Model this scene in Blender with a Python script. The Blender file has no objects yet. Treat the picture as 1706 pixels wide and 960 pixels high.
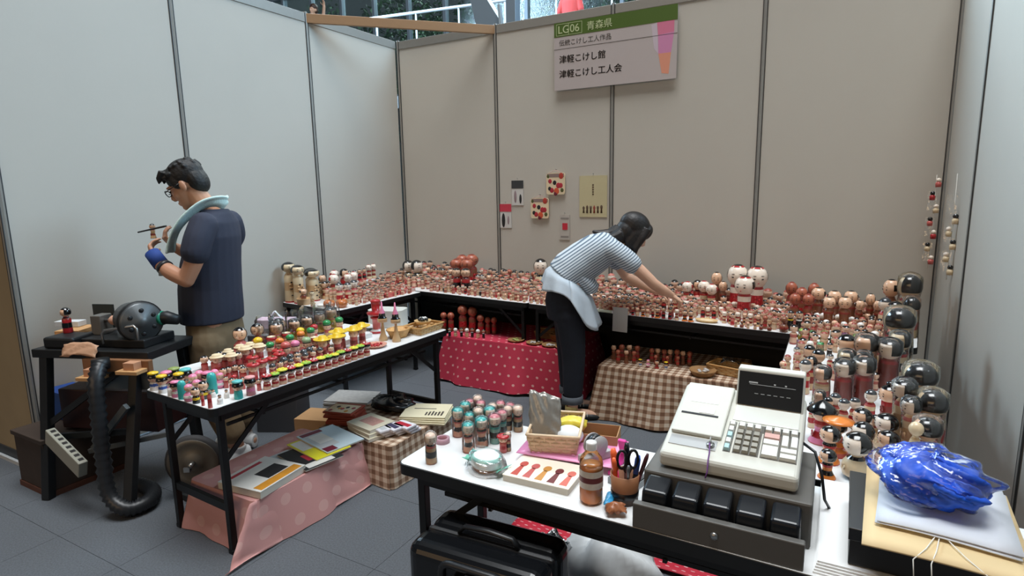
import bpy, math, random
from mathutils import Matrix, Vector, Euler
PI = math.pi
random.seed(7)
sc = bpy.context.scene
col = sc.collection
# ------------------------------------------------------------------ camera
cam_d = bpy.data.cameras.new('camera'); cam = bpy.data.objects.new('camera', cam_d); col.objects.link(cam)
CAM = Vector((3.966, -4.873, 1.577))
yaw, pit, roll = .5052, .1674, -.0182
fw = Vector((-math.sin(yaw)*math.cos(pit), math.cos(yaw)*math.cos(pit), -math.sin(pit)))
rt = Vector((math.cos(yaw), math.sin(yaw), 0)); up = rt.cross(fw)
rt2 = rt*math.cos(roll)+up*math.sin(roll); up2 = up*math.cos(roll)-rt*math.sin(roll)
cam.matrix_world = Matrix(((rt2.x, up2.x, -fw.x, CAM.x), (rt2.y, up2.y, -fw.y, CAM.y), (rt2.z, up2.z, -fw.z, CAM.z), (0, 0, 0, 1)))
cam_d.sensor_width = 36; cam_d.lens = 974.94/1706*36; cam_d.clip_start = .05; cam_d.clip_end = 200
sc.camera = cam
# ------------------------------------------------------------------ light
def lin(c): return tuple(((v/255)/12.92 if v/255 <= .04045 else ((v/255+.055)/1.055)**2.4) for v in c[:3])+(1,)
w = bpy.data.worlds.new('hall_daylight'); sc.world = w; w.use_nodes = True
bg = w.node_tree.nodes['Background']; bg.inputs[0].default_value = (.78, .88, 1.0, 1); bg.inputs[1].default_value = .06
def area(name, loc, target, sx, sy, power, colr):
    d = bpy.data.lights.new(name, 'AREA'); d.shape = 'RECTANGLE'; d.size = sx; d.size_y = sy; d.energy = power; d.color = colr
    o = bpy.data.objects.new(name, d); col.objects.link(o); o.location = loc
    o.rotation_euler = (Vector(target)-Vector(loc)).to_track_quat('-Z', 'Y').to_euler(); return o
area('glass_roof_daylight', (3.3, -3.4, 15.0), (3.3, -3.4, 0), 9, 6, 2500, (.95, .98, 1.0))
area('glass_wall_daylight_right', (10.5, 2.4, 7.6), (0, -2.4, 1.2), 5, 4, 1100, (.54, .79, 1.0))
area('glass_wall_daylight_left', (-6.5, 2.4, 6.9), (4.6, -2.4, 1.0), 5, 4, 1750, (.58, .81, 1.0))
area('hall_warm_light', (1.6, -11.0, 3.6), (2.4, 0, 1.4), 7, 2.5, 115, (1.0, .66, .36))
area('sky_over_the_garden', (-4, 18, 15), (-6, 12.5, 4), 16, 6, 5500, (.9, .97, 1.0))
vs = sc.view_settings; vs.view_transform = 'Standard'; vs.look = 'None'; vs.gamma = 1; vs.use_curve_mapping = False; vs.exposure = 0.0
# ------------------------------------------------------------------ materials
MATS = {}
def M(name, rgb, rough=.55, metal=0.0, noise=0.0, nscale=30.0, bump=0.0, bscale=200.0, emit=0.0, coat=0.0, trans=0.0):
    """plain principled material with a little procedural colour variation and relief"""
    if name in MATS: return MATS[name]
    m = bpy.data.materials.new(name); m.use_nodes = True; nt = m.node_tree; b = nt.nodes['Principled BSDF']
    c = lin(rgb); b.inputs['Base Color'].default_value = c; b.inputs['Roughness'].default_value = rough; b.inputs['Metallic'].default_value = metal
    if coat: b.inputs['Coat Weight'].default_value = coat; b.inputs['Coat Roughness'].default_value = .15
    if trans: b.inputs['Transmission Weight'].default_value = trans
    if emit: b.inputs['Emission Color'].default_value = c; b.inputs['Emission Strength'].default_value = emit
    if noise or bump:
        tc = nt.nodes.new('ShaderNodeTexCoord')
    if noise:
        n = nt.nodes.new('ShaderNodeTexNoise'); n.inputs['Scale'].default_value = nscale; n.inputs['Detail'].default_value = 4
        nt.links.new(tc.outputs['Object'], n.inputs['Vector'])
        mx = nt.nodes.new('ShaderNodeMix'); mx.data_type = 'RGBA'; nt.links.new(n.outputs['Fac'], mx.inputs['Factor'])
        mx.inputs['A'].default_value = tuple(min(1, v*(1-noise)) for v in c[:3])+(1,); mx.inputs['B'].default_value = tuple(min(1, v*(1+noise)) for v in c[:3])+(1,)
        nt.links.new(mx.outputs['Result'], b.inputs['Base Color'])
    if bump:
        n2 = nt.nodes.new('ShaderNodeTexNoise'); n2.inputs['Scale'].default_value = bscale; nt.links.new(tc.outputs['Object'], n2.inputs['Vector'])
        bp = nt.nodes.new('ShaderNodeBump'); bp.inputs['Strength'].default_value = bump; bp.inputs['Distance'].default_value = .004
        nt.links.new(n2.outputs['Fac'], bp.inputs['Height']); nt.links.new(bp.outputs['Normal'], b.inputs['Normal'])
    MATS[name] = m; return m
def nodemat(name, build, rough=.6):
    """material whose colour comes from build(nt, uv_output) -> colour socket"""
    if name in MATS: return MATS[name]
    m = bpy.data.materials.new(name); m.use_nodes = True; nt = m.node_tree; b = nt.nodes['Principled BSDF']; b.inputs['Roughness'].default_value = rough
    tc = nt.nodes.new('ShaderNodeTexCoord'); nt.links.new(build(nt, tc), b.inputs['Base Color']); MATS[name] = m; return m
def mathn(nt, op, a, b=None, c=None):
    n = nt.nodes.new('ShaderNodeMath'); n.operation = op
    for i, v in enumerate((a, b, c)):
        if v is None: continue
        if isinstance(v, (int, float)): n.inputs[i].default_value = v
        else: nt.links.new(v, n.inputs[i])
    return n.outputs[0]
def mixn(nt, f, a, b):
    n = nt.nodes.new('ShaderNodeMix'); n.data_type = 'RGBA'
    if isinstance(f, (int, float)): n.inputs['Factor'].default_value = f
    else: nt.links.new(f, n.inputs['Factor'])
    for s, v in (('A', a), ('B', b)):
        if isinstance(v, tuple): n.inputs[s].default_value = v
        else: nt.links.new(v, n.inputs[s])
    return n.outputs['Result']
def sepn(nt, v):
    n = nt.nodes.new('ShaderNodeSeparateXYZ'); nt.links.new(v, n.inputs[0]); return n.outputs
def polka(name, base, dot, pitch, r, fade=.75):
    def f(nt, tc):
        o = sepn(nt, tc.outputs['UV'])
        u = mathn(nt, 'DIVIDE', o[0], pitch); v = mathn(nt, 'DIVIDE', o[1], pitch)
        row = mathn(nt, 'MULTIPLY', mathn(nt, 'MODULO', mathn(nt, 'FLOOR', v), 2), .5)
        fu = mathn(nt, 'SUBTRACT', mathn(nt, 'FRACT', mathn(nt, 'ADD', u, row)), .5); fv = mathn(nt, 'SUBTRACT', mathn(nt, 'FRACT', v), .5)
        d = mathn(nt, 'SQRT', mathn(nt, 'ADD', mathn(nt, 'MULTIPLY', fu, fu), mathn(nt, 'MULTIPLY', fv, fv)))
        return mixn(nt, mathn(nt, 'MULTIPLY', mathn(nt, 'LESS_THAN', d, r), fade), lin(base), lin(dot))
    return nodemat(name, f, .7)
def gingham(name, dark, mid, light, pitch):
    def f(nt, tc):
        o = sepn(nt, tc.outputs['UV'])
        a = mathn(nt, 'LESS_THAN', mathn(nt, 'FRACT', mathn(nt, 'DIVIDE', o[0], pitch)), .5); b = mathn(nt, 'LESS_THAN', mathn(nt, 'FRACT', mathn(nt, 'DIVIDE', o[1], pitch)), .5)
        s = mathn(nt, 'ADD', a, b)
        c1 = mixn(nt, mathn(nt, 'GREATER_THAN', s, .5), lin(light), lin(mid)); return mixn(nt, mathn(nt, 'GREATER_THAN', s, 1.5), c1, lin(dark))
    return nodemat(name, f, .8)
def clear_plastic(name, gloss=.18, tint=(1, 1, 1, 1)):
    if name in MATS: return MATS[name]
    m = bpy.data.materials.new(name); m.use_nodes = True; nt = m.node_tree; nt.nodes.clear()
    o = nt.nodes.new('ShaderNodeOutputMaterial'); t = nt.nodes.new('ShaderNodeBsdfTransparent'); t.inputs[0].default_value = tint
    g = nt.nodes.new('ShaderNodeBsdfGlossy'); g.inputs['Roughness'].default_value = .18; g.inputs['Color'].default_value = (.95, .98, 1, 1)
    lw = nt.nodes.new('ShaderNodeFresnel'); lw.inputs[0].default_value = 1.33
    nz = nt.nodes.new('ShaderNodeTexNoise'); nz.inputs['Scale'].default_value = 35; bp = nt.nodes.new('ShaderNodeBump'); bp.inputs['Strength'].default_value = .6; bp.inputs['Distance'].default_value = .01
    tc = nt.nodes.new('ShaderNodeTexCoord'); nt.links.new(tc.outputs['Object'], nz.inputs['Vector']); nt.links.new(nz.outputs['Fac'], bp.inputs['Height']); nt.links.new(bp.outputs['Normal'], g.inputs['Normal'])
    f = mathn(nt, 'ADD', lw.outputs[0], gloss)
    mx = nt.nodes.new('ShaderNodeMixShader'); nt.links.new(f, mx.inputs[0]); nt.links.new(t.outputs[0], mx.inputs[1]); nt.links.new(g.outputs[0], mx.inputs[2]); nt.links.new(mx.outputs[0], o.inputs[0])
    MATS[name] = m; return m
# ------------------------------------------------------------------ mesh helpers
class MB:
    def __init__(s): s.v = []; s.f = []; s.mi = []; s.sm = []; s.uv = {}; s.M = Matrix.Identity(4)
    def add(s, vs, fs, mi=0, sm=False, uvs=None):
        n = len(s.v)
        for p in vs: s.v.append(tuple(s.M @ Vector(p)))
        if uvs:
            for i, q in enumerate(uvs): s.uv[n+i] = q
        for k, f in enumerate(fs):
            s.f.append(tuple(n+i for i in f)); s.mi.append(mi[k] if isinstance(mi, (list, tuple)) else mi); s.sm.append(sm)
        return s
    def box(s, x0, x1, y0, y1, z0, z1, mi=0):
        vs = [(x, y, z) for z in (z0, z1) for y in (y0, y1) for x in (x0, x1)]
        return s.add(vs, [(0, 2, 3, 1), (4, 5, 7, 6), (0, 1, 5, 4), (2, 6, 7, 3), (0, 4, 6, 2), (1, 3, 7, 5)], mi)
    def cbox(s, c, sz, mi=0): return s.box(c[0]-sz[0]/2, c[0]+sz[0]/2, c[1]-sz[1]/2, c[1]+sz[1]/2, c[2]-sz[2]/2, c[2]+sz[2]/2, mi)
    def bar(s, a, b, wd, ht, mi=0, up=(0, 0, 1)):
        a = Vector(a); b = Vector(b); d = (b-a).normalized(); u = Vector(up)
        if abs(d.dot(u)) > .98: u = Vector((1, 0, 0))
        sd = d.cross(u).normalized(); u = sd.cross(d)
        vs = [p+sd*wd/2*i+u*ht/2*j for p in (a, b) for j in (-1, 1) for i in (-1, 1)]
        return s.add(vs, [(0, 1, 3, 2), (4, 6, 7, 5), (0, 4, 5, 1), (2, 3, 7, 6), (0, 2, 6, 4), (1, 5, 7, 3)], mi)
    def tube(s, pts, r, seg=8, mi=0, caps=True, ell=1.0):
        pts = [Vector(p) for p in pts]; n = len(pts); rs = r if isinstance(r, (list, tuple)) else [r]*n
        t0 = (pts[1]-pts[0]).normalized(); u = Vector((0, 0, 1)) if abs(t0.z) < .9 else Vector((1, 0, 0)); sd = t0.cross(u).normalized()
        vs = []
        for i in range(n):
            t = (pts[min(i+1, n-1)]-pts[max(i-1, 0)]).normalized(); sd = (sd-t*sd.dot(t)).normalized(); nn = t.cross(sd)
            for k in range(seg):
                a = 2*PI*k/seg; vs.append(pts[i]+sd*math.cos(a)*rs[i]+nn*math.sin(a)*rs[i]*ell)
        fs = [(i*seg+k, i*seg+(k+1) % seg, (i+1)*seg+(k+1) % seg, (i+1)*seg+k) for i in range(n-1) for k in range(seg)]
        if caps: fs += [tuple(range(seg))[::-1], tuple((n-1)*seg+k for k in range(seg))]
        return s.add(vs, fs, mi, True)
    def lathe(s, prof, seg=16, mi=0, c=(0, 0, 0), ell=1.0, cap=True):
        vs = []; n = len(prof)
        for (r, z) in prof:
            for k in range(seg):
                a = 2*PI*k/seg; vs.append((c[0]+r*math.cos(a), c[1]+r*math.sin(a)*ell, c[2]+z))
        fs = []; ml = []
        for i in range(n-1):
            for k in range(seg):
                fs.append((i*seg+k, i*seg+(k+1) % seg, (i+1)*seg+(k+1) % seg, (i+1)*seg+k)); ml.append(mi[i] if isinstance(mi, (list, tuple)) else mi)
        if cap:
            fs += [tuple(range(seg))[::-1], tuple((n-1)*seg+k for k in range(seg))]; ml += [ml[0], ml[-1]]
        return s.add(vs, fs, ml, True)
    def ell(s, c, r, seg=16, rings=10, mi=0, sel=None):
        vs = []; fs = []; ml = []
        for i in range(rings+1):
            t = PI*i/rings
            for k in range(seg):
                a = 2*PI*k/seg; vs.append((c[0]+r[0]*math.sin(t)*math.cos(a), c[1]+r[1]*math.sin(t)*math.sin(a), c[2]-r[2]*math.cos(t)))
        for i in range(rings):
            for k in range(seg):
                if sel and not sel((i+.5)/rings, (k+.5)/seg): continue
                fs.append((i*seg+k, i*seg+(k+1) % seg, (i+1)*seg+(k+1) % seg, (i+1)*seg+k))
        return s.add(vs, fs, mi, True)
    def grid(s, nu, nv, fn, mi=0, sm=True, uv=None, closed=False):
        vs = [fn(i/nu, j/nv) for j in range(nv+1) for i in range(nu+1)]
        uvs = [uv(i/nu, j/nv) if uv else (i/nu, j/nv) for j in range(nv+1) for i in range(nu+1)]
        fs = [(j*(nu+1)+i, j*(nu+1)+i+1, (j+1)*(nu+1)+i+1, (j+1)*(nu+1)+i) for j in range(nv) for i in range(nu)]
        return s.add(vs, fs, mi, sm, uvs)
    def loft(s, rings, mi=0, seg=16):
        """rings: (centre, x axis, y axis, rx, ry)"""
        vs = []
        for c, ax, ay, rx, ry in rings:
            c = Vector(c); ax = Vector(ax); ay = Vector(ay)
            for k in range(seg):
                a = 2*PI*k/seg; vs.append(c+ax*math.cos(a)*rx+ay*math.sin(a)*ry)
        n = len(rings)
        fs = [(i*seg+k, i*seg+(k+1) % seg, (i+1)*seg+(k+1) % seg, (i+1)*seg+k) for i in range(n-1) for k in range(seg)]
        fs += [tuple(range(seg))[::-1], tuple((n-1)*seg+k for k in range(seg))]
        return s.add(vs, fs, mi, True)
    def mesh(s, name, mats):
        me = bpy.data.meshes.new(name); me.from_pydata(s.v, [], s.f)
        for m in (mats if isinstance(mats, (list, tuple)) else [mats]): me.materials.append(m)
        me.polygons.foreach_set('material_index', s.mi); me.polygons.foreach_set('use_smooth', s.sm)
        if s.uv:
            ul = me.uv_layers.new(name='UVMap')
            for lp in me.loops: ul.data[lp.index].uv = s.uv.get(lp.vertex_index, (0, 0))
        me.update(); return me
    def build(s, name, mats, parent=None, loc=(0, 0, 0), rotz=0.0, bevel=0, solid=0, sub=0, rot=None, bseg=2):
        o = bpy.data.objects.new(name, s.mesh(name, mats)); col.objects.link(o); o.location = loc
        o.rotation_euler = rot if rot else (0, 0, rotz)
        if parent: o.parent = parent
        if solid: md = o.modifiers.new('thickness', 'SOLIDIFY'); md.thickness = solid; md.offset = 0
        if bevel: md = o.modifiers.new('edge', 'BEVEL'); md.width = bevel; md.segments = bseg; md.limit_method = 'ANGLE'
        if sub: md = o.modifiers.new('smooth', 'SUBSURF'); md.levels = sub; md.render_levels = sub
        return o
def B(): return MB()
def tag(o, label, cat, group=None, kind=None):
    if label: o['label'] = label
    if cat: o['category'] = cat
    if group: o['group'] = group
    if kind: o['kind'] = kind
    return o
def thing(name, label, cat, loc=(0, 0, 0), rotz=0, group=None, kind=None):
    o = bpy.data.objects.new(name, None); col.objects.link(o); o.location = loc; o.rotation_euler = (0, 0, rotz); o.empty_display_size = .05
    return tag(o, label, cat, group, kind)
def struct(name):
    o = bpy.data.objects.new(name, None); col.objects.link(o); o['kind'] = 'structure'; return o
def inst(src, name, parent, loc=(0, 0, 0), rot=(0, 0, 0), scale=(1, 1, 1)):
    o = bpy.data.objects.new(name, src); col.objects.link(o); o.location = loc; o.rotation_euler = rot; o.scale = scale
    if parent: o.parent = parent
    return o
def text(body, size, loc, rot, m, parent, name='lettering', ext=.0005, sx=1.0):
    c = bpy.data.curves.new(name, 'FONT'); c.body = body; c.size = size; c.extrude = ext; c.materials.append(m)
    f = bpy.data.objects.new(name, c); col.objects.link(f); dg = bpy.context.evaluated_depsgraph_get()
    me = bpy.data.meshes.new_from_object(f.evaluated_get(dg)); bpy.data.objects.remove(f)
    o = bpy.data.objects.new(name, me); col.objects.link(o); o.location = loc; o.rotation_euler = rot; o.scale = (sx, 1, 1)
    if parent: o.parent = parent
    return o
def ordinal(n):
    W = ['zeroth', 'first', 'second', 'third', 'fourth', 'fifth', 'sixth', 'seventh', 'eighth', 'ninth', 'tenth', 'eleventh', 'twelfth', 'thirteenth', 'fourteenth', 'fifteenth', 'sixteenth', 'seventeenth', 'eighteenth', 'nineteenth', 'twentieth']
    return W[n] if n < len(W) else {1: '%dst', 2: '%dnd', 3: '%drd'}.get(n % 10 if n % 100 not in (11, 12, 13) else 0, '%dth') % n
# ================================================================== the place
TT = .70                                     # height of the folding tables
white_panel = M('panel_white', (192, 187, 177), .6, noise=.03, nscale=3, bump=.05, bscale=60)
alu = M('aluminium', (150, 148, 142), .45, .25, noise=.05)
alu_dark = M('aluminium_groove', (70, 72, 74), .5, .6)
raw_wood = M('raw_board', (158, 140, 108), .7, noise=.12, nscale=6)
# floor of carpet tiles
fl = struct('floor')
carpet = M('carpet_grey', (90, 95, 101), .95, noise=.5, nscale=130, bump=.5, bscale=420)
seam = M('carpet_backing', (34, 36, 38), .95)
B().box(-4, 8, -8, 3, -.05, -.006).build('underlay', seam, fl)
tm = B().box(-.2491, .2491, -.2491, .2491, -.006, 0).mesh('carpet_tile', carpet)
for i in range(13):
    for j in range(12): inst(tm, 'carpet_tile', fl, (-.9+i*.5, -4.95+j*.5, 0))
H = 3.045; RB = .075
pm = {}
def wall(name, a, b, posts, inward, mat_in=white_panel, rail=True, skip_post=()):
    """panel wall along the line a-b; posts are distances along it; inward = side the booth is on"""
    r = struct(name); a = Vector(a); b = Vector(b); d = (b-a).normalized(); n = Vector(inward)
    ang = math.atan2(d.y, d.x); Rm = Matrix.Rotation(ang, 4, 'Z')
    for k in range(len(posts)-1):
        p0, p1 = posts[k], posts[k+1]; c = a+d*((p0+p1)/2); L = p1-p0-.036
        m = B().box(-L/2, L/2, -.009, .009, .07, H-RB+.005)
        m.build('panel', mat_in, r, (c.x, c.y, 0), ang)
        for z0, z1 in ((H-RB, H), (.015, .08)):
            B().box(-L/2, L/2, -.016, .016, z0, z1).build('rail', alu, r, (c.x, c.y, 0), ang, bevel=.003)
    for k, p in enumerate(posts):
        if k in skip_post: continue
        c = a+d*p; m = B()
        m.lathe([(.019, 0), (.019, H+.01)], 8, 0)
        for q in range(4):
            t = q*PI/2+PI/4; e = Vector((math.cos(t), math.sin(t), 0))
            m.bar(e*.0195+Vector((0, 0, .01)), e*.0195+Vector((0, 0, H)), .006, .004, 1)
        o = m.build('post', [alu, alu_dark], r, (c.x, c.y, 0), ang)
        for pl in o.data.polygons: pl.use_smooth = False
    return r
wall('wall_back', (0, 0, 0), (4.6, 0, 0), (.02, 1.146, 2.266, 3.422, 4.59), (0, -1, 0))
wall('wall_left', (0, 0, 0), (0, -3.4, 0), (.02, 1.163, 2.326, 3.40), (1, 0, 0), skip_post=(0,))
wall('wall_right', (4.6, 0, 0), (4.6, -3.6, 0), (.02, .97, 2.33, 3.55), (-1, 0, 0), skip_post=(0,))
wing = struct('wall_outside')
B().box(-2.4, -.025, -3.412, -3.394, .07, H-.07).build('panel', raw_wood, wing)
B().box(-2.4, -.025, -3.42, -3.388, .02, .075).build('rail', alu_dark, wing)
B().box(-2.4, -.02, -3.44, -3.424, 0, .022).build('base_strip', M('strip_white', (196, 200, 202), .5), wing)
# diagonal brace across the corner, and the short flat rail end
tr = B().bar((.0, -1.163, H-.04), (1.146, 0, H-.04), .03, .075).build('trim_1', M('brace_brown', (158, 122, 88), .5, .1, noise=.06), bevel=.003); tr['kind'] = 'structure'
# ------------------------------------------------------------------ folding tables
lam = M('laminate_white', (226, 228, 228), .35, noise=.02, nscale=4)
blk = M('black_edge', (16, 17, 18), .45, noise=.15)
blk_metal = M('black_steel', (20, 22, 24), .42, .3, noise=.2)
def rounded_rect(x0, x1, y0, y1, r, n=5):
    pts = []
    for cx_, cy_, a0 in ((x1-r, y0+r, -PI/2), (x1-r, y1-r, 0), (x0+r, y1-r, PI/2), (x0+r, y0+r, PI)):
        for i in range(n+1):
            a = a0+PI/2*i/n; pts.append((cx_+r*math.cos(a), cy_+r*math.sin(a)))
    return pts
def slab(m, pts, z0, z1, mi=0, mtop=None):
    n = len(pts); m.add([(x, y, z0) for x, y in pts]+[(x, y, z1) for x, y in pts], [tuple(range(n))[::-1]]+[(i, (i+1) % n, n+(i+1) % n, n+i) for i in range(n)], mi)
    m.add([(x, y, z1) for x, y in pts], [tuple(range(n))], mi if mtop is None else mtop)
    return m
def folding_table(label, loc, ang, L, D, screen=False, shelf=True, zt=TT):
    t = thing('folding_table', label, 'table', (loc[0], loc[1], 0), ang, 'folding tables of the stall')
    slab(B(), rounded_rect(.004, L-.004, .004, D-.004, .026), zt-.012, zt).build('table_top', lam, t)
    slab(B(), rounded_rect(0, L, 0, D, .03), zt-.036, zt-.0015).build('edge_band', blk, t)
    for ya in (.035, D-.06): B().box(.06, L-.06, ya, ya+.025, zt-.075, zt-.036).build('apron_rail', blk_metal, t)
    for xs in (.065, L-.065):
        for ys in (.055, D-.055):
            B().box(xs-.014, xs+.014, ys-.014, ys+.014, .012, zt-.036).box(xs-.016, xs+.016, ys-.016, ys+.016, 0, .02).build('leg', blk_metal, t, bevel=.002)
        B().box(xs-.01, xs+.01, .055, D-.055, .20, .235).build('stretcher', blk_metal, t)
        B().box(xs-.01, xs+.01, .055, D-.055, zt-.09, zt-.06).build('stretcher', blk_metal, t)
        sg = 1 if xs < L/2 else -1
        for ys in (.055, D-.055):
            B().bar((xs, ys, zt-.27), (xs+sg*.26, ys, zt-.05), .008, .022).build('brace', blk_metal, t)
    if shelf:
        for ys in (.10, D/2, D-.10): B().bar((.12, ys, zt-.125), (L-.12, ys, zt-.125), .01, .014).build('shelf_rod', blk_metal, t)
        for xs in (.3, L/2, L-.3):
            B().box(xs-.006, xs+.006, .09, D-.09, zt-.138, zt-.126).build('shelf_hanger', blk_metal, t)
    if screen: B().box(.03, L-.03, D-.028, D-.02, .05, zt-.04).build('added_dark_panel', M('black_board', (15, 15, 16), .7, noise=.2), t)  # black board added at the rear to darken the space under the table
    return t
A1 = math.atan2(-3.467+1.882, 1.762-1.841)   # long side of the doll table
# local x runs along the front edge, local y to the back
folding_table('white folding table full of small hat dolls beside the woodturning lathe', (1.762, -3.467), math.atan2(1.585, .079), 1.587, .53)
folding_table('white folding table carrying the cash register in the foreground', (2.756, -3.49), -.012, 1.72, .46)
BA = math.atan2(-.324, 2.97)
e = Vector((math.cos(BA), math.sin(BA), 0)); p0 = Vector((.82, -.80, 0))-e*.79
folding_table('long white folding table along the back wall, left half', (p0.x, p0.y), BA, 1.88, .74, True)
p1 = p0+e*1.885
folding_table('long white folding table along the back wall, right half behind the woman', (p1.x, p1.y), BA, 2.50, .74, True)
folding_table('white folding table of tall kokeshi along the left wall', (.742, -1.738), math.atan2(.93, .08), .92, .70, True)
folding_table('white folding table of large kokeshi along the right wall', (3.775, -3.005), 0, .545, 1.815, False)
# ------------------------------------------------------------------ kokeshi dolls
wood = M('doll_wood', (205, 168, 124), .32, noise=.08, nscale=9, coat=.4)
wood_p = M('doll_wood_pale', (222, 200, 164), .35, noise=.06, nscale=9, coat=.4)
wood_b = M('doll_wood_brown', (128, 78, 52), .35, noise=.12, nscale=9, coat=.4)
skin = M('doll_face', (226, 184, 152), .33, coat=.4)
skin_p = M('doll_face_white', (242, 228, 212), .33, coat=.4)
hairb = M('doll_hair_black', (14, 14, 16), .16, coat=.6)
red = M('doll_red', (176, 34, 40), .3, noise=.1, nscale=25, coat=.4)
dred = M('doll_red_brown', (138, 48, 40), .33, noise=.12, nscale=25, coat=.3)
pink = M('doll_pink', (226, 132, 168), .35, coat=.3)
rose = M('doll_rose', (198, 98, 92), .35, noise=.1, nscale=25, coat=.3)
teal = M('doll_teal', (52, 172, 168), .35, coat=.3)
green = M('doll_green', (40, 142, 76), .3, coat=.4)
lime = M('doll_lime', (140, 188, 60), .35, coat=.3)
yellow = M('doll_yellow', (226, 190, 36), .35, coat=.3)
orange = M('doll_orange', (224, 128, 46), .35, coat=.3)
whitep = M('doll_white', (232, 230, 226), .35, coat=.3)
cream = M('doll_cream', (224, 204, 168), .55)
purple = M('doll_purple', (120, 56, 110), .35, coat=.3)
blue = M('doll_blue', (60, 92, 170), .35, coat=.3)
navy = M('doll_navy', (34, 42, 70), .3, coat=.4)
grey = M('doll_dark_grey', (58, 60, 64), .14, coat=.6)
ink = M('doll_ink', (24, 20, 20), .5)
wrap = clear_plastic('doll_wrap', .02)
LIB = {}
def profile(kind):
    """body outline (r, z) for a doll of height 1, neck at z about .62"""
    return {'straight': [(.0, 0), (.155, 0), (.165, .02), (.16, .2), (.15, .4), (.155, .52), (.13, .58), (.09, .62), (.08, .66)],
            'waist': [(.0, 0), (.185, 0), (.19, .03), (.15, .2), (.12, .34), (.14, .48), (.15, .54), (.11, .6), (.08, .66)],
            'flare': [(.0, 0), (.27, 0), (.27, .03), (.2, .14), (.14, .28), (.15, .4), (.17, .48), (.12, .55), (.08, .6)],
            'round': [(.0, 0), (.16, 0), (.24, .08), (.27, .2), (.25, .34), (.18, .44), (.11, .5), (.09, .54)],
            'slim': [(.0, 0), (.1, 0), (.105, .03), (.1, .3), (.095, .5), (.1, .62), (.08, .68), (.055, .72), (.05, .75)],
            'peg': [(.0, 0), (.2, 0), (.21, .03), (.2, .22), (.19, .36), (.17, .42), (.12, .46), (.1, .5)],
            'skirt': [(.0, 0), (.3, 0), (.3, .025), (.24, .1), (.15, .2), (.2, .22), (.2, .245), (.12, .34), (.13, .44), (.09, .52)],
            'column': [(.0, 0), (.18, 0), (.19, .02), (.188, .2), (.182, .38), (.175, .5), (.16, .56), (.12, .6), (.1, .64)],
            'block': [(.0, 0), (.2, 0), (.205, .02), (.205, .3), (.2, .62), (.19, .78), (.17, .88), (.12, .96), (.0, 1.0)]}[kind]
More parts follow.
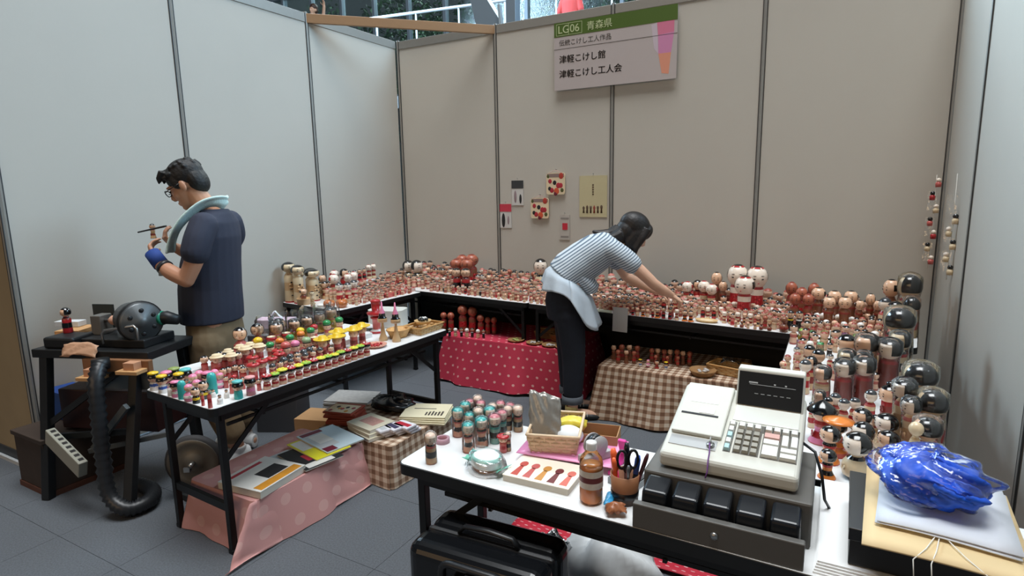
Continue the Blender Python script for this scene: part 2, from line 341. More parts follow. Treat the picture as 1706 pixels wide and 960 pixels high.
def make_doll(key, body='straight', headr=.19, headz=.80, bands=None, bcol=None, face=skin, hair='bob', hcol=None, hat=None, hatcol=None, squash=1.0, seg=16, wrapped=False, detail=True, extra=None):
    """collects the meshes of one doll kind: body, head, hair, hat, wrap"""
    d = {}; pr = profile(body); bcol = bcol or wood; mats = [bcol]+list(bands or [])
    mis = []
    nb = len(pr)-1
    for i in range(nb):
        if bands:
            q = i/(nb-1) if nb > 1 else 0
            mis.append([0, 1, 0, min(2, len(mats)-1), 0, 1, min(2, len(mats)-1), 0][i % 8] if len(mats) > 1 else 0)
        else: mis.append(0)
    m = B().lathe(pr, seg, mis, cap=False)
    if detail and bands and body not in ('block',):      # painted flower on the chest, a raised disc of paint
        rr = pr[3][0]; zc = (pr[3][1]+pr[4][1])/2; fl_ = len(mats)-1
        for k in range(5):
            a = 2*PI*k/5; m.ell((.045*math.cos(a), -rr*.98, zc+.06*math.sin(a)), (.032, .012, .04), 6, 4, fl_)
    if extra == 'marks':
        mats = mats+[ink, red]
        for k in range(6): a = -1.2-.5*(k % 2); m.ell((pr[3][0]*math.cos(a), pr[3][0]*math.sin(a), .1+.08*k), (.022, .02, .02), 6, 4, len(mats)-2)
        m.lathe([(.108, .0), (.108, .035)], seg, len(mats)-1, cap=False)
    d['body'] = m.mesh('kokeshi_body', mats)
    if headr:
        m = B().ell((0, 0, headz), (headr, headr, headr*squash), seg, 10, 0)
        if detail:
            for sx in (-1, 1):
                x = sx*headr*.36; yy = -math.sqrt(max(0, headr**2-x*x))*.985
                m.ell((x, yy, headz-.02), (headr*.13, .01, headr*.06), 6, 4, 1)
                m.ell((x, yy, headz+headr*.2), (headr*.17, .008, headr*.03), 6, 4, 1)
            m.ell((0, -headr*.985, headz-headr*squash*.45), (headr*.09, .012, headr*.05), 6, 4, 2)
        d['head'] = m.mesh('kokeshi_head', [face, ink, red])
    hc = hcol or hairb; R1 = headr*1.035
    def front(k): a = (k*2*PI); return math.sin(a) < -.35
    if hair == 'bob': sel = lambda t, k: t > .70 or (t > .36 and not front(k))
    elif hair == 'cap': sel = lambda t, k: t > .66
    elif hair == 'long': sel = lambda t, k: t > .74 or (t > .2 and math.sin(k*2*PI) > -.25)
    elif hair == 'back': sel = lambda t, k: t > .80 or (t > .34 and math.sin(k*2*PI) > -.1)
    elif hair == 'tuft': sel = lambda t, k: t > .86 or (.42 < t < .62 and abs(math.sin(k*2*PI)) < .35)
    elif hair == 'half': sel = lambda t, k: t > .52
    else: sel = None
    if sel: d['hair'] = B().ell((0, 0, headz), (R1, R1, headr*squash*1.035), 20, 14, 0, sel).mesh('kokeshi_hair', hc)
    if hair in ('bob', 'long') and extra == 'knot': d['bun'] = B().ell((0, 0, headz+headr*squash*1.15), (headr*.42, headr*.42, headr*.3), 10, 6, 0).mesh('hair_bun', hc)
    if extra == 'redcap': d['bun'] = B().ell((0, 0, headz), (headr*1.02, headr*1.02, headr*squash*1.02), 20, 14, 0, lambda t, k: t > .80 and (k*20) % 4 > 1.2).mesh('hair_ribbon', red)
    top = headz+headr*squash
    if hat:
        m = B(); hm = [hatcol or cream, extra if extra not in (None, 'knot') else green, ink]
        if hat == 'boater': m.lathe([(0, top-.09), (.29, top-.09), (.3, top-.075), (.29, top-.06), (.2, top-.055), (.195, top+.03), (.18, top+.045), (0, top+.045)], 18, [0, 0, 0, 0, 0, 0, 0], cap=False)
        elif hat == 'sombrero': m.lathe([(0, top-.08), (.3, top-.08), (.4, top-.03), (.41, top), (.38, top-.01), (.25, top-.05), (.2, top-.03), (.17, top+.12), (.12, top+.15), (0, top+.15)], 18, 0, cap=False)
        elif hat == 'apple':
            m.lathe([(0, top-.13), (.2, top-.13), (.27, top-.07), (.27, top-.01), (.2, top+.045), (.06, top+.03), (0, top+.02)], 16, 0, cap=False); m.tube([(0, 0, top+.01), (.02, 0, top+.09)], .018, 6, 2); m.ell((.07, 0, top+.07), (.07, .035, .015), 8, 4, 1)
        elif hat == 'ball': m.ell((0, 0, top+.02), (.21, .21, .17), 16, 9, 0)
        elif hat == 'beret': m.lathe([(0, top-.1), (.19, top-.1), (.25, top-.05), (.24, top+.01), (.14, top+.05), (0, top+.06)], 16, 0, cap=False)
        elif hat == 'flower':
            m.lathe([(0, top-.12), (.27, top-.12), (.3, top-.08), (.24, top-.02), (.1, top+.02), (0, top+.02)], 14, 0, cap=False)
            for k in range(5): m.ell((.14*math.cos(k*1.256), .14*math.sin(k*1.256), top-.005), (.06, .06, .04), 8, 5, 1)
        elif hat == 'cone': m.lathe([(0, top-.16), (.34, top-.18), (.35, top-.16), (.2, top-.02), (.05, top+.08), (0, top+.1)], 18, 0, cap=False)
        elif hat == 'disc': m.lathe([(0, top-.06), (.36, top-.07), (.37, top-.05), (.2, top-.02), (.05, top+.03), (0, top+.04)], 18, 0, cap=False)
        elif hat == 'jar': m.lathe([(0, top-.15), (.2, top-.15), (.26, top-.05), (.22, top+.03), (.2, top+.05), (.19, top+.05), (.19, top+.02), (0, top+.02)], 16, [2, 0, 0, 2, 1, 1, 1], cap=False)
        d['hat'] = m.mesh('doll_hat', hm)
    if wrapped:
        rb = max(r for r, z in pr)*1.12; rh = headr*1.12
        d['wrap'] = B().lathe([(rb, .0), (rb*1.02, .1), (rb*.98, .45), (max(rb*.9, rh*.8), headz-headr*.8), (rh, headz), (rh*.95, top-.03), (rh*.6, top+.03), (rh*.25, top+.05)], 12, 0, cap=False).mesh('plastic_wrap', wrap)
    LIB[key] = d
# kinds -------------------------------------------------------------
make_doll('redband', 'straight', .18, .80, [red, dred], wood, hair='bob')
make_doll('redband2', 'waist', .18, .80, [red, hairb], wood, hair='tuft')
make_doll('redbody', 'straight', .18, .80, [dred, hairb], red, hair='bob')
make_doll('redw', 'waist', .2, .78, [red, dred], wood_p, skin_p, 'tuft', hcol=red)
make_doll('bigred', 'straight', .23, .76, [red, red], skin_p, skin_p, 'tuft', extra='redcap')
make_doll('rosy', 'straight', .19, .80, [rose, red], rose, hair='bob')
make_doll('rosypale', 'peg', .22, .70, [rose, wood_p], skin, hair='tuft', hcol=rose)
make_doll('natural', 'waist', .19, .80, [wood_p, dred], wood, hair='cap')
make_doll('pale', 'slim', .13, .865, [wood_p, wood], wood_p, wood_p, 'bob', extra='marks')
make_doll('palebald', 'slim', .13, .865, [wood_p, wood], wood_p, wood_p, None)
make_doll('brown', 'waist', .18, .80, [dred, wood_b], wood_b, skin, 'tuft')
make_doll('brownball', 'round', .2, .74, [wood_b, dred], wood_b, wood_b, None)
make_doll('redbrown', 'straight', .19, .80, [dred, red], wood_b, M('doll_tan', (170, 96, 72), .35), 'tuft', hcol=dred)
make_doll('bobflare', 'flare', .25, .74, [red, hairb], orange, skin, 'bob', squash=.9)
make_doll('bobred', 'skirt', .27, .72, [red, dred], red, skin, 'bob', squash=.9)
make_doll('bobround', 'round', .27, .75, [hairb, wood_p], wood_p, skin_p, 'bob', squash=.92)
make_doll('conehat', 'flare', .22, .72, [rose, red], pink, skin, 'bob', hat='cone', hatcol=hairb, extra=red)
make_doll('dischat', 'skirt', .2, .74, [red, orange], rose, skin, 'bob', hat='disc', hatcol=orange)
make_doll('knot', 'straight', .22, .66, [red, dred], red, skin, 'bob', extra='knot')
make_doll('bandbig', 'column', .2, .795, [red, hairb, yellow], wood_p, wood_p, 'back', wrapped=True)
make_doll('blackbig', 'column', .2, .795, [wood_p, red], wood_p, wood_p, 'back', wrapped=True)
make_doll('wrapnat', 'slim', .14, .855, [rose, wood], wood_p, skin_p, 'bob', wrapped=True)
make_doll('redrobe', 'straight', .2, .79, [red, dred], dred, skin_p, 'bob', wrapped=True)
make_doll('navybob', 'column', .2, .79, [wood, rose], wood_p, skin, 'back', wrapped=True)
make_doll('suit', 'straight', .19, .80, [whitep, hairb], hairb, skin, 'cap', seg=12)
make_doll('suity', 'straight', .19, .80, [yellow, hairb], hairb, skin, 'cap', seg=12)
make_doll('candy_green', 'peg', .2, .68, [lime, green], green, skin, 'cap', hcol=green, wrapped=True)
make_doll('candy_pink', 'peg', .2, .68, [pink, red], pink, skin, 'cap', hcol=purple, wrapped=True)
make_doll('candy_yellow', 'peg', .2, .68, [lime, yellow], yellow, skin, 'cap', hcol=lime, wrapped=True)
make_doll('whitecap', 'peg', .23, .70, [rose, wood], skin, skin_p, 'cap', hcol=whitep)
make_doll('silvercap', 'straight', .18, .80, [rose, red], wood_p, skin_p, 'cap', hcol=grey)
make_doll('tealwrap', 'waist', .19, .80, [rose, hairb], M('doll_kimono', (226, 168, 138), .35, noise=.3, nscale=14), skin_p, 'long', hcol=teal, wrapped=True)
make_doll('pinkwrap', 'straight', .19, .80, [teal, hairb], M('doll_kimono_teal', (140, 194, 186), .35, noise=.3, nscale=14), skin_p, 'long', hcol=M('doll_hair_rose', (205, 120, 130), .3), wrapped=True)
make_doll('palewrap', 'straight', .19, .80, [rose, hairb], wood, skin_p, 'long', hcol=M('doll_hair_pale', (228, 200, 180), .3), wrapped=True)
# hat dolls of the left table
make_doll('boater', 'straight', .2, .74, [rose, red], rose, skin, 'bob', hat='boater')
make_doll('applehat', 'straight', .2, .74, [rose, red], rose, skin, 'bob', hat='apple', hatcol=red)
make_doll('sombrero', 'straight', .22, .72, [rose, dred], rose, skin, 'bob', hat='sombrero', hatcol=yellow)
make_doll('rbob', 'straight', .2, .78, [red, rose], rose, skin, 'bob')
for c_, m_ in (('green', green), ('yellow', yellow), ('pinkc', pink), ('orange', orange), ('red', red), ('mauve', rose), ('mint', M('doll_mint', (150, 178, 136), .35))):
    make_doll('ball_'+c_, 'straight', .2, .72, [rose, wood], rose, skin, 'cap', hat='ball', hatcol=m_)
for c_, m_, x_ in (('red', red, whitep), ('green', lime, yellow), ('yellow', M('doll_lemon', (216, 212, 66), .35), yellow)):
    make_doll('flower_'+c_, 'peg', .24, .68, [rose, red], skin, skin_p, 'half', hat='flower', hatcol=m_, extra=x_)
make_doll('jarhat', 'straight', .2, .72, [rose, dred], rose, skin, 'bob', hat='jar', hatcol=red, extra=wood_p)
make_doll('greyhead', 'straight', .2, .79, [rose, dred], rose, skin, 'half', hcol=grey)
make_doll('yellowcap', 'peg', .26, .66, [whitep, blue], whitep, skin, 'half', hat='beret', hatcol=yellow)
make_doll('pinkcap', 'peg', .26, .66, [pink, whitep], pink, skin, 'half', hat='beret', hatcol=pink)
make_doll('greencap', 'peg', .26, .66, [lime, whitep], skin_p, skin, 'half', hat='beret', hatcol=M('doll_olive', (136, 152, 84), .4))
make_doll('tealcap', 'peg', .26, .66, [teal, teal], teal, skin, 'half', hat='beret', hatcol=M('doll_aqua', (96, 186, 186), .4))
make_doll('rosecap', 'peg', .26, .66, [rose, pink], M('doll_dusty_pink', (206, 136, 140), .4), skin, 'half', hat='beret', hatcol=M('doll_salmon', (222, 156, 156), .4))
make_doll('tealrobe', 'block', .0, 0, [teal], teal, hair=None)
make_doll('pinkball', 'round', .2, .70, [pink, whitep], pink, skin, 'cap', hcol=pink)
make_doll('blackbob', 'peg', .26, .70, [hairb, yellow], hairb, skin, 'long')
make_doll('tower', 'slim', .1, .88, [rose, red], rose, skin, 'cap')
make_doll('whitepot', 'peg', .13, .62, [whitep, whitep], whitep, skin, 'cap')
make_doll('bigbob', 'round', .25, .76, [rose, dred], rose, skin, 'long')
make_doll('bagdoll', 'round', .24, .74, [rose, yellow], yellow, skin, 'long', wrapped=True)
HAIR_SINGLE = {}
def put_doll(key, x, y, z, h, rot, label, group, cat='kokeshi doll', name='kokeshi_doll', ws=1.0, tilt=0):
    d = LIB[key]; o = bpy.data.objects.new(name, d['body']); col.objects.link(o)
    o.location = (x, y, z); o.rotation_euler = (tilt, 0, rot); o.scale = (h*ws, h*ws, h); tag(o, label, cat, group)
    hd = None
    if 'head' in d: hd = inst(d['head'], 'head', o)
    if 'hair' in d: inst(d['hair'], 'hair', hd or o)
    if 'bun' in d: inst(d['bun'], 'hair_bun', hd or o)
    if 'hat' in d: inst(d['hat'], 'hat', hd or o)
    if 'wrap' in d: inst(d['wrap'], 'plastic_wrap', o)
    return o
# position of every single doll: row, kind, x, y, foot height, height, turn, girth
DOLLS = [
('front row','flower_red',1.750,-3.182,0.700,0.075,57,1.12),
('front row','flower_green',1.753,-3.140,0.700,0.072,65,1.12),
('front row','flower_yellow',1.751,-3.096,0.700,0.080,50,1.12),
('front row','flower_red',1.756,-3.051,0.700,0.077,36,1.12),
('front row','flower_yellow',1.758,-3.007,0.700,0.076,59,1.12),
('front row','flower_green',1.760,-2.962,0.700,0.078,53,1.12),
('front row','flower_red',1.762,-2.918,0.700,0.079,47,1.12),
('front row','flower_yellow',1.765,-2.873,0.700,0.078,65,1.12),
('front row','flower_green',1.767,-2.829,0.700,0.076,65,1.12),
('front row','flower_yellow',1.770,-2.786,0.700,0.073,35,1.12),
('front row','flower_green',1.770,-2.743,0.700,0.077,38,1.12),
('front row','flower_red',1.774,-2.699,0.700,0.075,49,1.12),
('front row','flower_yellow',1.776,-2.655,0.700,0.077,62,1.12),
('front row','flower_green',1.778,-2.610,0.700,0.077,31,1.12),
('front row','flower_red',1.780,-2.564,0.700,0.079,46,1.12),
('apple hat row','applehat',1.629,-3.155,0.700,0.101,57,1.08),
('apple hat row','applehat',1.614,-3.096,0.700,0.101,73,1.08),
('apple hat row','applehat',1.609,-3.036,0.700,0.097,38,1.08),
('apple hat row','applehat',1.591,-2.976,0.700,0.102,33,1.08),
('apple hat row','applehat',1.515,-3.071,0.700,0.100,47,1.08),
('apple hat row','applehat',1.522,-2.928,0.700,0.098,72,1.08),
('silver haired row','greyhead',1.637,-2.989,0.700,0.087,32,1.08),
('silver haired row','greyhead',1.620,-2.936,0.700,0.087,37,1.08),
('silver haired row','rbob',1.612,-2.886,0.700,0.084,68,1.08),
('silver haired row','greyhead',1.611,-2.842,0.700,0.086,50,1.08),
('silver haired row','greyhead',1.606,-2.799,0.700,0.087,53,1.08),
('silver haired row','rbob',1.594,-2.764,0.700,0.085,57,1.08),
('coloured ball row','ball_mauve',1.521,-2.876,0.700,0.111,52,1.08),
('coloured ball row','ball_pinkc',1.523,-2.817,0.700,0.105,53,1.08),
('coloured ball row','ball_mint',1.527,-2.745,0.700,0.107,32,1.08),
('coloured ball row','jarhat',1.530,-2.690,0.700,0.108,43,1.08),
('coloured ball back row','ball_green',1.482,-2.939,0.730,0.093,35,1.08),
('coloured ball back row','ball_orange',1.470,-2.869,0.730,0.096,49,1.08),
('coloured ball back row','ball_green',1.461,-2.795,0.730,0.097,43,1.08),
('coloured ball back row','ball_orange',1.451,-2.714,0.730,0.096,44,1.08),
('coloured ball back row','ball_green',1.445,-2.639,0.730,0.099,58,1.08),
('jar hat row','ball_yellow',1.382,-2.932,0.730,0.104,43,1.08),
('jar hat row','jarhat',1.386,-2.852,0.730,0.103,36,1.08),
('jar hat row','jarhat',1.391,-2.760,0.730,0.104,48,1.08),
('jar hat row','ball_yellow',1.395,-2.667,0.730,0.099,56,1.08),
('jar hat row','ball_red',1.399,-2.572,0.730,0.098,33,1.08),
('jar hat row','ball_green',1.405,-2.481,0.730,0.104,61,1.08),
('jar hat row','ball_green',1.409,-2.387,0.730,0.104,52,1.08),
('sombrero row','sombrero',1.603,-2.704,0.700,0.114,39,1.05),
('sombrero row','sombrero',1.626,-2.623,0.700,0.114,43,1.05),
('sombrero row','sombrero',1.607,-2.476,0.700,0.119,31,1.05),
('sombrero row','sombrero',1.581,-2.383,0.700,0.116,63,1.05),
('sombrero row','sombrero',1.570,-2.557,0.700,0.120,35,1.08),
('straw boater row','boater',1.439,-3.205,0.730,0.103,57,1.08),
('straw boater row','boater',1.468,-3.150,0.730,0.098,38,1.08),
('straw boater row','boater',1.440,-3.051,0.730,0.104,36,1.08),
('straw boater row','boater',1.465,-2.990,0.730,0.105,69,1.08),
('straw boater back row','boater',1.376,-3.102,0.730,0.095,66,0.95),
('straw boater back row','boater',1.380,-3.038,0.730,0.102,56,0.95),
('straw boater back row','boater',1.384,-2.983,0.730,0.101,47,0.95),
('black bob row','rbob',1.366,-3.223,0.730,0.092,69,1.08),
('black bob row','rbob',1.389,-3.189,0.730,0.092,70,1.08),
('black bob row','rbob',1.375,-3.150,0.730,0.096,68,1.08),
('black bob row','rbob',1.417,-3.149,0.730,0.093,70,1.08),
('black bob row','rbob',1.452,-3.102,0.730,0.090,56,1.08),
('dark haired row','rbob',1.511,-3.228,0.700,0.083,37,1.08),
('dark haired row','rbob',1.499,-3.194,0.700,0.078,39,1.08),
('dark haired row','rbob',1.501,-3.160,0.700,0.078,56,1.08),
('dark haired row','rbob',1.534,-3.149,0.700,0.080,61,1.08),
('dark haired row','rbob',1.566,-3.163,0.700,0.078,48,1.08),
('dark haired row','rbob',1.587,-3.135,0.700,0.083,49,1.08),
('small red row','rbob',1.562,-3.254,0.700,0.056,60,1.08),
('small red row','ball_red',1.605,-3.242,0.700,0.059,60,1.08),
('small red row','rbob',1.647,-3.229,0.700,0.057,63,1.08),
('small red row','ball_red',1.692,-3.214,0.700,0.057,44,1.08),
('small red row','rbob',1.732,-3.211,0.700,0.055,50,1.08),
('big bob row','bigbob',1.302,-2.975,0.760,0.137,49,1.00),
('big bob row','bigbob',1.298,-2.866,0.760,0.134,52,1.00),
('big bob row','bigbob',1.305,-2.732,0.760,0.136,67,1.00),
('bagged doll row','bagdoll',1.352,-2.789,0.760,0.135,53,1.08),
('bagged doll row','bagdoll',1.353,-2.666,0.760,0.125,36,1.08),
('bagged doll row','bagdoll',1.347,-2.572,0.760,0.127,33,1.08),
('bagged doll row','bagdoll',1.338,-2.473,0.760,0.126,61,1.08),
('bagged doll row','bagdoll',1.325,-2.370,0.760,0.134,60,1.08),
('second silver row','greyhead',1.650,-3.067,0.700,0.077,33,1.05),
('second silver row','rbob',1.651,-3.022,0.700,0.077,36,1.05),
('second silver row','greyhead',1.648,-2.957,0.700,0.072,43,1.05),
('second silver row','rbob',1.644,-2.909,0.700,0.073,37,1.05),
('second silver row','greyhead',1.642,-2.859,0.700,0.077,45,1.05),
('second silver row','rbob',1.641,-2.808,0.700,0.074,45,1.05),
('second silver row','greyhead',1.638,-2.758,0.700,0.079,44,1.05),
('second silver row','rbob',1.661,-2.705,0.700,0.076,57,1.05),
('middle filler row','rbob',1.561,-2.662,0.700,0.090,54,1.00),
('middle filler row','greyhead',1.540,-2.612,0.700,0.086,57,1.00),
('middle filler row','rbob',1.543,-2.499,0.700,0.089,54,1.00),
('middle filler row','greyhead',1.555,-2.438,0.700,0.087,48,1.00),
('left end cluster','yellowcap',1.283,-3.419,0.700,0.089,53,1.05),
('left end cluster','yellowcap',1.356,-3.424,0.700,0.086,48,1.05),
('left end cluster','pinkcap',1.337,-3.391,0.700,0.092,70,1.05),
('left end cluster','greencap',1.331,-3.351,0.700,0.097,83,1.05),
('left end cluster','tealcap',1.389,-3.333,0.700,0.096,49,1.05),
('left end cluster','whitepot',1.431,-3.429,0.700,0.079,71,1.05),
('left end cluster','pinkcap',1.466,-3.431,0.700,0.076,56,1.05),
('left end cluster','tealrobe',1.515,-3.432,0.700,0.083,77,1.05),
('left end cluster','pinkball',1.568,-3.435,0.700,0.082,63,1.05),
('left end cluster','blackbob',1.622,-3.439,0.700,0.071,47,1.05),
('left end cluster','tower',1.732,-3.450,0.700,0.082,44,1.05),
('left end cluster','tower',1.680,-3.447,0.700,0.062,34,1.05),
('left end cluster','whitepot',1.726,-3.401,0.700,0.055,56,1.05),
('left end cluster','whitepot',1.624,-3.361,0.700,0.049,51,1.05),
('left end cluster','whitepot',1.684,-3.340,0.700,0.051,40,1.05),
('left end cluster','tealcap',1.740,-3.322,0.700,0.086,48,1.05),
('left end cluster','rosecap',1.748,-3.266,0.700,0.090,45,1.05),
('left end cluster','tealrobe',1.578,-3.333,0.700,0.099,71,1.05),
('left end cluster','blackbob',1.602,-3.389,0.700,0.083,40,1.05),
('left end cluster','pinkball',1.546,-3.383,0.700,0.084,83,1.05),
('left end cluster','pinkball',1.474,-3.353,0.700,0.092,58,1.05),
('left end cluster','pinkball',1.461,-3.315,0.700,0.096,63,1.05),
('left end cluster','pinkcap',1.498,-3.301,0.700,0.086,56,1.05),
('left end cluster','pinkball',1.534,-3.263,0.700,0.079,73,1.05),
('left end cluster','pinkball',1.498,-3.263,0.700,0.091,74,1.05),
('left end cluster','yellowcap',1.397,-3.371,0.700,0.087,63,1.05),
('left end cluster','whitepot',1.440,-3.364,0.700,0.075,58,1.05),
('left end cluster','rbob',1.653,-3.288,0.700,0.072,67,1.05),
('checkout','palewrap',2.859,-3.437,0.700,0.104,55,1.00),
('checkout','tealwrap',2.819,-3.220,0.700,0.105,30,1.00),
('checkout','tealwrap',2.922,-3.311,0.700,0.103,45,1.00),
('checkout','tealwrap',2.938,-3.251,0.700,0.103,55,1.10),
('checkout','pinkwrap',2.967,-3.209,0.700,0.104,29,1.10),
('checkout','tealwrap',2.862,-3.210,0.700,0.091,20,1.00),
('checkout','tealwrap',2.801,-3.144,0.700,0.099,21,1.00),
('checkout','palewrap',2.874,-3.169,0.700,0.097,44,1.00),
('checkout','pinkwrap',2.962,-3.149,0.700,0.096,39,1.00),
('checkout','tealwrap',2.906,-3.141,0.700,0.097,54,1.10),
('checkout','pinkwrap',2.784,-3.088,0.700,0.087,51,1.00),
('checkout','pinkwrap',2.835,-3.089,0.700,0.091,19,1.00),
('checkout','palewrap',2.799,-3.054,0.700,0.094,17,1.00),
('checkout','palewrap',2.886,-3.087,0.700,0.088,19,1.00),
('checkout','pinkwrap',2.902,-3.055,0.700,0.089,14,1.00),
('checkout','palewrap',2.954,-3.092,0.700,0.091,40,1.00),
('checkout','pinkwrap',2.943,-3.055,0.700,0.088,47,1.00),
('checkout','palewrap',2.993,-3.087,0.700,0.097,49,1.00),
('checkout','palewrap',3.041,-3.247,0.700,0.067,17,0.80),
('right','blackbig',4.369,-0.817,0.700,0.346,-137,0.85),
('right','brown',4.400,-0.619,0.700,0.322,-157,0.80),
('right','palebald',4.379,-0.714,0.700,0.298,-69,1.10),
('right','brown',4.286,-0.728,0.700,0.308,-58,0.80),
('right','navybob',4.375,-0.920,0.700,0.234,-165,0.90),
('right','silvercap',4.251,-0.886,0.700,0.218,-81,0.90),
('right','natural',4.296,-0.956,0.700,0.210,-54,1.00),
('right','bandbig',4.260,-1.635,0.700,0.294,-157,1.05),
('right','blackbig',4.268,-2.405,0.700,0.238,-155,1.10),
('right','blackbig',4.276,-2.650,0.700,0.216,-147,1.00),
('right','navybob',4.251,-2.795,0.700,0.172,-144,1.10),
('right','blackbig',4.284,-2.317,0.700,0.188,-168,0.90),
('right','navybob',4.119,-1.956,0.700,0.224,-72,1.00),
('right','redrobe',4.206,-1.977,0.700,0.217,-68,1.00),
('right','bandbig',4.251,-1.824,0.700,0.221,-67,0.90),
('right','natural',4.045,-1.904,0.700,0.207,-76,1.00),
('right','redrobe',4.105,-2.229,0.700,0.194,-63,1.00),
('right','redrobe',4.036,-2.263,0.700,0.184,-50,1.00),
('right','bandbig',4.046,-2.100,0.700,0.181,-70,0.90),
('right','navybob',4.109,-2.070,0.700,0.176,-64,0.90),
('right','navybob',3.960,-2.300,0.700,0.155,-80,1.00),
('right','silvercap',3.894,-2.199,0.700,0.150,-74,0.90),
('right','suit',3.938,-2.049,0.700,0.161,-60,0.90),
('right','suit',3.900,-1.955,0.700,0.153,-80,0.90),
('right','redband',3.914,-2.130,0.700,0.150,-52,0.90),
('right','rosypale',3.796,-1.978,0.700,0.075,-51,1.00),
('right','silvercap',4.263,-2.122,0.700,0.167,-81,0.90),
('right','natural',4.182,-1.790,0.700,0.184,-50,0.90),
('right','conehat',3.969,-2.705,0.700,0.146,-71,1.00),
('right','dischat',4.017,-2.785,0.700,0.129,-56,1.00),
('right','bobflare',3.995,-2.859,0.700,0.124,-57,1.00),
('right','bobflare',3.992,-2.977,0.700,0.094,-73,1.00),
('right','bobround',4.066,-2.940,0.700,0.144,-60,1.00),
('right','bobround',4.085,-2.819,0.700,0.135,-60,0.90),
('right','bobflare',4.088,-2.655,0.700,0.128,-55,0.95),
('right','bobred',4.157,-2.790,0.700,0.113,-74,1.00),
('right','bobround',4.156,-2.686,0.700,0.128,-57,1.00),
('right','bobred',4.137,-2.921,0.700,0.097,-49,0.95),
('right','knot',4.182,-2.398,0.700,0.159,-60,1.00),
('right','silvercap',4.121,-2.447,0.700,0.131,-65,0.90),
('right','silvercap',4.070,-2.516,0.700,0.115,-80,0.90),
('right','silvercap',4.035,-2.557,0.700,0.119,-66,0.90),
('right','silvercap',4.008,-2.509,0.700,0.120,-71,0.90),
('right','suit',3.985,-2.546,0.700,0.112,-58,0.80),
('right','navybob',3.957,-2.509,0.700,0.119,-60,0.80),
('right','silvercap',3.937,-2.582,0.700,0.100,-64,0.80),
('right','wrapnat',4.203,-2.616,0.700,0.230,-77,1.10),
('right','wrapnat',4.216,-2.702,0.700,0.198,-61,1.00),
('right','natural',4.129,-2.619,0.700,0.096,-61,0.90),
('right','palebald',4.218,-2.844,0.700,0.170,-162,0.90),
('right back rows','whitecap',3.902,-0.804,0.700,0.082,18,1.00),
('right back rows','whitecap',3.937,-0.814,0.700,0.087,4,1.00),
('right back rows','whitecap',3.976,-0.827,0.700,0.085,-8,1.00),
('right back rows','whitecap',4.019,-0.826,0.700,0.087,9,1.00),
('right back rows','whitecap',4.060,-0.830,0.700,0.084,-11,1.00),
('right back rows','whitecap',4.092,-0.839,0.700,0.081,-2,1.00),
('right back rows','whitecap',3.956,-0.980,0.700,0.079,-7,1.00),
('right back rows','rosypale',4.001,-0.984,0.700,0.082,-6,1.00),
('right back rows','whitecap',4.049,-0.989,0.700,0.078,-17,1.00),
('right back rows','rosypale',4.088,-0.986,0.700,0.082,-14,1.00),
('right back rows','whitecap',4.133,-0.991,0.700,0.082,10,1.00),
('right back rows','rosypale',4.181,-0.991,0.700,0.077,-7,1.00),
('right back rows','candy_yellow',3.841,-1.296,0.700,0.086,-10,1.00),
('right back rows','candy_green',3.894,-1.298,0.700,0.081,13,1.00),
('right back rows','candy_yellow',3.951,-1.300,0.700,0.084,2,1.00),
('right back rows','candy_green',4.000,-1.306,0.700,0.089,7,1.00),
('right back rows','candy_pink',4.050,-1.308,0.700,0.085,3,1.00),
('right back rows','candy_yellow',4.105,-1.318,0.700,0.087,4,1.00),
('right back rows','candy_pink',3.844,-1.539,0.700,0.080,-10,1.00),
('right back rows','whitecap',3.891,-1.557,0.700,0.080,7,1.00),
('right back rows','candy_green',3.938,-1.567,0.700,0.084,16,1.00),
('right back rows','suit',3.982,-1.579,0.700,0.081,-18,1.00),
('right back rows','whitecap',4.031,-1.598,0.700,0.077,0,1.00),
('right back rows','silvercap',3.840,-1.758,0.700,0.088,10,1.00),
('right back rows','natural',3.882,-1.773,0.700,0.086,19,1.00),
('right back rows','suit',3.936,-1.793,0.700,0.084,13,1.00),
('right back rows','silvercap',3.986,-1.811,0.700,0.084,10,1.00),
('right back rows','whitecap',4.031,-1.836,0.700,0.081,-18,1.00),
('right back rows','natural',4.145,-1.228,0.700,0.090,5,1.00),
('right back rows','whitecap',4.192,-1.232,0.700,0.091,-11,1.00),
('right back rows','redband',4.235,-1.236,0.700,0.089,-17,1.00),
('right back rows','natural',4.271,-1.233,0.700,0.089,-10,1.00),
('right back rows','natural',4.297,-1.258,0.700,0.088,-26,1.00),
('right back rows','natural',4.143,-0.764,0.700,0.096,-4,1.00),
('right back rows','brown',4.174,-0.794,0.700,0.097,-7,1.00),
('right back rows','redband',4.201,-0.823,0.700,0.096,-17,1.00),
('right back rows','silvercap',4.253,-0.827,0.700,0.095,-6,1.00),
('back right','bigred',3.392,-0.576,0.700,0.336,3,0.90),
('back right','bigred',3.521,-0.616,0.700,0.336,16,0.90),
('back right','bigred',3.467,-0.788,0.700,0.290,-16,0.95),
('back right','brown',3.238,-0.492,0.700,0.265,5,0.80),
('back right','brown',3.294,-0.550,0.700,0.208,3,0.80),
('back right','redw',3.051,-0.575,0.700,0.196,-12,1.00),
('back right','redbody',3.112,-0.528,0.700,0.204,34,0.90),
('back right','redw',3.169,-0.585,0.700,0.210,-4,1.00),
('back right','redw',3.232,-0.639,0.700,0.199,-10,1.00),
('back right','redbrown',3.739,-0.624,0.700,0.240,2,0.80),
('back right','redbrown',3.805,-0.713,0.700,0.221,-15,0.90),
('back right','redbrown',3.871,-0.605,0.700,0.237,7,0.80),
('back right','redbrown',3.774,-0.841,0.700,0.201,-5,0.90),
('back right','redbrown',3.849,-0.843,0.700,0.202,-17,0.90),
('back right','brown',3.901,-0.738,0.700,0.234,-22,1.00),
('back right','brown',3.990,-0.766,0.700,0.224,11,1.00),
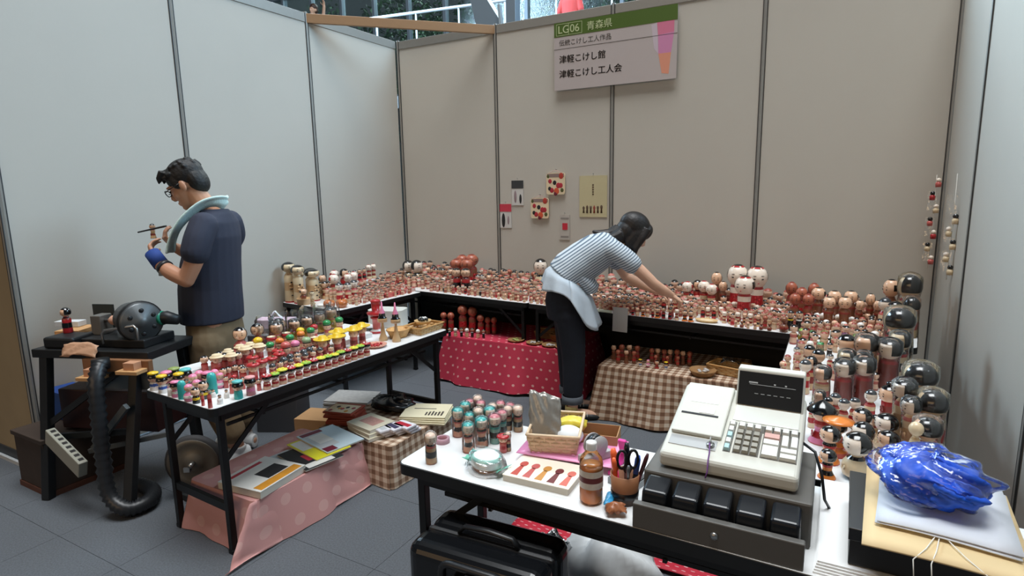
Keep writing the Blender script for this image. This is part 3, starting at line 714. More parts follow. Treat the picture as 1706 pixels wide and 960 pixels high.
('back right','brown',4.080,-0.748,0.700,0.226,-13,1.00),
('back right','brown',3.964,-0.895,0.700,0.204,14,1.00),
('back right','brown',4.048,-0.892,0.700,0.210,-3,1.00),
('back right','brown',4.128,-0.810,0.700,0.180,20,0.80),
('back right','brown',4.185,-0.736,0.700,0.213,-13,0.70),
('back right','brown',4.225,-0.780,0.700,0.181,-16,0.80),
('back right','redbrown',3.626,-1.050,0.700,0.083,-7,1.00),
('back right','brownball',3.656,-1.090,0.700,0.052,20,1.00),
('back right','brownball',3.735,-1.088,0.700,0.099,10,1.00),
('back right','suity',3.765,-1.034,0.700,0.126,-5,0.90),
('back right','suit',3.812,-1.036,0.700,0.129,-18,0.90),
('back right rows','redbody',3.224,-0.892,0.700,0.086,-9,1.00),
('back right rows','redw',3.258,-0.896,0.700,0.082,-8,1.00),
('back right rows','redbody',3.295,-0.887,0.700,0.088,-2,1.00),
('back right rows','redw',3.340,-0.885,0.700,0.088,26,1.00),
('back right rows','redband2',3.211,-0.695,0.700,0.093,15,1.00),
('back right rows','redw',3.260,-0.702,0.700,0.093,24,1.00),
('back right rows','redband2',3.302,-0.708,0.700,0.093,16,1.00),
('back right rows','redband2',3.358,-0.718,0.700,0.097,18,1.00),
('back right rows','redw',3.399,-0.722,0.700,0.099,2,1.00),
('back right rows','redband2',3.437,-0.712,0.700,0.098,6,1.00),
('back right rows','redband2',3.518,-0.724,0.700,0.097,11,1.00),
('back right rows','redw',3.542,-0.756,0.700,0.095,-8,1.00),
('back right rows','redw',3.377,-0.987,0.700,0.080,19,1.00),
('back right rows','redband2',3.417,-0.990,0.700,0.078,22,1.00),
('back right rows','redw',3.458,-0.988,0.700,0.083,5,1.00),
('back right rows','redband2',3.501,-0.992,0.700,0.079,2,1.00),
('back right rows','redw',3.535,-0.999,0.700,0.084,-9,1.00),
('back right rows','redband2',3.580,-1.004,0.700,0.077,12,1.00),
('back right rows','whitecap',3.576,-0.741,0.700,0.087,11,1.00),
('back right rows','whitecap',3.604,-0.762,0.700,0.088,24,1.00),
('back right rows','whitecap',3.639,-0.773,0.700,0.089,16,1.00),
('back right rows','whitecap',3.680,-0.787,0.700,0.090,-8,1.00),
('back right rows','redband',3.535,-0.528,0.700,0.098,-10,1.00),
('back right rows','natural',3.573,-0.547,0.700,0.092,21,1.00),
('back right rows','redband',3.609,-0.565,0.700,0.092,18,1.00),
('back right rows','natural',3.655,-0.572,0.700,0.097,19,1.00),
('back right rows','redband',3.694,-0.580,0.700,0.094,-12,1.00),
('back right front row','rosypale',3.460,-1.072,0.700,0.046,-4,1.00),
('back right front row','brownball',3.496,-1.074,0.700,0.046,-10,1.00),
('back right front row','rosypale',3.533,-1.081,0.700,0.043,9,1.00),
('back right front row','rosypale',3.574,-1.085,0.700,0.046,10,1.00),
('back right front row','brownball',3.609,-1.086,0.700,0.047,-1,1.00),
('back hand row','redband',2.894,-0.785,0.700,0.097,1,1.00),
('back hand row','redbody',2.934,-0.783,0.700,0.104,34,1.00),
('back hand row','redw',2.976,-0.789,0.700,0.100,10,1.00),
('back hand row','redband',3.017,-0.790,0.700,0.104,12,1.00),
('back hand row','redbody',3.055,-0.810,0.700,0.105,29,1.00),
('back hand row','redw',3.096,-0.803,0.700,0.097,-4,1.00),
('back hand row','redband',3.133,-0.817,0.700,0.100,17,1.00),
('back hand front row','bobflare',2.950,-1.008,0.700,0.073,12,1.00),
('back hand front row','redbody',2.993,-1.016,0.700,0.077,6,1.00),
('back hand front row','redbody',3.037,-1.021,0.700,0.074,-3,1.00),
('back hand front row','redw',3.083,-1.026,0.700,0.077,32,1.00),
('back hand front row','bobflare',3.136,-1.028,0.700,0.074,-1,1.00),
('back hand front row','bobflare',3.176,-1.033,0.700,0.075,14,1.00),
('back middle row','redband',2.646,-0.844,0.700,0.083,17,1.00),
('back middle row','rosy',2.686,-0.848,0.700,0.083,7,1.00),
('back middle row','redw',2.722,-0.858,0.700,0.082,18,1.00),
('back middle row','redbody',2.756,-0.860,0.700,0.081,5,1.00),
('back middle row','redband',2.793,-0.861,0.700,0.089,28,1.00),
('back middle row','rosy',2.830,-0.868,0.700,0.082,-4,1.00),
('back middle row','redw',2.863,-0.869,0.700,0.081,17,1.00),
('back middle row','redbody',2.897,-0.873,0.700,0.083,27,1.00),
('back middle front row','rosypale',2.737,-0.991,0.700,0.057,15,1.00),
('back middle front row','redbody',2.775,-0.995,0.700,0.062,30,1.00),
('back middle front row','rosypale',2.809,-0.999,0.700,0.062,28,1.00),
('back middle front row','bobflare',2.848,-1.000,0.700,0.060,7,1.00),
('back middle front row','rosypale',2.882,-1.007,0.700,0.061,32,1.00),
('back middle front row','redbody',2.919,-1.011,0.700,0.061,32,1.00),
('back far row','redw',2.323,-0.412,0.700,0.109,21,1.00),
('back far row','redband2',2.371,-0.426,0.700,0.112,39,1.00),
('back far row','rosy',2.426,-0.436,0.700,0.108,17,1.00),
('back far row','redw',2.481,-0.446,0.700,0.115,5,1.00),
('back far row','redband2',2.529,-0.457,0.700,0.109,32,1.00),
('back far row','rosy',2.586,-0.465,0.700,0.111,-1,1.00),
('back far row','redw',2.636,-0.479,0.700,0.110,8,1.00),
('back far row','redband2',2.690,-0.487,0.700,0.106,23,1.00),
('back far row','rosy',2.739,-0.501,0.700,0.114,34,1.00),
('back far row','redw',2.794,-0.515,0.700,0.115,2,1.00),
('back nearest woman','redw',2.376,-0.768,0.700,0.088,12,1.00),
('back nearest woman','rosypale',2.435,-0.768,0.700,0.088,16,1.00),
('back nearest woman','redw',2.484,-0.776,0.700,0.088,39,1.00),
('back nearest woman','rosypale',2.537,-0.776,0.700,0.087,2,1.00),
('back nearest woman','redw',2.596,-0.773,0.700,0.093,24,1.00),
('back left','redbrown',0.965,-0.483,0.700,0.265,50,1.20),
('back left','redbrown',1.095,-0.504,0.700,0.273,9,1.20),
('back left','redbrown',0.924,-0.329,0.700,0.284,23,1.10),
('back left','redbrown',1.050,-0.361,0.700,0.297,56,1.10),
('back left','redbody',1.098,-0.679,0.700,0.212,13,1.10),
('back left','redbody',1.194,-0.683,0.700,0.216,22,1.10),
('back left','bobround',1.735,-0.317,0.700,0.276,25,0.80),
('left stretch front row','rosypale',1.543,-0.833,0.700,0.053,20,1.00),
('left stretch front row','rosypale',1.613,-0.846,0.700,0.057,17,1.00),
('left stretch front row','rosypale',1.677,-0.851,0.700,0.056,15,1.00),
('left stretch front row','rosypale',1.734,-0.860,0.700,0.053,17,1.00),
('left stretch front row','rosypale',1.805,-0.869,0.700,0.053,47,1.00),
('left stretch front row','rosypale',1.867,-0.882,0.700,0.053,23,1.00),
('left stretch front row','rosypale',1.935,-0.892,0.700,0.053,13,1.00),
('left stretch front row','rosypale',1.992,-0.901,0.700,0.057,10,1.00),
('left stretch front row','rosypale',2.057,-0.906,0.700,0.058,45,1.00),
('left stretch second row','rosypale',1.443,-0.667,0.700,0.073,30,1.00),
('left stretch second row','redw',1.515,-0.678,0.700,0.067,24,1.00),
('left stretch second row','rosypale',1.584,-0.685,0.700,0.070,28,1.00),
('left stretch second row','redw',1.652,-0.699,0.700,0.070,42,1.00),
('left stretch second row','rosypale',1.717,-0.708,0.700,0.073,42,1.00),
('left stretch second row','redw',1.786,-0.716,0.700,0.072,14,1.00),
('left stretch second row','rosypale',1.855,-0.733,0.700,0.067,46,1.00),
('left stretch second row','redw',1.925,-0.738,0.700,0.067,7,1.00),
('left stretch second row','rosypale',1.998,-0.750,0.700,0.073,33,1.00),
('left stretch third row','rosy',1.363,-0.504,0.700,0.086,32,1.00),
('left stretch third row','redw',1.432,-0.519,0.700,0.091,23,1.00),
('left stretch third row','rosy',1.501,-0.528,0.700,0.088,24,1.00),
('left stretch third row','redw',1.571,-0.533,0.700,0.094,43,1.00),
('left stretch third row','rosy',1.642,-0.548,0.700,0.094,19,1.00),
('left stretch third row','redw',1.705,-0.556,0.700,0.092,21,1.00),
('left stretch third row','rosy',1.779,-0.568,0.700,0.094,25,1.00),
('left stretch third row','redw',1.846,-0.576,0.700,0.093,46,1.00),
('left stretch third row','rosy',1.916,-0.587,0.700,0.091,8,1.00),
('left stretch fourth row','rosy',1.274,-0.333,0.700,0.118,13,1.00),
('left stretch fourth row','redbrown',1.346,-0.347,0.700,0.121,25,1.00),
('left stretch fourth row','rosy',1.408,-0.356,0.700,0.119,27,1.00),
('left stretch fourth row','redbrown',1.482,-0.365,0.700,0.113,21,1.00),
('left stretch fourth row','rosy',1.547,-0.378,0.700,0.114,34,1.00),
('left stretch fourth row','redbrown',1.618,-0.387,0.700,0.111,16,1.00),
('left stretch fourth row','rosy',1.682,-0.397,0.700,0.111,10,1.00),
('left stretch fourth row','redbrown',1.749,-0.410,0.700,0.110,28,1.00),
('left stretch back row','redbody',1.265,-0.156,0.700,0.148,43,1.00),
('left stretch back row','redbrown',1.334,-0.161,0.700,0.144,36,1.00),
('left stretch back row','redbody',1.397,-0.169,0.700,0.143,28,1.00),
('left stretch back row','redbrown',1.473,-0.182,0.700,0.141,41,1.00),
('left stretch back row','redbody',1.541,-0.192,0.700,0.138,21,1.00),
('left stretch back row','redbrown',1.605,-0.194,0.700,0.140,18,1.00),
('corner front row','suit',0.845,-0.724,0.700,0.070,42,1.00),
('corner front row','natural',0.926,-0.733,0.700,0.067,55,1.00),
('corner front row','suit',1.004,-0.744,0.700,0.070,46,1.00),
('corner front row','natural',1.085,-0.751,0.700,0.067,34,1.00),
('corner front row','rosypale',1.159,-0.753,0.700,0.072,28,1.00),
('corner front row','redbody',1.238,-0.763,0.700,0.073,22,1.00),
('corner front row','rosypale',1.316,-0.775,0.700,0.071,14,1.00),
('corner front row','suit',1.399,-0.779,0.700,0.071,15,1.00),
('corner second row','redband',0.693,-0.578,0.700,0.104,39,1.00),
('corner second row','rosy',0.792,-0.578,0.700,0.102,38,1.00),
('corner second row','redw',0.890,-0.588,0.700,0.104,21,1.00),
('corner second row','redband',0.992,-0.590,0.700,0.099,46,1.00),
('corner second row','rosy',1.093,-0.593,0.700,0.102,22,1.00),
('corner second row','redw',1.185,-0.601,0.700,0.098,21,1.00),
('corner second row','redband',1.290,-0.607,0.700,0.103,50,1.00),
('corner back row','natural',0.461,-0.363,0.700,0.153,26,1.00),
('corner back row','brown',0.553,-0.373,0.700,0.155,33,1.00),
('corner back row','natural',0.648,-0.368,0.700,0.148,32,1.00),
('corner back row','natural',0.734,-0.376,0.700,0.151,26,1.00),
('corner back row','brown',0.826,-0.376,0.700,0.149,24,1.00),
('corner silver pair','silvercap',1.167,-0.446,0.700,0.127,41,1.00),
('corner silver pair','silvercap',1.219,-0.462,0.700,0.131,19,1.00),
('corner silver pair','brown',1.298,-0.468,0.700,0.131,35,1.00),
('left','pale',0.103,-1.629,0.700,0.330,80,1.25),
('left','pale',0.214,-1.635,0.700,0.312,73,1.30),
('left','palebald',0.101,-1.529,0.700,0.246,59,1.30),
('left','pale',0.128,-1.430,0.700,0.257,85,1.70),
('left','pale',0.234,-1.504,0.700,0.261,88,1.80),
('left','brown',0.184,-1.354,0.700,0.194,75,0.90),
('left','redw',0.339,-1.374,0.700,0.212,78,1.00),
('left','pale',0.214,-1.408,0.700,0.138,67,1.40),
('left','natural',0.274,-1.415,0.700,0.152,89,1.10),
('left','brown',0.296,-1.665,0.700,0.131,82,1.20),
('left','pale',0.413,-1.684,0.700,0.118,65,1.30),
('left','redw',0.132,-1.166,0.700,0.208,86,1.00),
('left','redbody',0.210,-1.127,0.700,0.219,93,1.00),
('left','redw',0.289,-1.165,0.700,0.184,69,1.00),
('left','redw',0.283,-1.088,0.700,0.192,93,1.00),
('left','silvercap',0.529,-1.509,0.700,0.170,74,1.00),
('left','silvercap',0.567,-1.452,0.700,0.166,63,1.00),
('left','silvercap',0.566,-1.381,0.700,0.177,83,1.00),
('left','bobround',0.405,-0.482,0.700,0.225,69,0.90),
('left','bobround',0.532,-0.512,0.700,0.235,83,0.90),
('left front row','rosypale',0.566,-1.539,0.700,0.045,60,1.00),
('left front row','rosypale',0.575,-1.494,0.700,0.047,43,1.00),
('left front row','rosypale',0.593,-1.418,0.700,0.046,33,1.00),
('left front row','rosypale',0.587,-1.340,0.700,0.045,36,1.00),
('left front row','rosypale',0.594,-1.297,0.700,0.045,63,1.00),
('left front row','rosypale',0.601,-1.239,0.700,0.044,23,1.00),
('left table rows','rosy',0.422,-1.163,0.700,0.074,43,1.00),
('left table rows','redw',0.429,-1.105,0.700,0.076,46,1.00),
('left table rows','rosy',0.435,-1.044,0.700,0.075,35,1.00),
('left table rows','redw',0.446,-0.981,0.700,0.074,30,1.00),
('left table rows','rosy',0.451,-0.915,0.700,0.072,24,1.00),
('left table rows','redw',0.459,-0.856,0.700,0.075,28,1.00),
('left table rows','redbody',0.708,-1.192,0.700,0.063,56,1.00),
('left table rows','rosypale',0.719,-1.119,0.700,0.057,32,1.00),
('left table rows','redbody',0.724,-1.040,0.700,0.058,58,1.00),
('left table rows','rosypale',0.733,-0.970,0.700,0.059,58,1.00),
('left table rows','rosy',0.408,-0.695,0.700,0.090,28,1.00),
('left table rows','redband',0.426,-0.631,0.700,0.093,49,1.00),
('left table rows','rosy',0.450,-0.578,0.700,0.092,49,1.00),
('left table rows','redband',0.459,-0.530,0.700,0.094,32,1.00),
('left table rows','rosy',0.483,-0.454,0.700,0.092,29,1.00),
('left table rows','redband',0.500,-0.395,0.700,0.093,48,1.00),
('low polka','redbrown',1.045,-0.823,0.385,0.154,36,1.00),
('low polka','redbrown',1.127,-0.833,0.385,0.163,44,1.00),
('low polka','redbrown',1.233,-0.807,0.385,0.230,30,1.00),
('low polka','redbrown',1.323,-0.793,0.385,0.219,48,1.00),
('low polka','redbrown',1.417,-0.817,0.385,0.165,20,1.00),
('low polka','redbrown',1.471,-0.792,0.385,0.144,34,0.90),
('low polka','redbrown',1.519,-0.770,0.385,0.144,35,0.90),
('low polka front row','suit',1.225,-0.998,0.385,0.073,41,1.00),
('low polka front row','whitecap',1.272,-0.981,0.385,0.075,53,1.00),
('low polka front row','suit',1.324,-0.970,0.385,0.074,16,1.00),
('low polka front row','whitecap',1.370,-0.959,0.385,0.078,22,1.00),
('low polka front row','suit',1.414,-0.946,0.385,0.077,32,1.00),
('low polka front row','whitecap',1.466,-0.941,0.385,0.075,39,1.00),
('low polka front row','suit',1.513,-0.930,0.385,0.072,37,1.00),
('low gingham left group','brown',2.649,-1.019,0.375,0.105,2,1.00),
('low gingham left group','redbrown',2.702,-1.002,0.375,0.110,38,1.00),
('low gingham left group','brown',2.754,-0.989,0.375,0.112,-3,1.00),
('low gingham left group','redbrown',2.805,-0.971,0.375,0.106,-2,1.00),
('low gingham left group','redbrown',2.704,-1.086,0.375,0.094,2,1.00),
('low gingham left group','brown',2.757,-1.070,0.375,0.093,15,1.00),
('low gingham left group','redbrown',2.807,-1.054,0.375,0.088,15,1.00),
('low gingham right group','redbrown',2.905,-0.959,0.375,0.097,12,1.00),
('low gingham right group','brown',2.945,-0.955,0.375,0.101,16,1.00),
('low gingham right group','redbrown',2.989,-0.951,0.375,0.095,-5,1.00),
('low gingham right group','brown',3.029,-0.948,0.375,0.101,4,1.00),
('low gingham right group','redbrown',3.073,-0.941,0.375,0.102,22,1.00),
('low gingham right group','brown',3.113,-0.938,0.375,0.098,-5,1.00),
('low gingham right group','redbrown',3.157,-0.933,0.375,0.096,29,1.00),
('low gingham right front','redbrown',2.951,-1.029,0.375,0.070,-0,1.00),
('low gingham right front','redbrown',3.027,-1.014,0.375,0.069,34,1.00),
('low gingham right front','redbrown',3.092,-0.992,0.375,0.070,3,1.00),
('low gingham bright group','yellowcap',2.866,-1.103,0.375,0.052,15,1.00),
('low gingham bright group','pinkball',2.918,-1.097,0.375,0.057,32,1.00),
('low gingham bright group','bobred',2.977,-1.094,0.375,0.054,14,1.00),
('low gingham bright group','yellowcap',3.038,-1.094,0.375,0.053,19,1.00)]
N_HAT = 119
DESC = {'redband': 'red-banded kokeshi', 'redband2': 'slender-waisted red-banded kokeshi', 'redbody': 'red-bodied kokeshi', 'redw': 'pale kokeshi with red bands', 'bigred': 'large white kokeshi with red stripes', 'rosy': 'rosy kokeshi',
 'rosypale': 'squat rosy kokeshi', 'natural': 'plain wooden kokeshi', 'pale': 'pale wooden kokeshi with black bob', 'palebald': 'pale bald kokeshi', 'brown': 'brown kokeshi', 'brownball': 'round brown kokeshi', 'redbrown': 'red-brown kokeshi',
 'bobflare': 'black-bobbed kokeshi with flared orange skirt', 'bobred': 'black-bobbed kokeshi in red skirt', 'bobround': 'round-bodied kokeshi with black bob', 'conehat': 'kokeshi under a black cone hat', 'dischat': 'kokeshi under a flat tan hat', 'knot': 'red kokeshi with black topknot',
 'bandbig': 'wrapped kokeshi with red and black bands', 'blackbig': 'wrapped kokeshi with smooth black hair', 'wrapnat': 'slim wrapped kokeshi', 'redrobe': 'wrapped kokeshi in dark red robe', 'navybob': 'wrapped plain kokeshi with long black hair', 'suit': 'small dark-dressed kokeshi', 'suity': 'dark kokeshi in yellow top',
 'candy_green': 'green wrapped kokeshi', 'candy_pink': 'pink wrapped kokeshi', 'candy_yellow': 'yellow wrapped kokeshi', 'whitecap': 'white-capped kokeshi', 'silvercap': 'glossy dark-headed kokeshi', 'tealwrap': 'wrapped kokeshi with teal hair', 'pinkwrap': 'wrapped kokeshi with rose hair', 'palewrap': 'wrapped pale kokeshi',
 'boater': 'doll in straw boater', 'applehat': 'doll in red apple hat', 'sombrero': 'doll in yellow sombrero', 'rbob': 'red doll with black bob', 'ball_green': 'doll with green ball cap', 'ball_yellow': 'doll with yellow ball cap', 'ball_pinkc': 'doll with pink ball cap', 'ball_orange': 'doll with orange ball cap', 'ball_red': 'doll with red ball cap', 'ball_mauve': 'doll with mauve ball cap', 'ball_mint': 'doll with mint ball cap',
 'flower_red': 'doll in red flowered hat', 'flower_green': 'doll in green flowered hat', 'flower_yellow': 'doll in yellow flowered hat', 'jarhat': 'doll in red pot hat', 'greyhead': 'dark grey-haired doll', 'yellowcap': 'doll in yellow beret', 'pinkcap': 'doll in pink beret', 'greencap': 'doll in olive beret', 'tealcap': 'doll in teal beret', 'rosecap': 'dusty pink doll in beret', 'tealrobe': 'hooded teal peg doll', 'pinkball': 'round pink doll',
 'blackbob': 'squat doll with black bob', 'tower': 'thin red peg doll', 'whitepot': 'white pot doll with dark head', 'bigbob': 'large rosy doll with black bob', 'bagdoll': 'yellow doll in clear bag'}
PLACE = {'checkout': 'on the checkout table', 'right': 'on the right-wall table', 'right back rows': 'in the right table back rows', 'back right': 'on the back table, right part', 'back right rows': 'in the back table right rows', 'back right front row': 'at the back table right edge', 'back hand row': 'under the woman hands', 'back hand front row': 'in front of the woman hands',
 'back middle row': 'in the back table middle row', 'back middle front row': 'at the back table middle edge', 'back far row': 'below the woman arms', 'back nearest woman': 'beside the woman waist', 'back left': 'on the back table, left part', 'left': 'on the left-wall table', 'left front row': 'at the left table edge', 'left table rows': 'in the left table rows',
 'low polka': 'on the red polka cloth', 'low polka front row': 'at the red polka cloth edge', 'low gingham bright group': 'on the brown gingham cloth'}
idx = {}; tot = {}
order = sorted(range(len(DOLLS)), key=lambda i: ((Vector(DOLLS[i][2:4])-CAM.xy).angle_signed(Vector((-.484, .875)))))
CAMR = rt2
def scr(i):
    p = Vector((DOLLS[i][2], DOLLS[i][3], DOLLS[i][4]))-CAM; return p.dot(rt2)/p.dot(fw)
for i in sorted(range(len(DOLLS)), key=scr):
    row, key, x, y, z, h, r, ws = DOLLS[i]
    hatd = i < N_HAT
    where = PLACE.get(row) or ('in '+('hat table ' if hatd else 'the ')+row.replace('jar hat row', 'rear ball cap row').replace('middle filler row', 'row beside the sombreros').replace('left stretch', 'back table left').replace('corner', 'back table corner'))
    k = (DESC[key], where); idx[k] = idx.get(k, 0)+1; tot.setdefault(k, []).append((i, idx[k]))
for (ds, where), lst in tot.items():
    for i, n in lst:
        row, key, x, y, z, h, r, ws = DOLLS[i]; hatd = i < N_HAT
        lab = ('%s, %s from left, %s' % (ds, ordinal(n), where)) if len(lst) > 1 else '%s %s' % (ds, where)
        put_doll(key, x, y, z, h, math.radians(r), lab, ('hat dolls, ' if hatd else 'kokeshi, ')+row, 'hat doll' if hatd else 'kokeshi doll', 'hat_doll' if hatd else 'kokeshi_doll', ws)
# stepped riser at the back of the hat doll table
TA = math.atan2(1.585, .079)
rz = thing('step_riser', 'low white two-step riser under the rear rows of hat dolls', 'riser', (1.762, -3.467, TT), TA)
B().box(.12, 1.21, .29, .42, 0, .03).build('lower_step', lam, rz, bevel=.002); B().box(.12, 1.21, .42, .528, 0, .06).build('upper_step', lam, rz, bevel=.002)
# clear bags standing up around the rear dolls
for k in range(6):
    c_ = Vector((1.762, -3.467, 0)) + Matrix.Rotation(TA, 3, 'Z') @ Vector((.60+.095*k, .475, 0)); rnd = random.Random(k); ph = [rnd.uniform(0, 6) for _ in range(4)]
    m = B(); m.grid(20, 8, lambda u, v: (.043*math.cos(2*PI*u)*(1+.12*math.sin(5*2*PI*u+ph[0])*v), .036*math.sin(2*PI*u)*(1-.55*max(0, v-.6)*2)*(1+.12*math.sin(4*2*PI*u+ph[1])*v), .004+v*.165+.012*math.sin(3*2*PI*u+ph[2])*v))
    o = m.build('clear_bag', clear_plastic('standing_bag', .10), None, (c_.x, c_.y, TT+.06), TA); tag(o, '%s clear cellophane bag in the rear row of the hat doll table' % (ordinal(k+1)), 'bag', 'cellophane bags on the hat doll table')
# the many tiny dolls between the single ones on the long tables
crowd = B(); CM = [M('tiny_rose', (188, 112, 100), .4, noise=.15, nscale=40), M('tiny_tan', (196, 156, 122), .4, noise=.15, nscale=40), red, M('tiny_brick', (150, 70, 58), .4, noise=.15, nscale=40), M('tiny_face', (222, 184, 158), .4), hairb, M('tiny_cream', (214, 188, 158), .4, noise=.15, nscale=40), skin_p, M('tiny_dusk', (168, 92, 84), .4, noise=.15, nscale=40)]; rnd = random.Random(11)
taken = [(3.10, -1.0, .05), (2.985, -.89, .05), (3.27, -1.0, .07)]+[(.28+(-.17+.034*k)*.086, -.98+(-.17+.034*k)*.996, .06) for k in range(11)]+[(d[2], d[3], .2*d[5]*d[7]) for d in DOLLS if d[4] > .65]
def tiny(x, y, h, tone):
    r = h*.19; c = {0: (0, 4), 1: (1, 3), 2: (0, 2), 3: (6, 0), 4: (3, 0), 5: (1, 6), 6: (8, 4)}[tone]
    crowd.lathe([(r*.9, 0), (r, h*.1), (r*.8, h*.35), (r*.95, h*.52), (r*.45, h*.62)], 8, [c[0], c[1], c[0], c[1]], c=(x, y, TT))
    crowd.ell((x, y, TT+h*.79), (h*.19, h*.19, h*.2), 8, 6, 4 if tone != 3 else 7)
    crowd.ell((x, y, TT+h*.80), (h*.2, h*.2, h*.2), 8, 6, (5, 3, 5, 0, 5, 3, 5)[tone], lambda t, k: t > .66)
def fill(o, ang, a0, a1, b0, b1, step, h0, h1, keep):
    ex = Vector((math.cos(ang), math.sin(ang))); ny = Vector((-ex.y, ex.x)); o = Vector(o); a = a0; row = 0
    while a < a1:
        b = b0+(row % 2)*step/2
        while b < b1:
            p = o+ex*(a+rnd.uniform(-.008, .008))+ny*(b+rnd.uniform(-.008, .008)); h = (h0+(h1-h0)*(b-b0)/(b1-b0))*rnd.uniform(.85, 1.2)
            if rnd.random() < keep and all((p.x-x)**2+(p.y-y)**2 > (r+h*.2)**2 for x, y, r in taken):
                tiny(p.x, p.y, h, rnd.choice((0, 0, 1, 2, 3, 4, 5, 5, 6, 6))); taken.append((p.x, p.y, h*.16))
            b += step
        a += step; row += 1
fill((p0.x, p0.y), BA, .84, 2.35, .05, .70, .041, .07, .15, .97)
fill((p0.x, p0.y), BA, 2.35, 4.3, .06, .70, .041, .07, .14, .97)
fill((p0.x, p0.y), BA, .15, .84, .1, .70, .045, .1, .15, .9)
fill((.742, -1.738), math.atan2(.93, .08), .22, .88, .05, .66, .042, .06, .14, .95)
fill((3.775, -3.005), 0, .03, .50, .95, 1.78, .05, .075, .10, .35)
o = crowd.build('kokeshi_crowd', CM); tag(o, 'dense crowd of tiny rosy kokeshi filling the long display tables', 'kokeshi crowd', None, 'stuff')
# ================================================================== checkout table
Z0 = TT
reg_w = M('register_shell', (206, 206, 196), .45, noise=.02)
reg_g = M('register_grey', (168, 168, 160), .5)
reg_d = M('drawer_grey', (88, 86, 82), .55, noise=.05)
blk_pl = M('black_plastic', (18, 21, 26), .28, noise=.1)
key_w = M('key_white', (226, 226, 220), .4); key_g = M('key_grey', (150, 146, 134), .45); key_b = M('key_blue', (170, 205, 212), .4); key_p = M('key_pink', (214, 170, 160), .4)
paperw = M('paper_white', (236, 238, 238), .7)
dr = thing('cash_till', 'dark grey cash till with five black coin bins under the register', 'cash till', (3.551, -3.497, Z0), .0)
B().box(0, .412, .098, .41, 0, .118).build('drawer_body', reg_d, dr, bevel=.006)
B().box(0, .402, 0, .022, 0, .068).build('drawer_front', reg_d, dr, bevel=.003)
B().box(.006, .396, .022, .1, .002, .02).build('drawer_tray', reg_d, dr)
B().lathe([(.0, 0), (.0095, 0), (.0095, .006), (.004, .008), (0, .008)], 16, cap=False).build('lock', M('steel', (170, 170, 168), .3, .9), dr, (.205, -.001, .035), rot=(PI/2, 0, 0))
for k in range(5):
    x0 = .012+k*.0775
    m = B(); m.add([(x0, .024, .02), (x0+.07, .024, .02), (x0+.07, .098, .02), (x0, .098, .02), (x0+.003, .03, .094), (x0+.067, .03, .094), (x0+.067, .095, .112), (x0+.003, .095, .112)], [(0, 3, 2, 1), (4, 5, 6, 7), (0, 1, 5, 4), (1, 2, 6, 5), (2, 3, 7, 6), (3, 0, 4, 7)])
    m.build('coin_bin', blk_pl, dr, bevel=.008, bseg=3)
rg = thing('cash_register', 'cream electronic cash register with black display and many keys', 'cash register', (3.583, -3.368, Z0+.118), 0)
Wd, Dp = .345, .335
m = B(); zf, zb = .045, .14
m.add([(0, 0, .004), (Wd, 0, .004), (Wd, Dp, .004), (0, Dp, .004), (0, 0, zf), (Wd, 0, zf), (Wd, Dp, zb), (0, Dp, zb)], [(0, 3, 2, 1), (4, 5, 6, 7), (0, 1, 5, 4), (1, 2, 6, 5), (2, 3, 7, 6), (3, 0, 4, 7)])
m.build('shell', reg_w, rg, bevel=.012, bseg=3)
sl = math.atan2(zb-zf, Dp); SM = Matrix.Translation((0, 0, zf)) @ Matrix.Rotation(sl, 4, 'X')
def on_top(name, x0, x1, y0, y1, z0, z1, mat, bev=0):
    m = B(); m.M = SM; return m.box(x0, x1, y0, y1, z0, z1).build(name, mat, rg, bevel=bev)
on_top('printer_cover', .012, .148, .09, .335, 0, .012, reg_w, .004)
on_top('paper_label', .035, .115, .235, .285, .012, .0127, paperw)
on_top('receipt', .07, .112, .185, .212, .012, .0135, paperw)
on_top('receipt_slot', .022, .125, .172, .18, .011, .0132, blk_pl)
on_top('lock_plate', .015, .14, .042, .083, -.002, .002, M('grey_plate', (176, 178, 178), .4, .3))
m = B(); m.M = SM @ Matrix.Translation((.125, .06, .002)); m.lathe([(0, 0), (.011, 0), (.011, .006), (0, .006)], 14, cap=False); m.box(-.0015, .0015, -.009, .009, .006, .024); m.build('mode_key', M('steel', (170, 170, 168), .3, .9), rg)
B().tube([SM @ Vector((.125, .05, .02)), SM @ Vector((.128, .03, .004)), SM @ Vector((.13, .0, .003)), (.131, -.012, .02), (.128, -.022, .006)], .0018, 6).build('key_cord', M('cord_purple', (110, 60, 130), .6), rg)
on_top('cream_panel', .162, .332, .19, .265, 0, .003, M('panel_cream', (222, 224, 216), .3), .002)  # plain cream panel between the keys and the display
def key(x, y, w_, h_, mat, z1=.011):
    m = B(); m.M = SM; m.add([(x, y, 0), (x+w_, y, 0), (x+w_, y+h_, 0), (x, y+h_, 0), (x+.0018, y+.0018, z1), (x+w_-.0018, y+.0018, z1), (x+w_-.0018, y+h_-.0018, z1), (x+.0018, y+h_-.0018, z1)], [(0, 3, 2, 1), (4, 5, 6, 7), (0, 1, 5, 4), (1, 2, 6, 5), (2, 3, 7, 6), (3, 0, 4, 7)])
    m.build('key', mat, rg)
for x0, x1, y0, y1 in ((.157, .176, .05, .182), (.181, .245, .05, .15), (.249, .336, .05, .182), (.181, .336, .152, .183)): on_top('key_bed', x0, x1, y0, y1, -.002, .0012, M('key_bed_dark', (96, 94, 88), .6))
for i in range(5): key(.159, .053+i*.026, .015, .021, key_b if i in (0, 2) else key_w)
for i in range(4):
    for j in range(3): key(.183+j*.0205, .053+i*.024, .0175, .019, key_g)
for j in range(3): key(.183+j*.0205, .156, .0175, .022, key_w)
for j in range(4): key(.251+j*.0212, .156, .018, .022, key_w)
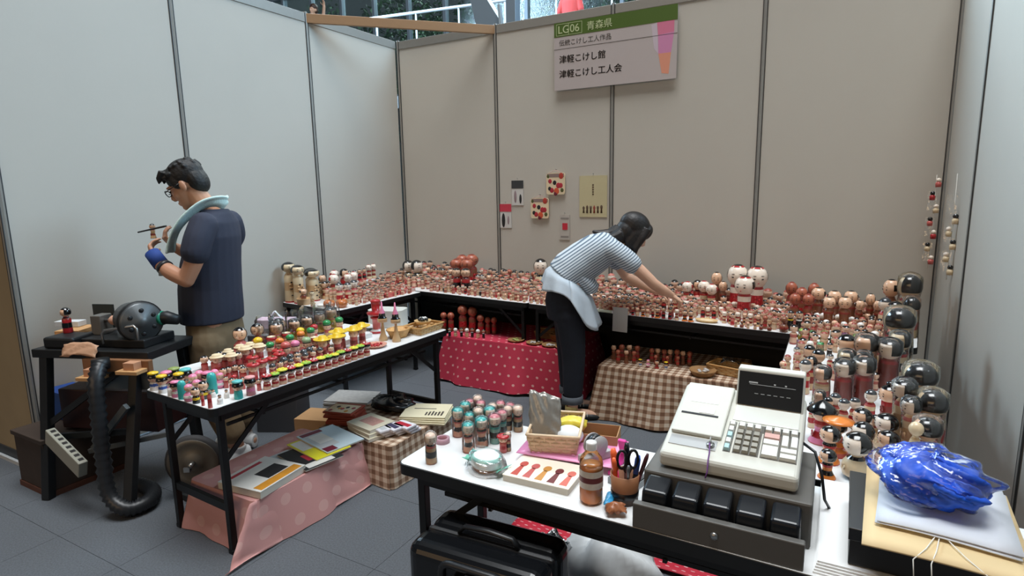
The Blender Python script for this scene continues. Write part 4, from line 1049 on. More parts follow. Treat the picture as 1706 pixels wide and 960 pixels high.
key(.251, .053, .04, .042, key_w); key(.251, .099, .04, .022, key_w); key(.251, .125, .04, .022, key_p)
for i in range(2): key(.295, .053+i*.023, .04, .019, key_w)
key(.295, .101, .018, .046, key_w); key(.317, .101, .018, .046, key_w)
m = B(); m.add([(.158, .255, .112), (.338, .255, .112), (.338, .335, .13), (.158, .335, .13), (.158, .285, .225), (.338, .285, .225), (.338, .325, .225), (.158, .325, .225)], [(0, 3, 2, 1), (4, 5, 6, 7), (0, 1, 5, 4), (1, 2, 6, 5), (2, 3, 7, 6), (3, 0, 4, 7)]); m.build('display_housing', reg_w, rg, bevel=.005)
scr_m = M('display_black', (6, 7, 8), .8); ang_d = math.atan2(.113, .03)
m = B(); m.M = Matrix.Translation((.163, .2565, .122)) @ Matrix.Rotation(ang_d, 4, 'X'); m.box(0, .17, 0, .098, .0005, .0035).build('display_screen', scr_m, rg, bevel=.001)
DM = Matrix.Translation((.163, .2565, .122)) @ Matrix.Rotation(ang_d, 4, 'X')
m = B(); m.M = DM; m.box(.03, .152, .062, .0632, .0036, .004); m.box(.028, .052, .066, .07, .0036, .004); m.box(.095, .1, .066, .07, .0036, .004); m.box(.124, .129, .066, .07, .0036, .004)
for q in range(6): m.box(.045+q*.017, .055+q*.017, .036, .0375, .0036, .004)
o = m.build('display_print', M('print_grey', (190, 194, 196), .6), rg); o['kind'] = 'stuff'
B().tube([(.34, .2, .06), (.375, .17, .05), (.395, .14, .0), (.405, .13, -.06), (.42, .16, -.10)], .004, 6).build('power_cable', blk_pl, rg)
# --- things around it
def tapelike(name, label, c, ro, ri, h, mat, mi2):
    r = B().lathe([(ri, 0), (ro, 0), (ro, h), (ri, h), (ri, 0)], 24, [0, 0, 0, 1], cap=False).build(name, [mat, mi2], None, c); return tag(r, label, 'tape')
tapelike('tape_roll', 'small mauve roll of tape lying on the checkout table', (2.80, -3.292, Z0), .026, .017, .017, M('tape_mauve', (176, 138, 150), .4), M('tape_core', (150, 100, 110), .6))
# wrapped cake
ck = thing('wrapped_cake', 'brown cake in clear wrap with a teal and white paper label', 'snack', (3.045, -3.395, Z0), -.25)
B().lathe([(0, 0), (.042, 0), (.05, .01), (.051, .035), (.045, .046), (0, .048)], 20, cap=False, ell=.85).build('cake', M('cake_brown', (150, 108, 82), .6, noise=.2, nscale=40), ck)
m = B().lathe([(.0, .0495), (.044, .049), (.053, .04), (.0535, .018)], 24, [0, 1, 0], cap=False, ell=.85); m.build('paper_label', [M('label_white', (224, 232, 232), .5, noise=.25, nscale=60), M('label_teal', (150, 200, 190), .5, noise=.3, nscale=50)], ck)
def crumple(nu, nv, fx, amp, seed):
    rnd = random.Random(seed); ph = [(rnd.uniform(3, 11), rnd.uniform(3, 11), rnd.uniform(0, 6)) for _ in range(7)]
    def f(u, v):
        p = Vector(fx(u, v)); d = sum(math.sin(a*u*2+b*v*2+c) for a, b, c in ph)/7
        e_ = sum(math.cos(b*u*2.3-a*v*1.7+c) for a, b, c in ph)/7
        return p+Vector((e_*amp*.6, -d*amp*.6, d*amp))
    return f
m = B(); m.grid(28, 14, crumple(28, 14, lambda u, v: (math.cos(u*2*PI)*(.05+.02*(1-v))*1.05, math.sin(u*2*PI)*(.045+.02*(1-v)), .004+v*.05), .012, 4)); m.build('clear_wrap', clear_plastic('clear_wrap', .12), ck)
for s in (-1, 1):
    m = B(); m.grid(6, 4, crumple(6, 4, lambda u, v: (s*(.052+.026*v), (u-.5)*(.02+.05*v), .012+.016*v), .006, 9+s)); m.build('wrap_end', M('wrap_green', (116, 196, 172), .3), ck, solid=.0008)
put_doll('applehat', 3.03, -3.262, Z0, .062, .6, 'tiny red-hatted doll beside the wrapped cake on the checkout table', 'kokeshi, checkout', ws=1.3)
# picture book
bk = thing('picture_book', 'thick white book with five printed kokeshi on its cover', 'book', (3.128, -3.436, Z0), .03)
B().box(0, .212, 0, .15, 0, .019).build('pages', M('page_edge', (214, 210, 198), .8), bk)
B().box(-.002, .214, -.002, .152, .019, .0215).build('cover', M('cover_cream', (234, 226, 208), .5), bk)
for k, c_ in enumerate((M('p_red', (186, 70, 56), .6), M('p_rose', (190, 90, 84), .6), M('p_ochre', (196, 136, 62), .6), M('p_maroon', (106, 34, 34), .6), M('p_salmon', (206, 104, 88), .6))):
    x0 = .03+k*.04; m = B(); hh = .05
    m.add([(x0-.012, .012, .0218), (x0+.012, .012, .0218), (x0+.006, .075, .0218), (x0-.006, .075, .0218)], [(0, 1, 2, 3)]); m.add([(x0+.013*math.cos(a*PI/6), .088+.018*math.sin(a*PI/6), .0218) for a in range(12)], [tuple(range(12))])
    m.build('printed_kokeshi', c_, bk, solid=.0003)
fd = B(); fd.grid(10, 8, lambda u, v: (u*.33, v*.2, .004+.004*math.sin(u*5)*math.sin(v*4)), 0); o = fd.build('plastic_folder', M('folder_pink', (236, 150, 196), .3, noise=.25, nscale=7), None, (3.10, -3.3, Z0+.0235), .12, solid=.002); tag(o, 'pink translucent plastic folder under the woven basket', 'folder')
# woven basket made of real strips
def woven_basket(label, loc, ang, w_, d_, h_, mat, mat2, flare=.012, rows=5, grp=None, z=Z0, stakes=9):
    t = thing('woven_basket', label, 'basket', (loc[0], loc[1], z), ang, grp)
    B().box(-w_/2+.004, w_/2-.004, -d_/2+.004, d_/2-.004, .001, .006).build('bottom', mat, t)
    per = []
    for (ax, ay, bx, by, n) in ((-1, -1, 1, -1, stakes), (1, -1, 1, 1, stakes), (1, 1, -1, 1, stakes), (-1, 1, -1, -1, stakes)):
        for i in range(n): q = i/n; per.append((ax+(bx-ax)*q, ay+(by-ay)*q))
    N = len(per)
    for r in range(rows):
        z0 = .004+r*h_/rows; z1 = z0+h_/rows*.92; m = B(); vs = []
        for i, (px, py) in enumerate(per):
            for zz in (z0, z1):
                f = zz/h_*flare; o = .0022*(1 if (i+r) % 2 else -1); vs.append((px*(w_/2+f+o), py*(d_/2+f+o), zz))
        fs = [(2*i, 2*((i+1) % N), 2*((i+1) % N)+1, 2*i+1) for i in range(N)]
        m.add(vs, fs, 0, True); m.build('woven_strip', mat, t, solid=.0018)
    m = B()
    for px, py in per: m.bar((px*(w_/2), py*(d_/2), .002), (px*(w_/2+flare), py*(d_/2+flare), h_), .006, .002, 0, up=(px, py, 0))
    o = m.build('stakes', mat2, t); o['kind'] = 'stuff'
    rim = [(px*(w_/2+flare), py*(d_/2+flare), h_) for px, py in per]; m = B(); m.tube(rim+[rim[0]], .005, 6); m.build('rim', mat2, t)
    return t
bam = M('basket_bamboo', (206, 172, 122), .6, noise=.15, nscale=20); bam2 = M('basket_rim', (196, 150, 92), .55, noise=.15, nscale=20); bamp = M('basket_pale', (224, 198, 166), .6, noise=.1, nscale=20)
woven_basket('pale woven basket holding a silver packet on the checkout table', (3.185, -3.165), .30, .145, .19, .066, bamp, bamp, z=Z0+.028)
slv = M('silver_film', (150, 148, 142), .32, .35, noise=.25, nscale=10)
m = B(); m.grid(14, 16, crumple(14, 16, lambda u, v: ((u-.5)*.105, .012+.05*(v-.5)+.008*math.sin(PI*u), .03+v*.165-.03*u*v), .01, 21)); m.grid(14, 16, crumple(14, 16, lambda u, v: ((u-.5)*.105, .004+.05*(v-.5)-.012*math.sin(PI*u)*math.sin(PI*v), .03+v*.165-.03*u*v), .008, 22))
o = m.build('silver_packet', slv, None, (3.155, -3.195, Z0+.01), .42, solid=.001); tag(o, 'crumpled silver packet standing in the pale woven basket', 'packet')
m = B(); m.grid(8, 8, crumple(8, 8, lambda u, v: ((u-.5)*.09, (v-.5)*.05, .06+.015*math.sin(PI*u)), .006, 5)); o = m.build('snack_packet', M('packet_yellow', (226, 206, 70), .35, noise=.3, nscale=25), None, (3.215, -3.10, Z0+.01), .3, solid=.02); tag(o, 'yellow and blue snack packet lying at the back of the pale basket', 'packet')
m = B(); m.ell((0, 0, .045), (.05, .045, .03), 16, 10); o = m.build('tissue_pack', M('tissue_white', (228, 234, 238), .6, bump=.4, bscale=40), None, (3.225, -3.155, Z0+.012)); tag(o, 'white crumpled tissue pack beside the silver packet in the basket', 'tissue')
# tea bottle
bt = thing('tea_bottle', 'plastic tea bottle with white cap, half full of amber tea', 'bottle', (3.409, -3.425, Z0))
BP = [(0, .001), (.029, .001), (.033, .008), (.033, .06), (.0325, .1), (.0335, .118), (.029, .135), (.017, .15), (.0135, .156), (.0135, .162)]
B().lathe(BP, 24, cap=False).build('bottle_wall', clear_plastic('bottle_pet', .0, (.98, .97, .96, 1)), bt)
B().lathe([(0, .003), (.027, .003), (.031, .009), (.031, .06), (.0305, .1), (.031, .112), (0, .112)], 20, cap=False).build('tea', M('tea_amber', (232, 150, 84), .2), bt)
B().lathe([(.0155, .157), (.0155, .175), (.0145, .179), (0, .179)], 18, cap=False).build('cap', whitep, bt)
B().lathe([(.0338, .05), (.0338, .068), (.0334, .084), (.0333, .102)], 24, [0, 1, 0], cap=False).build('label', [M('tea_label', (206, 196, 182), .4, noise=.3, nscale=50), M('tea_label_dark', (104, 44, 44), .4)], bt)
# pen cup
cp = thing('pen_cup', 'brown leather pen cup with dark band on the checkout table', 'pen holder', (3.492, -3.378, Z0))
B().lathe([(0, .002), (.036, .002), (.037, 0), (.038, .018), (.038, .036), (.041, .084), (.038, .084), (.034, .01), (0, .008)], 24, [1, 1, 1, 1, 0, 0, 0, 0], cap=False).build('cup', [M('leather_brown', (148, 100, 68), .5, noise=.1), M('leather_dark', (60, 42, 32), .5)], cp)
m = B(); m.lathe([(.0385, .018), (.0392, .019), (.0395, .035), (.0385, .036)], 24, cap=False); m.build('band', blk_pl, cp)
def pen(label, a, tx, ty, L, r, mat, capm, name='marker_pen'):
    x, y = .022*math.cos(a), .022*math.sin(a)
    t = thing(name, label, 'pen', (3.492+x, -3.378+y, Z0+.012)); d = Vector((tx, ty, 1)).normalized()
    B().tube([(0, 0, 0), d*L*.55], r, 10).build('barrel', mat, t); B().tube([d*L*.55, d*L*.9, d*L], [r*1.15, r*1.15, r*.7], 10).build('cap', capm, t)
porange = M('pen_orange', (246, 110, 60), .35); ppink = M('pen_pink', (240, 70, 120), .35)
pen('pink and orange highlighter standing leftmost in the pen cup', 2.9, -.12, .0, .135, .0085, ppink, porange)
pen('slim orange marker next to the highlighter in the pen cup', 3.6, -.05, -.1, .12, .006, porange, porange)
pen('black marker pen standing at the back of the pen cup', 1.6, -.05, .1, .145, .007, blk_pl, blk_pl)
pen('blue marker pen standing in the middle of the pen cup', .6, .1, .12, .12, .007, blk_pl, M('pen_blue', (40, 90, 190), .4))
pen('dark red pen standing at the right of the pen cup', 0.1, .28, .1, .14, .005, M('pen_maroon', (70, 24, 34), .4), M('pen_maroon', (70, 24, 34), .4))
pen('grey metal pen leaning at the front of the pen cup', 5.2, .1, -.15, .115, .0045, M('pen_grey', (120, 124, 128), .3, .6), M('pen_grey', (120, 124, 128), .3, .6))
sc_ = thing('scissors', 'scissors with black handles standing in the pen cup', 'scissors', (3.497, -3.372, Z0+.012), .4)
for s in (-1, 1):
    B().bar((s*.003, 0, 0), (s*.004, 0, .075), .006, .002).build('blade', M('steel', (170, 170, 168), .3, .9), sc_)
    pts = [(s*.016+.014*math.cos(a*PI/8), .003*s, .11+.028*math.sin(a*PI/8)) for a in range(17)]; B().tube([(s*.004, 0, .07), (s*.01, 0, .083)]+[(s*.016+.013*math.cos(a*PI/8-PI/2), .003*s, .11+.027*math.sin(a*PI/8-PI/2)) for a in range(17)], .0042, 6).build('handle', blk_pl, sc_)
# tape dispenser
td = thing('tape_dispenser', 'grey and pink tape dispenser with black roll behind the tea bottle', 'tape dispenser', (3.345, -3.225, Z0), -.5)
B().box(-.02, .02, -.055, .055, .028, .05).box(-.018, .018, -.05, .05, 0.024, .03).build('base', M('dispenser_grey', (168, 166, 166), .45), td, bevel=.006)
for s in (-1, 1): B().lathe([(0, 0), (.034, 0), (.034, .004), (0, .004)], 20, cap=False).build('side_plate', M('dispenser_grey', (168, 166, 166), .45), td, (s*.018, .0, .075), rot=(0, PI/2, 0))
B().lathe([(.012, 0), (.03, 0), (.03, .026), (.012, .026), (.012, 0)], 20, cap=False).build('tape_roll', blk_pl, td, (-.013, .0, .078), rot=(0, PI/2, 0))
pk = M('hot_pink', (226, 62, 160), .35)
st = thing('stapler', 'hot pink plastic stand with a raised arm behind the pen cup', 'stapler', (3.43, -3.225, Z0), -.35)
B().box(-.02, .02, -.04, .04, .0, .012).build('base', pk, st, bevel=.003)
B().bar((0, .03, .01), (.012, -.012, .115), .026, .012).build('arm', pk, st, bevel=.003)
B().bar((0, -.03, .01), (.004, .012, .07), .024, .01).build('brace', pk, st, bevel=.002)
# candy wrapper, blue packet
m = B(); m.grid(12, 10, crumple(12, 10, lambda u, v: ((u-.5)*.055, (v-.5)*.045, .014+.02*math.sin(PI*u)*math.sin(PI*v)), .012, 31)); o = m.build('candy_wrapper', M('wrapper_brown', (164, 104, 70), .35, noise=.4, nscale=30), None, (3.493, -3.458, Z0+.002), .5, solid=.001); tag(o, 'crumpled brown candy wrapper at the table edge by the drawer', 'wrapper')
m = B(); m.grid(10, 6, crumple(10, 6, lambda u, v: ((u-.5)*.07, (v-.5)*.025, .012+.006*math.sin(PI*v)), .006, 33)); o = m.build('candy_packet', M('packet_blue', (60, 156, 206), .3, noise=.3, nscale=40), None, (3.462, -3.42, Z0+.004), 1.75, solid=.001); tag(o, 'light blue candy packet between the tea bottle and pen cup', 'packet')
cb = thing('cardboard_box', 'small open cardboard box behind the woven basket', 'box', (3.30, -3.075, Z0), .2)
kraft = M('cardboard', (176, 138, 96), .8, noise=.08)
for a in ((-.07, .07, -.05, -.047), (-.07, .07, .047, .05), (-.07, -.067, -.047, .047), (.067, .07, -.047, .047)): B().box(a[0], a[1], a[2], a[3], 0, .06).build('side', kraft, cb)
B().box(-.067, .067, -.047, .047, 0, .003).build('bottom', kraft, cb)
ct = thing('card_tray', 'clear tray of white cards between pen cup and register', 'tray', (3.475, -3.26, Z0), -.25)
B().box(-.045, .045, -.06, .06, 0, .02).box(-.043, .043, -.058, .058, .004, .02).build('tray', M('tray_grey', (150, 156, 160), .3), ct); B().box(-.04, .04, -.055, .055, .02, .034).build('cards', M('card_print', (222, 226, 230), .5, noise=.12, nscale=30), ct)
# right of the register: sheets, black box, envelope, clothes
for k in range(5):
    o = B().box(0, .235, 0, .47-.01*k, 0, .0045).build('paper_sheaf', paperw, None, (3.972+.002*k, -3.49+.004*k, Z0+.0002+k*.005), -.02+.006*k)
    tag(o, '%s of the loose white paper sheaves stacked right of the register' % ('lowest', 'second lowest', 'middle', 'second highest', 'top')[k], 'paper', 'white paper sheaves')
bx = thing('black_box', 'black cardboard box under the manila envelope at the right wall', 'box', (4.04, -3.46, Z0+.027), -.02)
B().box(0, .27, .0, .30, 0, .082).build('box', M('black_card', (17, 18, 20), .5, noise=.2), bx, bevel=.002); B().box(-.003, .273, -.003, .303, .06, .09).build('lid', M('black_card_lid', (24, 25, 28), .4, noise=.2), bx, bevel=.002)
ev = thing('manila_envelope', 'large manila envelope with white string lying on the black box', 'envelope', (4.058, -3.535, Z0+.1245), -.06)
B().grid(10, 10, lambda u, v: (u*.29, v*.40, .004*math.sin(u*3+v)), 0).build('envelope_body', M('manila', (214, 188, 142), .7, noise=.06, nscale=5), ev, solid=.004)
for k, (xa, xb) in enumerate(((.135, .09), (.14, .12), (.145, .215))): B().tube([(.14, .17, .008), (xa, .1, .012), ((xa+xb)/2, .03, .01), (xb, -.01, .002), (xb+.005, -.02, -.05)], .0012, 5).build('string', M('string_white', (228, 224, 214), .8), ev)
for k in range(2):
    o = B().grid(6, 6, lambda u, v: (u*.25, v*.3, .003*math.sin(u*4))).build('document', M('document_grey', (206, 210, 218), .6), None, (4.085+.004*k, -3.45, Z0+.136+k*.005), -.10+.03*k, solid=.002); tag(o, ('lower', 'upper')[k]+' grey-white document lying under the blue bagged clothes', 'paper', 'documents on the envelope')
blc = thing('bagged_clothes', 'bright blue folded clothes in a crinkled clear plastic bag', 'bag', (4.20, -3.30, Z0+.147), -.25)
bl = M('cloth_blue', (20, 84, 206), .5, noise=.25, nscale=14, bump=.3, bscale=30)
def blob(sx, sy, sz, amp, seed, nu=40, nv=20):
    rnd = random.Random(seed); ph = [(rnd.randint(2, 7), rnd.uniform(2, 9), rnd.uniform(0, 6)) for _ in range(8)]
    def f(u, v):
        t = PI*v; a = 2*PI*u; d = 1+amp*sum(math.sin(p*a+q*t+r) for p, q, r in ph)/4
        return (sx*math.sin(t)*math.cos(a)*d, sy*math.sin(t)*math.sin(a)*d, sz*(1-math.cos(t)*d)*.5+.0)
    return f
B().grid(44, 22, blob(.105, .085, .095, .2, 3)).build('clothes', bl, blc); B().grid(30, 16, blob(.055, .05, .07, .25, 8)).build('clothes_fold', bl, blc, (-.05, .04, .03)); B().grid(30, 16, blob(.06, .05, .055, .25, 12)).build('clothes_fold', bl, blc, (.045, -.04, .02))
B().grid(48, 24, blob(.118, .095, .12, .2, 5)).build('clear_bag', clear_plastic('bag_film', .05), blc)
# --- under the checkout table
sui = thing('suitcase', 'glossy black hard-shell suitcase standing under the checkout table', 'suitcase', (2.905, -3.645, 0), .05)
sg = M('suitcase_shell', (15, 17, 20), .22, noise=.1); sg2 = M('suitcase_trim', (26, 28, 31), .4)
B().box(0, .44, 0, .115, .05, .55).build('front_shell', sg, sui, bevel=.04, bseg=5); B().box(0, .44, .125, .24, .05, .55).build('back_shell', sg, sui, bevel=.04, bseg=5)
B().box(.008, .432, .108, .132, .058, .542).build('zip_band', sg2, sui, bevel=.02)
for k in range(4): B().box(.05+k*.095, .075+k*.095, -.004, .01, .09, .40).build('rib', sg, sui, bevel=.008)
B().tube([(.12, .12, .545), (.14, .12, .568), (.22, .12, .574), (.30, .12, .568), (.32, .12, .545)], .011, 8, ell=.6).build('top_handle', sg2, sui)
fr = rounded_rect(.13, .33, .425, .525, .03, 4); m = B(); m.tube([(x, -.004, z) for x, z in fr]+[(fr[0][0], -.004, fr[0][1])], .011, 8); m.build('handle_frame', sg2, sui)
m = B(); m.tube([(.16, -.008, .455), (.175, -.013, .49), (.23, -.014, .503), (.285, -.013, .49), (.30, -.008, .455)], .008, 8); m.build('grip', M('grip_white', (214, 212, 206), .35), sui); B().box(.215, .245, -.028, -.004, .492, .516).build('grip_button', sg2, sui, bevel=.004)
B().box(.44, .452, .10, .14, .30, .36).build('lock', M('steel', (170, 170, 168), .3, .9), sui, bevel=.004)
for x in (.04, .40):
    for y in (.04, .2): B().lathe([(0, 0), (.024, 0), (.024, .022), (0, .022)], 14, cap=False).build('wheel', blk_pl, sui, (x-.011, y, .0245), rot=(0, PI/2, 0))
pb = thing('plastic_bag', 'white plastic carrier bag beside the suitcase under the checkout table', 'bag', (3.30, -2.93, 0), .3)
B().grid(36, 18, blob(.19, .12, .30, .16, 17)).build('bag_body', M('bag_white', (226, 230, 232), .4, noise=.05), pb)
B().grid(24, 14, blob(.09, .07, .27, .2, 19)).build('clear_film', clear_plastic('film', .2), pb, (-.22, -.02, 0))
m = B(); m.grid(20, 10, crumple(20, 10, lambda u, v: (u*1.1, (v-.5)*.3, .012), .014, 41)); o = m.build('red_cloth', polka('polka_floor', (176, 24, 48), (220, 190, 190), .06, .14), None, (2.72, -2.52, .006), 0, solid=.004); tag(o, 'crimson cloth spread on the floor behind the suitcase', 'cloth')
# ================================================================== low stands, cloths and goods under the tables
pol = polka('polka_red', (184, 46, 70), (232, 190, 180), .07, .14, .65)
gin = gingham('gingham_brown', (118, 84, 62), (170, 140, 116), (214, 198, 178), .05)
gin2 = gingham('gingham_brown_small', (128, 98, 76), (176, 150, 128), (214, 198, 178), .05)
def skirted(label, x0, x1, y0, y1, zt, mat, seed, flare=.05, lift=.0, ang=0, sides=True, amp=.02):
    """cloth over a low stand: top and three hanging sides in one sheet, stand inside"""
    t = thing('draped_stand', label, 'stand', ((x0+x1)/2, (y0+y1)/2, 0), ang); a, b = (x1-x0)/2, (y1-y0)/2; rnd = random.Random(seed); ph = [rnd.uniform(0, 6) for _ in range(4)]
    for sx in (-1, 1):
        for sy in (-1, 1): B().box(sx*(a-.05)-.015, sx*(a-.05)+.015, sy*(b-.05)-.015, sy*(b-.05)+.015, 0, zt-.02).build('leg', blk_metal, t)
    B().box(-a+.01, a-.01, -b+.01, b-.01, zt-.03, zt-.008).build('board', kraft, t)
    per = rounded_rect(-a, a, -b, b, .03, 4); n = len(per); cum = [0]
    fine = []
    for i in range(n):
        p, q = Vector(per[i]), Vector(per[(i+1) % n]); k = max(1, int((q-p).length/.035))
        for j in range(k): fine.append(p+(q-p)*j/k)
    N = len(fine); L = 0; ar = []
    for i in range(N): ar.append(L); L += (fine[(i+1) % N]-fine[i]).length
    ar.append(L)
    def f(u, v):
        i = int(round(u*N)); p = fine[i % N]; s = ar[min(i, N)]; d = p.normalized()
        w_ = math.sin(s*17+ph[0])+.6*math.sin(s*31+ph[1]); drop = v
        off = (flare*drop+amp*drop*w_); return (p.x+d.x*off, p.y+d.y*off, zt-drop*(zt-.004-lift*abs(math.sin(s*2.1+ph[2]))))
    m = B(); m.grid(N, 10, f, uv=lambda u, v: (ar[int(round(u*N))], v*zt)); m.add([(p.x, p.y, zt) for p in fine], [tuple(range(N))], 0, False, [(p.x+a, p.y+b) for p in fine])
    m.build('cloth', mat, t); return t
skirted('low stand under a red polka-dot cloth below the back table', 1.15, 2.30, -1.0, -.35, .383, pol, 2, flare=.10, amp=.018, lift=.03)
skirted('low stand under a brown gingham cloth right of the woman', 2.60, 3.52, -1.22, -.62, .373, gin, 5, flare=.06, amp=.02, lift=.02)
# low box beneath the hat doll table
pk_m = polka('polka_pink', (206, 152, 148), (220, 178, 172), .12, .22, .6)
ls = skirted('low stand under a dusty pink cloth below the hat doll table', 1.33, 1.80, -3.34, -2.66, .235, pk_m, 9, flare=.05, amp=.012)
m = B(); m.grid(22, 12, crumple(22, 12, lambda u, v: (1.795+.035*v+.02*v*u, -3.36+u*.70-.17*v*(1-u)**2, .238-.228*min(1, v*1.15)-.0*u), .012, 51), uv=lambda u, v: (u*.7, v*.3)); o = m.build('loose_cloth', pk_m, None, solid=.002); tag(o, 'dusty pink cloth corner hanging loose to the floor by the table leg', 'cloth')
skirted('low stand under a brown gingham cloth beside the magazines', 1.42, 1.98, -2.63, -2.08, .235, gin2, 11, flare=.03, amp=.008)
def mag(label, c, ang, w_, d_, t_, cover, z, tilt=(0, 0), name='magazine', deco=None, pages=None):
    r = thing(name, label, 'book' if t_ > .012 else 'magazine', (c[0], c[1], z), 0); r.rotation_euler = (tilt[0], tilt[1], ang)
    B().box(-w_/2, w_/2, -d_/2, d_/2, 0, t_-.0015).build('pages', pages or M('page_edge', (214, 210, 198), .8), r); B().box(-w_/2-.001, w_/2+.001, -d_/2-.001, d_/2+.001, t_-.0015, t_).build('cover', cover, r)
    for k, (x0, x1, y0, y1, mt) in enumerate(deco or []): B().box(x0*w_, x1*w_, y0*d_, y1*d_, t_, t_+.0004+.0002*k).build('printed_panel', mt, r)
    return r
zl = .238
pr_k = M('print_black', (30, 30, 32), .6); pr_o = M('print_orange', (206, 140, 40), .5, noise=.35, nscale=20); pr_y = M('print_yellow', (222, 214, 40), .5); pr_w = M('print_white', (222, 220, 214), .5, noise=.08, nscale=20); pr_r = M('print_red', (176, 40, 56), .5); pr_g = M('print_grey', (140, 138, 138), .5, noise=.2, nscale=25); pr_b = M('print_skyblue', (190, 208, 216), .5, noise=.08, nscale=15); pr_wine = M('print_wine', (110, 26, 48), .5)
mag('large white art book with black bird shape and orange strip by the table leg', (1.665, -3.185), .10, .26, .28, .034, pr_w, zl, deco=[(-.1, .25, -.1, .35, pr_k), (.28, .47, -.45, .45, pr_o), (-.42, -.34, -.35, .3, pr_r)])
mag('open magazine with wine cover next to the art book', (1.64, -2.985), -.15, .26, .21, .009, pr_g, zl, deco=[(-.45, .1, .1, .45, pr_w), (.05, .3, -.3, -.05, pr_r), (-.5, .5, .46, .5, pr_wine)])
mag('dark magazine showing red flowers in the middle of the low stand', (1.69, -2.92), -.2, .27, .21, .008, pr_k, zl+.0095, deco=[(-.1, .2, -.2, .25, pr_r), (.3, .48, -.4, .3, pr_w)])
mag('bright yellow magazine with a dark stripe', (1.655, -2.83), -.2, .29, .20, .007, pr_y, zl+.018, deco=[(-.4, .45, .0, .06, pr_k), (-.45, .0, -.45, -.1, pr_w)])
mag('sky blue magazine with grey photograph, top of the magazine row', (1.65, -2.745), -.22, .31, .22, .008, pr_b, zl+.0255, deco=[(-.35, .3, -.45, .0, pr_g), (-.3, .1, -.35, .02, pr_w), (.3, .48, -.48, -.2, pr_wine), (-.48, -.36, -.45, .1, pr_wine)])
for k in range(3):
    mag('%s of the cream cloth pattern books by the gingham stand' % ('bottom', 'middle', 'top')[k], (1.755-.012*k, -2.535+.01*k), -.28+.05*k, .21, .17, .018, M('cream_cover', (214, 206, 184), .7, noise=.06), zl+.019*k, deco=[(-.3, .3, -.2, .3, M('print_rose_pale', (196, 150, 140), .6, noise=.3, nscale=60))] if k == 2 else None)
pouch_m = M('pouch_red', (150, 62, 44), .6, noise=.1); pouch_t = M('pouch_cream', (228, 208, 174), .6)
for k in range(6):
    t = thing('fabric_pouch', '%s red-edged pouch in the stack with kokeshi print' % ('lowest', 'second', 'third', 'fourth', 'fifth', 'uppermost')[k], 'pouch', (1.50+.006*(k % 3), -2.47-.005*k, zl+.0005+k*.0155), .35+.07*((k*7) % 5-2), 'stacked printed pouches')
    B().box(-.095, .095, -.08, .08, 0, .0145).build('pouch_body', pouch_m, t, bevel=.006)
    if k >= 4:
        B().box(-.085, .085, -.07, .05, .0146, .0152).build('printed_face', pouch_t, t)
        if k == 5:
            for q in range(7):
                a = q*1.9; B().ell((-.06+.02*q, -.05+.06*abs(math.sin(a)), .0155), (.012, .016, .0012), 8, 4).build('printed_motif', (pr_r, pr_k, pr_o)[q % 3], t)
bb = thing('black_bag', 'crumpled shiny black plastic bag on the gingham stand', 'bag', (1.63, -2.2, zl), .2)
B().grid(36, 18, blob(.14, .10, .085, .25, 23)).build('bag_body', M('bag_black', (24, 25, 28), .25, noise=.3), bb)
for k in range(4):
    mag('%s cream cotton tote bag in the folded pile printed with kokeshi rows' % ('lowest', 'second', 'third', 'topmost')[k], (1.905-.006*k, -2.215+.005*k), .33+.02*k, .27, .22, .009, M('tote_cream', (222, 214, 184), .8, noise=.04), zl+.0005+k*.0095, name='tote_bag', deco=[(.02+.07*q, .06+.07*q, -.35, -.12+.03*(q % 3), M('print_ink', (70, 64, 58), .7)) for q in range(6)]+[(-.3, .2, .1, .13, M('print_ink', (70, 64, 58), .7))] if k == 3 else None, pages=M('tote_side', (206, 198, 168), .8))
for k in range(9):
    i, j = k % 3, k//3
    t = thing('towel_packet', 'folded white towel packet with dark print, %s %s of the heap' % (('left', 'middle', 'right')[i], ('bottom', 'middle', 'top')[j]), 'packet', (1.83+.045*i, -2.50+.045*i-.02*j, zl+.001+j*.0175), -.35+.1*i, 'folded towel packets')
    B().box(-.06, .06, -.04, .04, 0, .016).build('towel', M('towel_white', (216, 214, 220), .8, noise=.1, nscale=40), t, bevel=.005)
    if j == 2: B().box(-.05, .05, -.02, .012, .0162, .0168).build('printed_band', (pr_g, M('print_navy', (60, 58, 86), .6), pr_r)[i], t)
# goods on the low stands of the back row
wick = M('wicker', (150, 112, 70), .6, noise=.25, nscale=40); clr = clear_plastic('packet_film', .25)
def saucer(name, label, c, r, h, mat, fill, z, n=9, cat='plate', seed=1):
    t = thing(name, label, cat, (c[0], c[1], z)); B().lathe([(0, .002), (r*.7, .0), (r*.95, h*.7), (r, h), (r*.94, h), (r*.68, .006), (0, .006)], 24, cap=False).build('dish', mat, t)
    rnd = random.Random(seed); m = B()
    for k in range(n):
        a = rnd.uniform(0, 6.28); q = rnd.uniform(0, .6)*r; m.ell((q*math.cos(a), q*math.sin(a), h*.6+.004), (r*.16, r*.12, r*.1), 8, 5)
    o = m.build('contents', fill, t); o['kind'] = 'stuff'; return t
for k, (xx, yy, nm) in enumerate(((1.86, -.955, 'leftmost'), (2.03, -.965, 'second'), (2.17, -.975, 'third'), (2.285, -.98, 'rightmost'))):
    saucer('wicker_plate', '%s round wicker plate of small packets on the red polka cloth' % nm, (xx-.06, yy+.05), .068, .016, wick, (M('leaf_green', (150, 160, 90), .6, noise=.3, nscale=50), M('packets_silver', (180, 176, 172), .35, noise=.3, nscale=60))[k > 0], .384, seed=k)
woven_basket('dark wicker basket at the back left of the polka stand', (1.98, -.70), .1, .16, .1, .06, wick, wick, z=.384, rows=4, stakes=6)
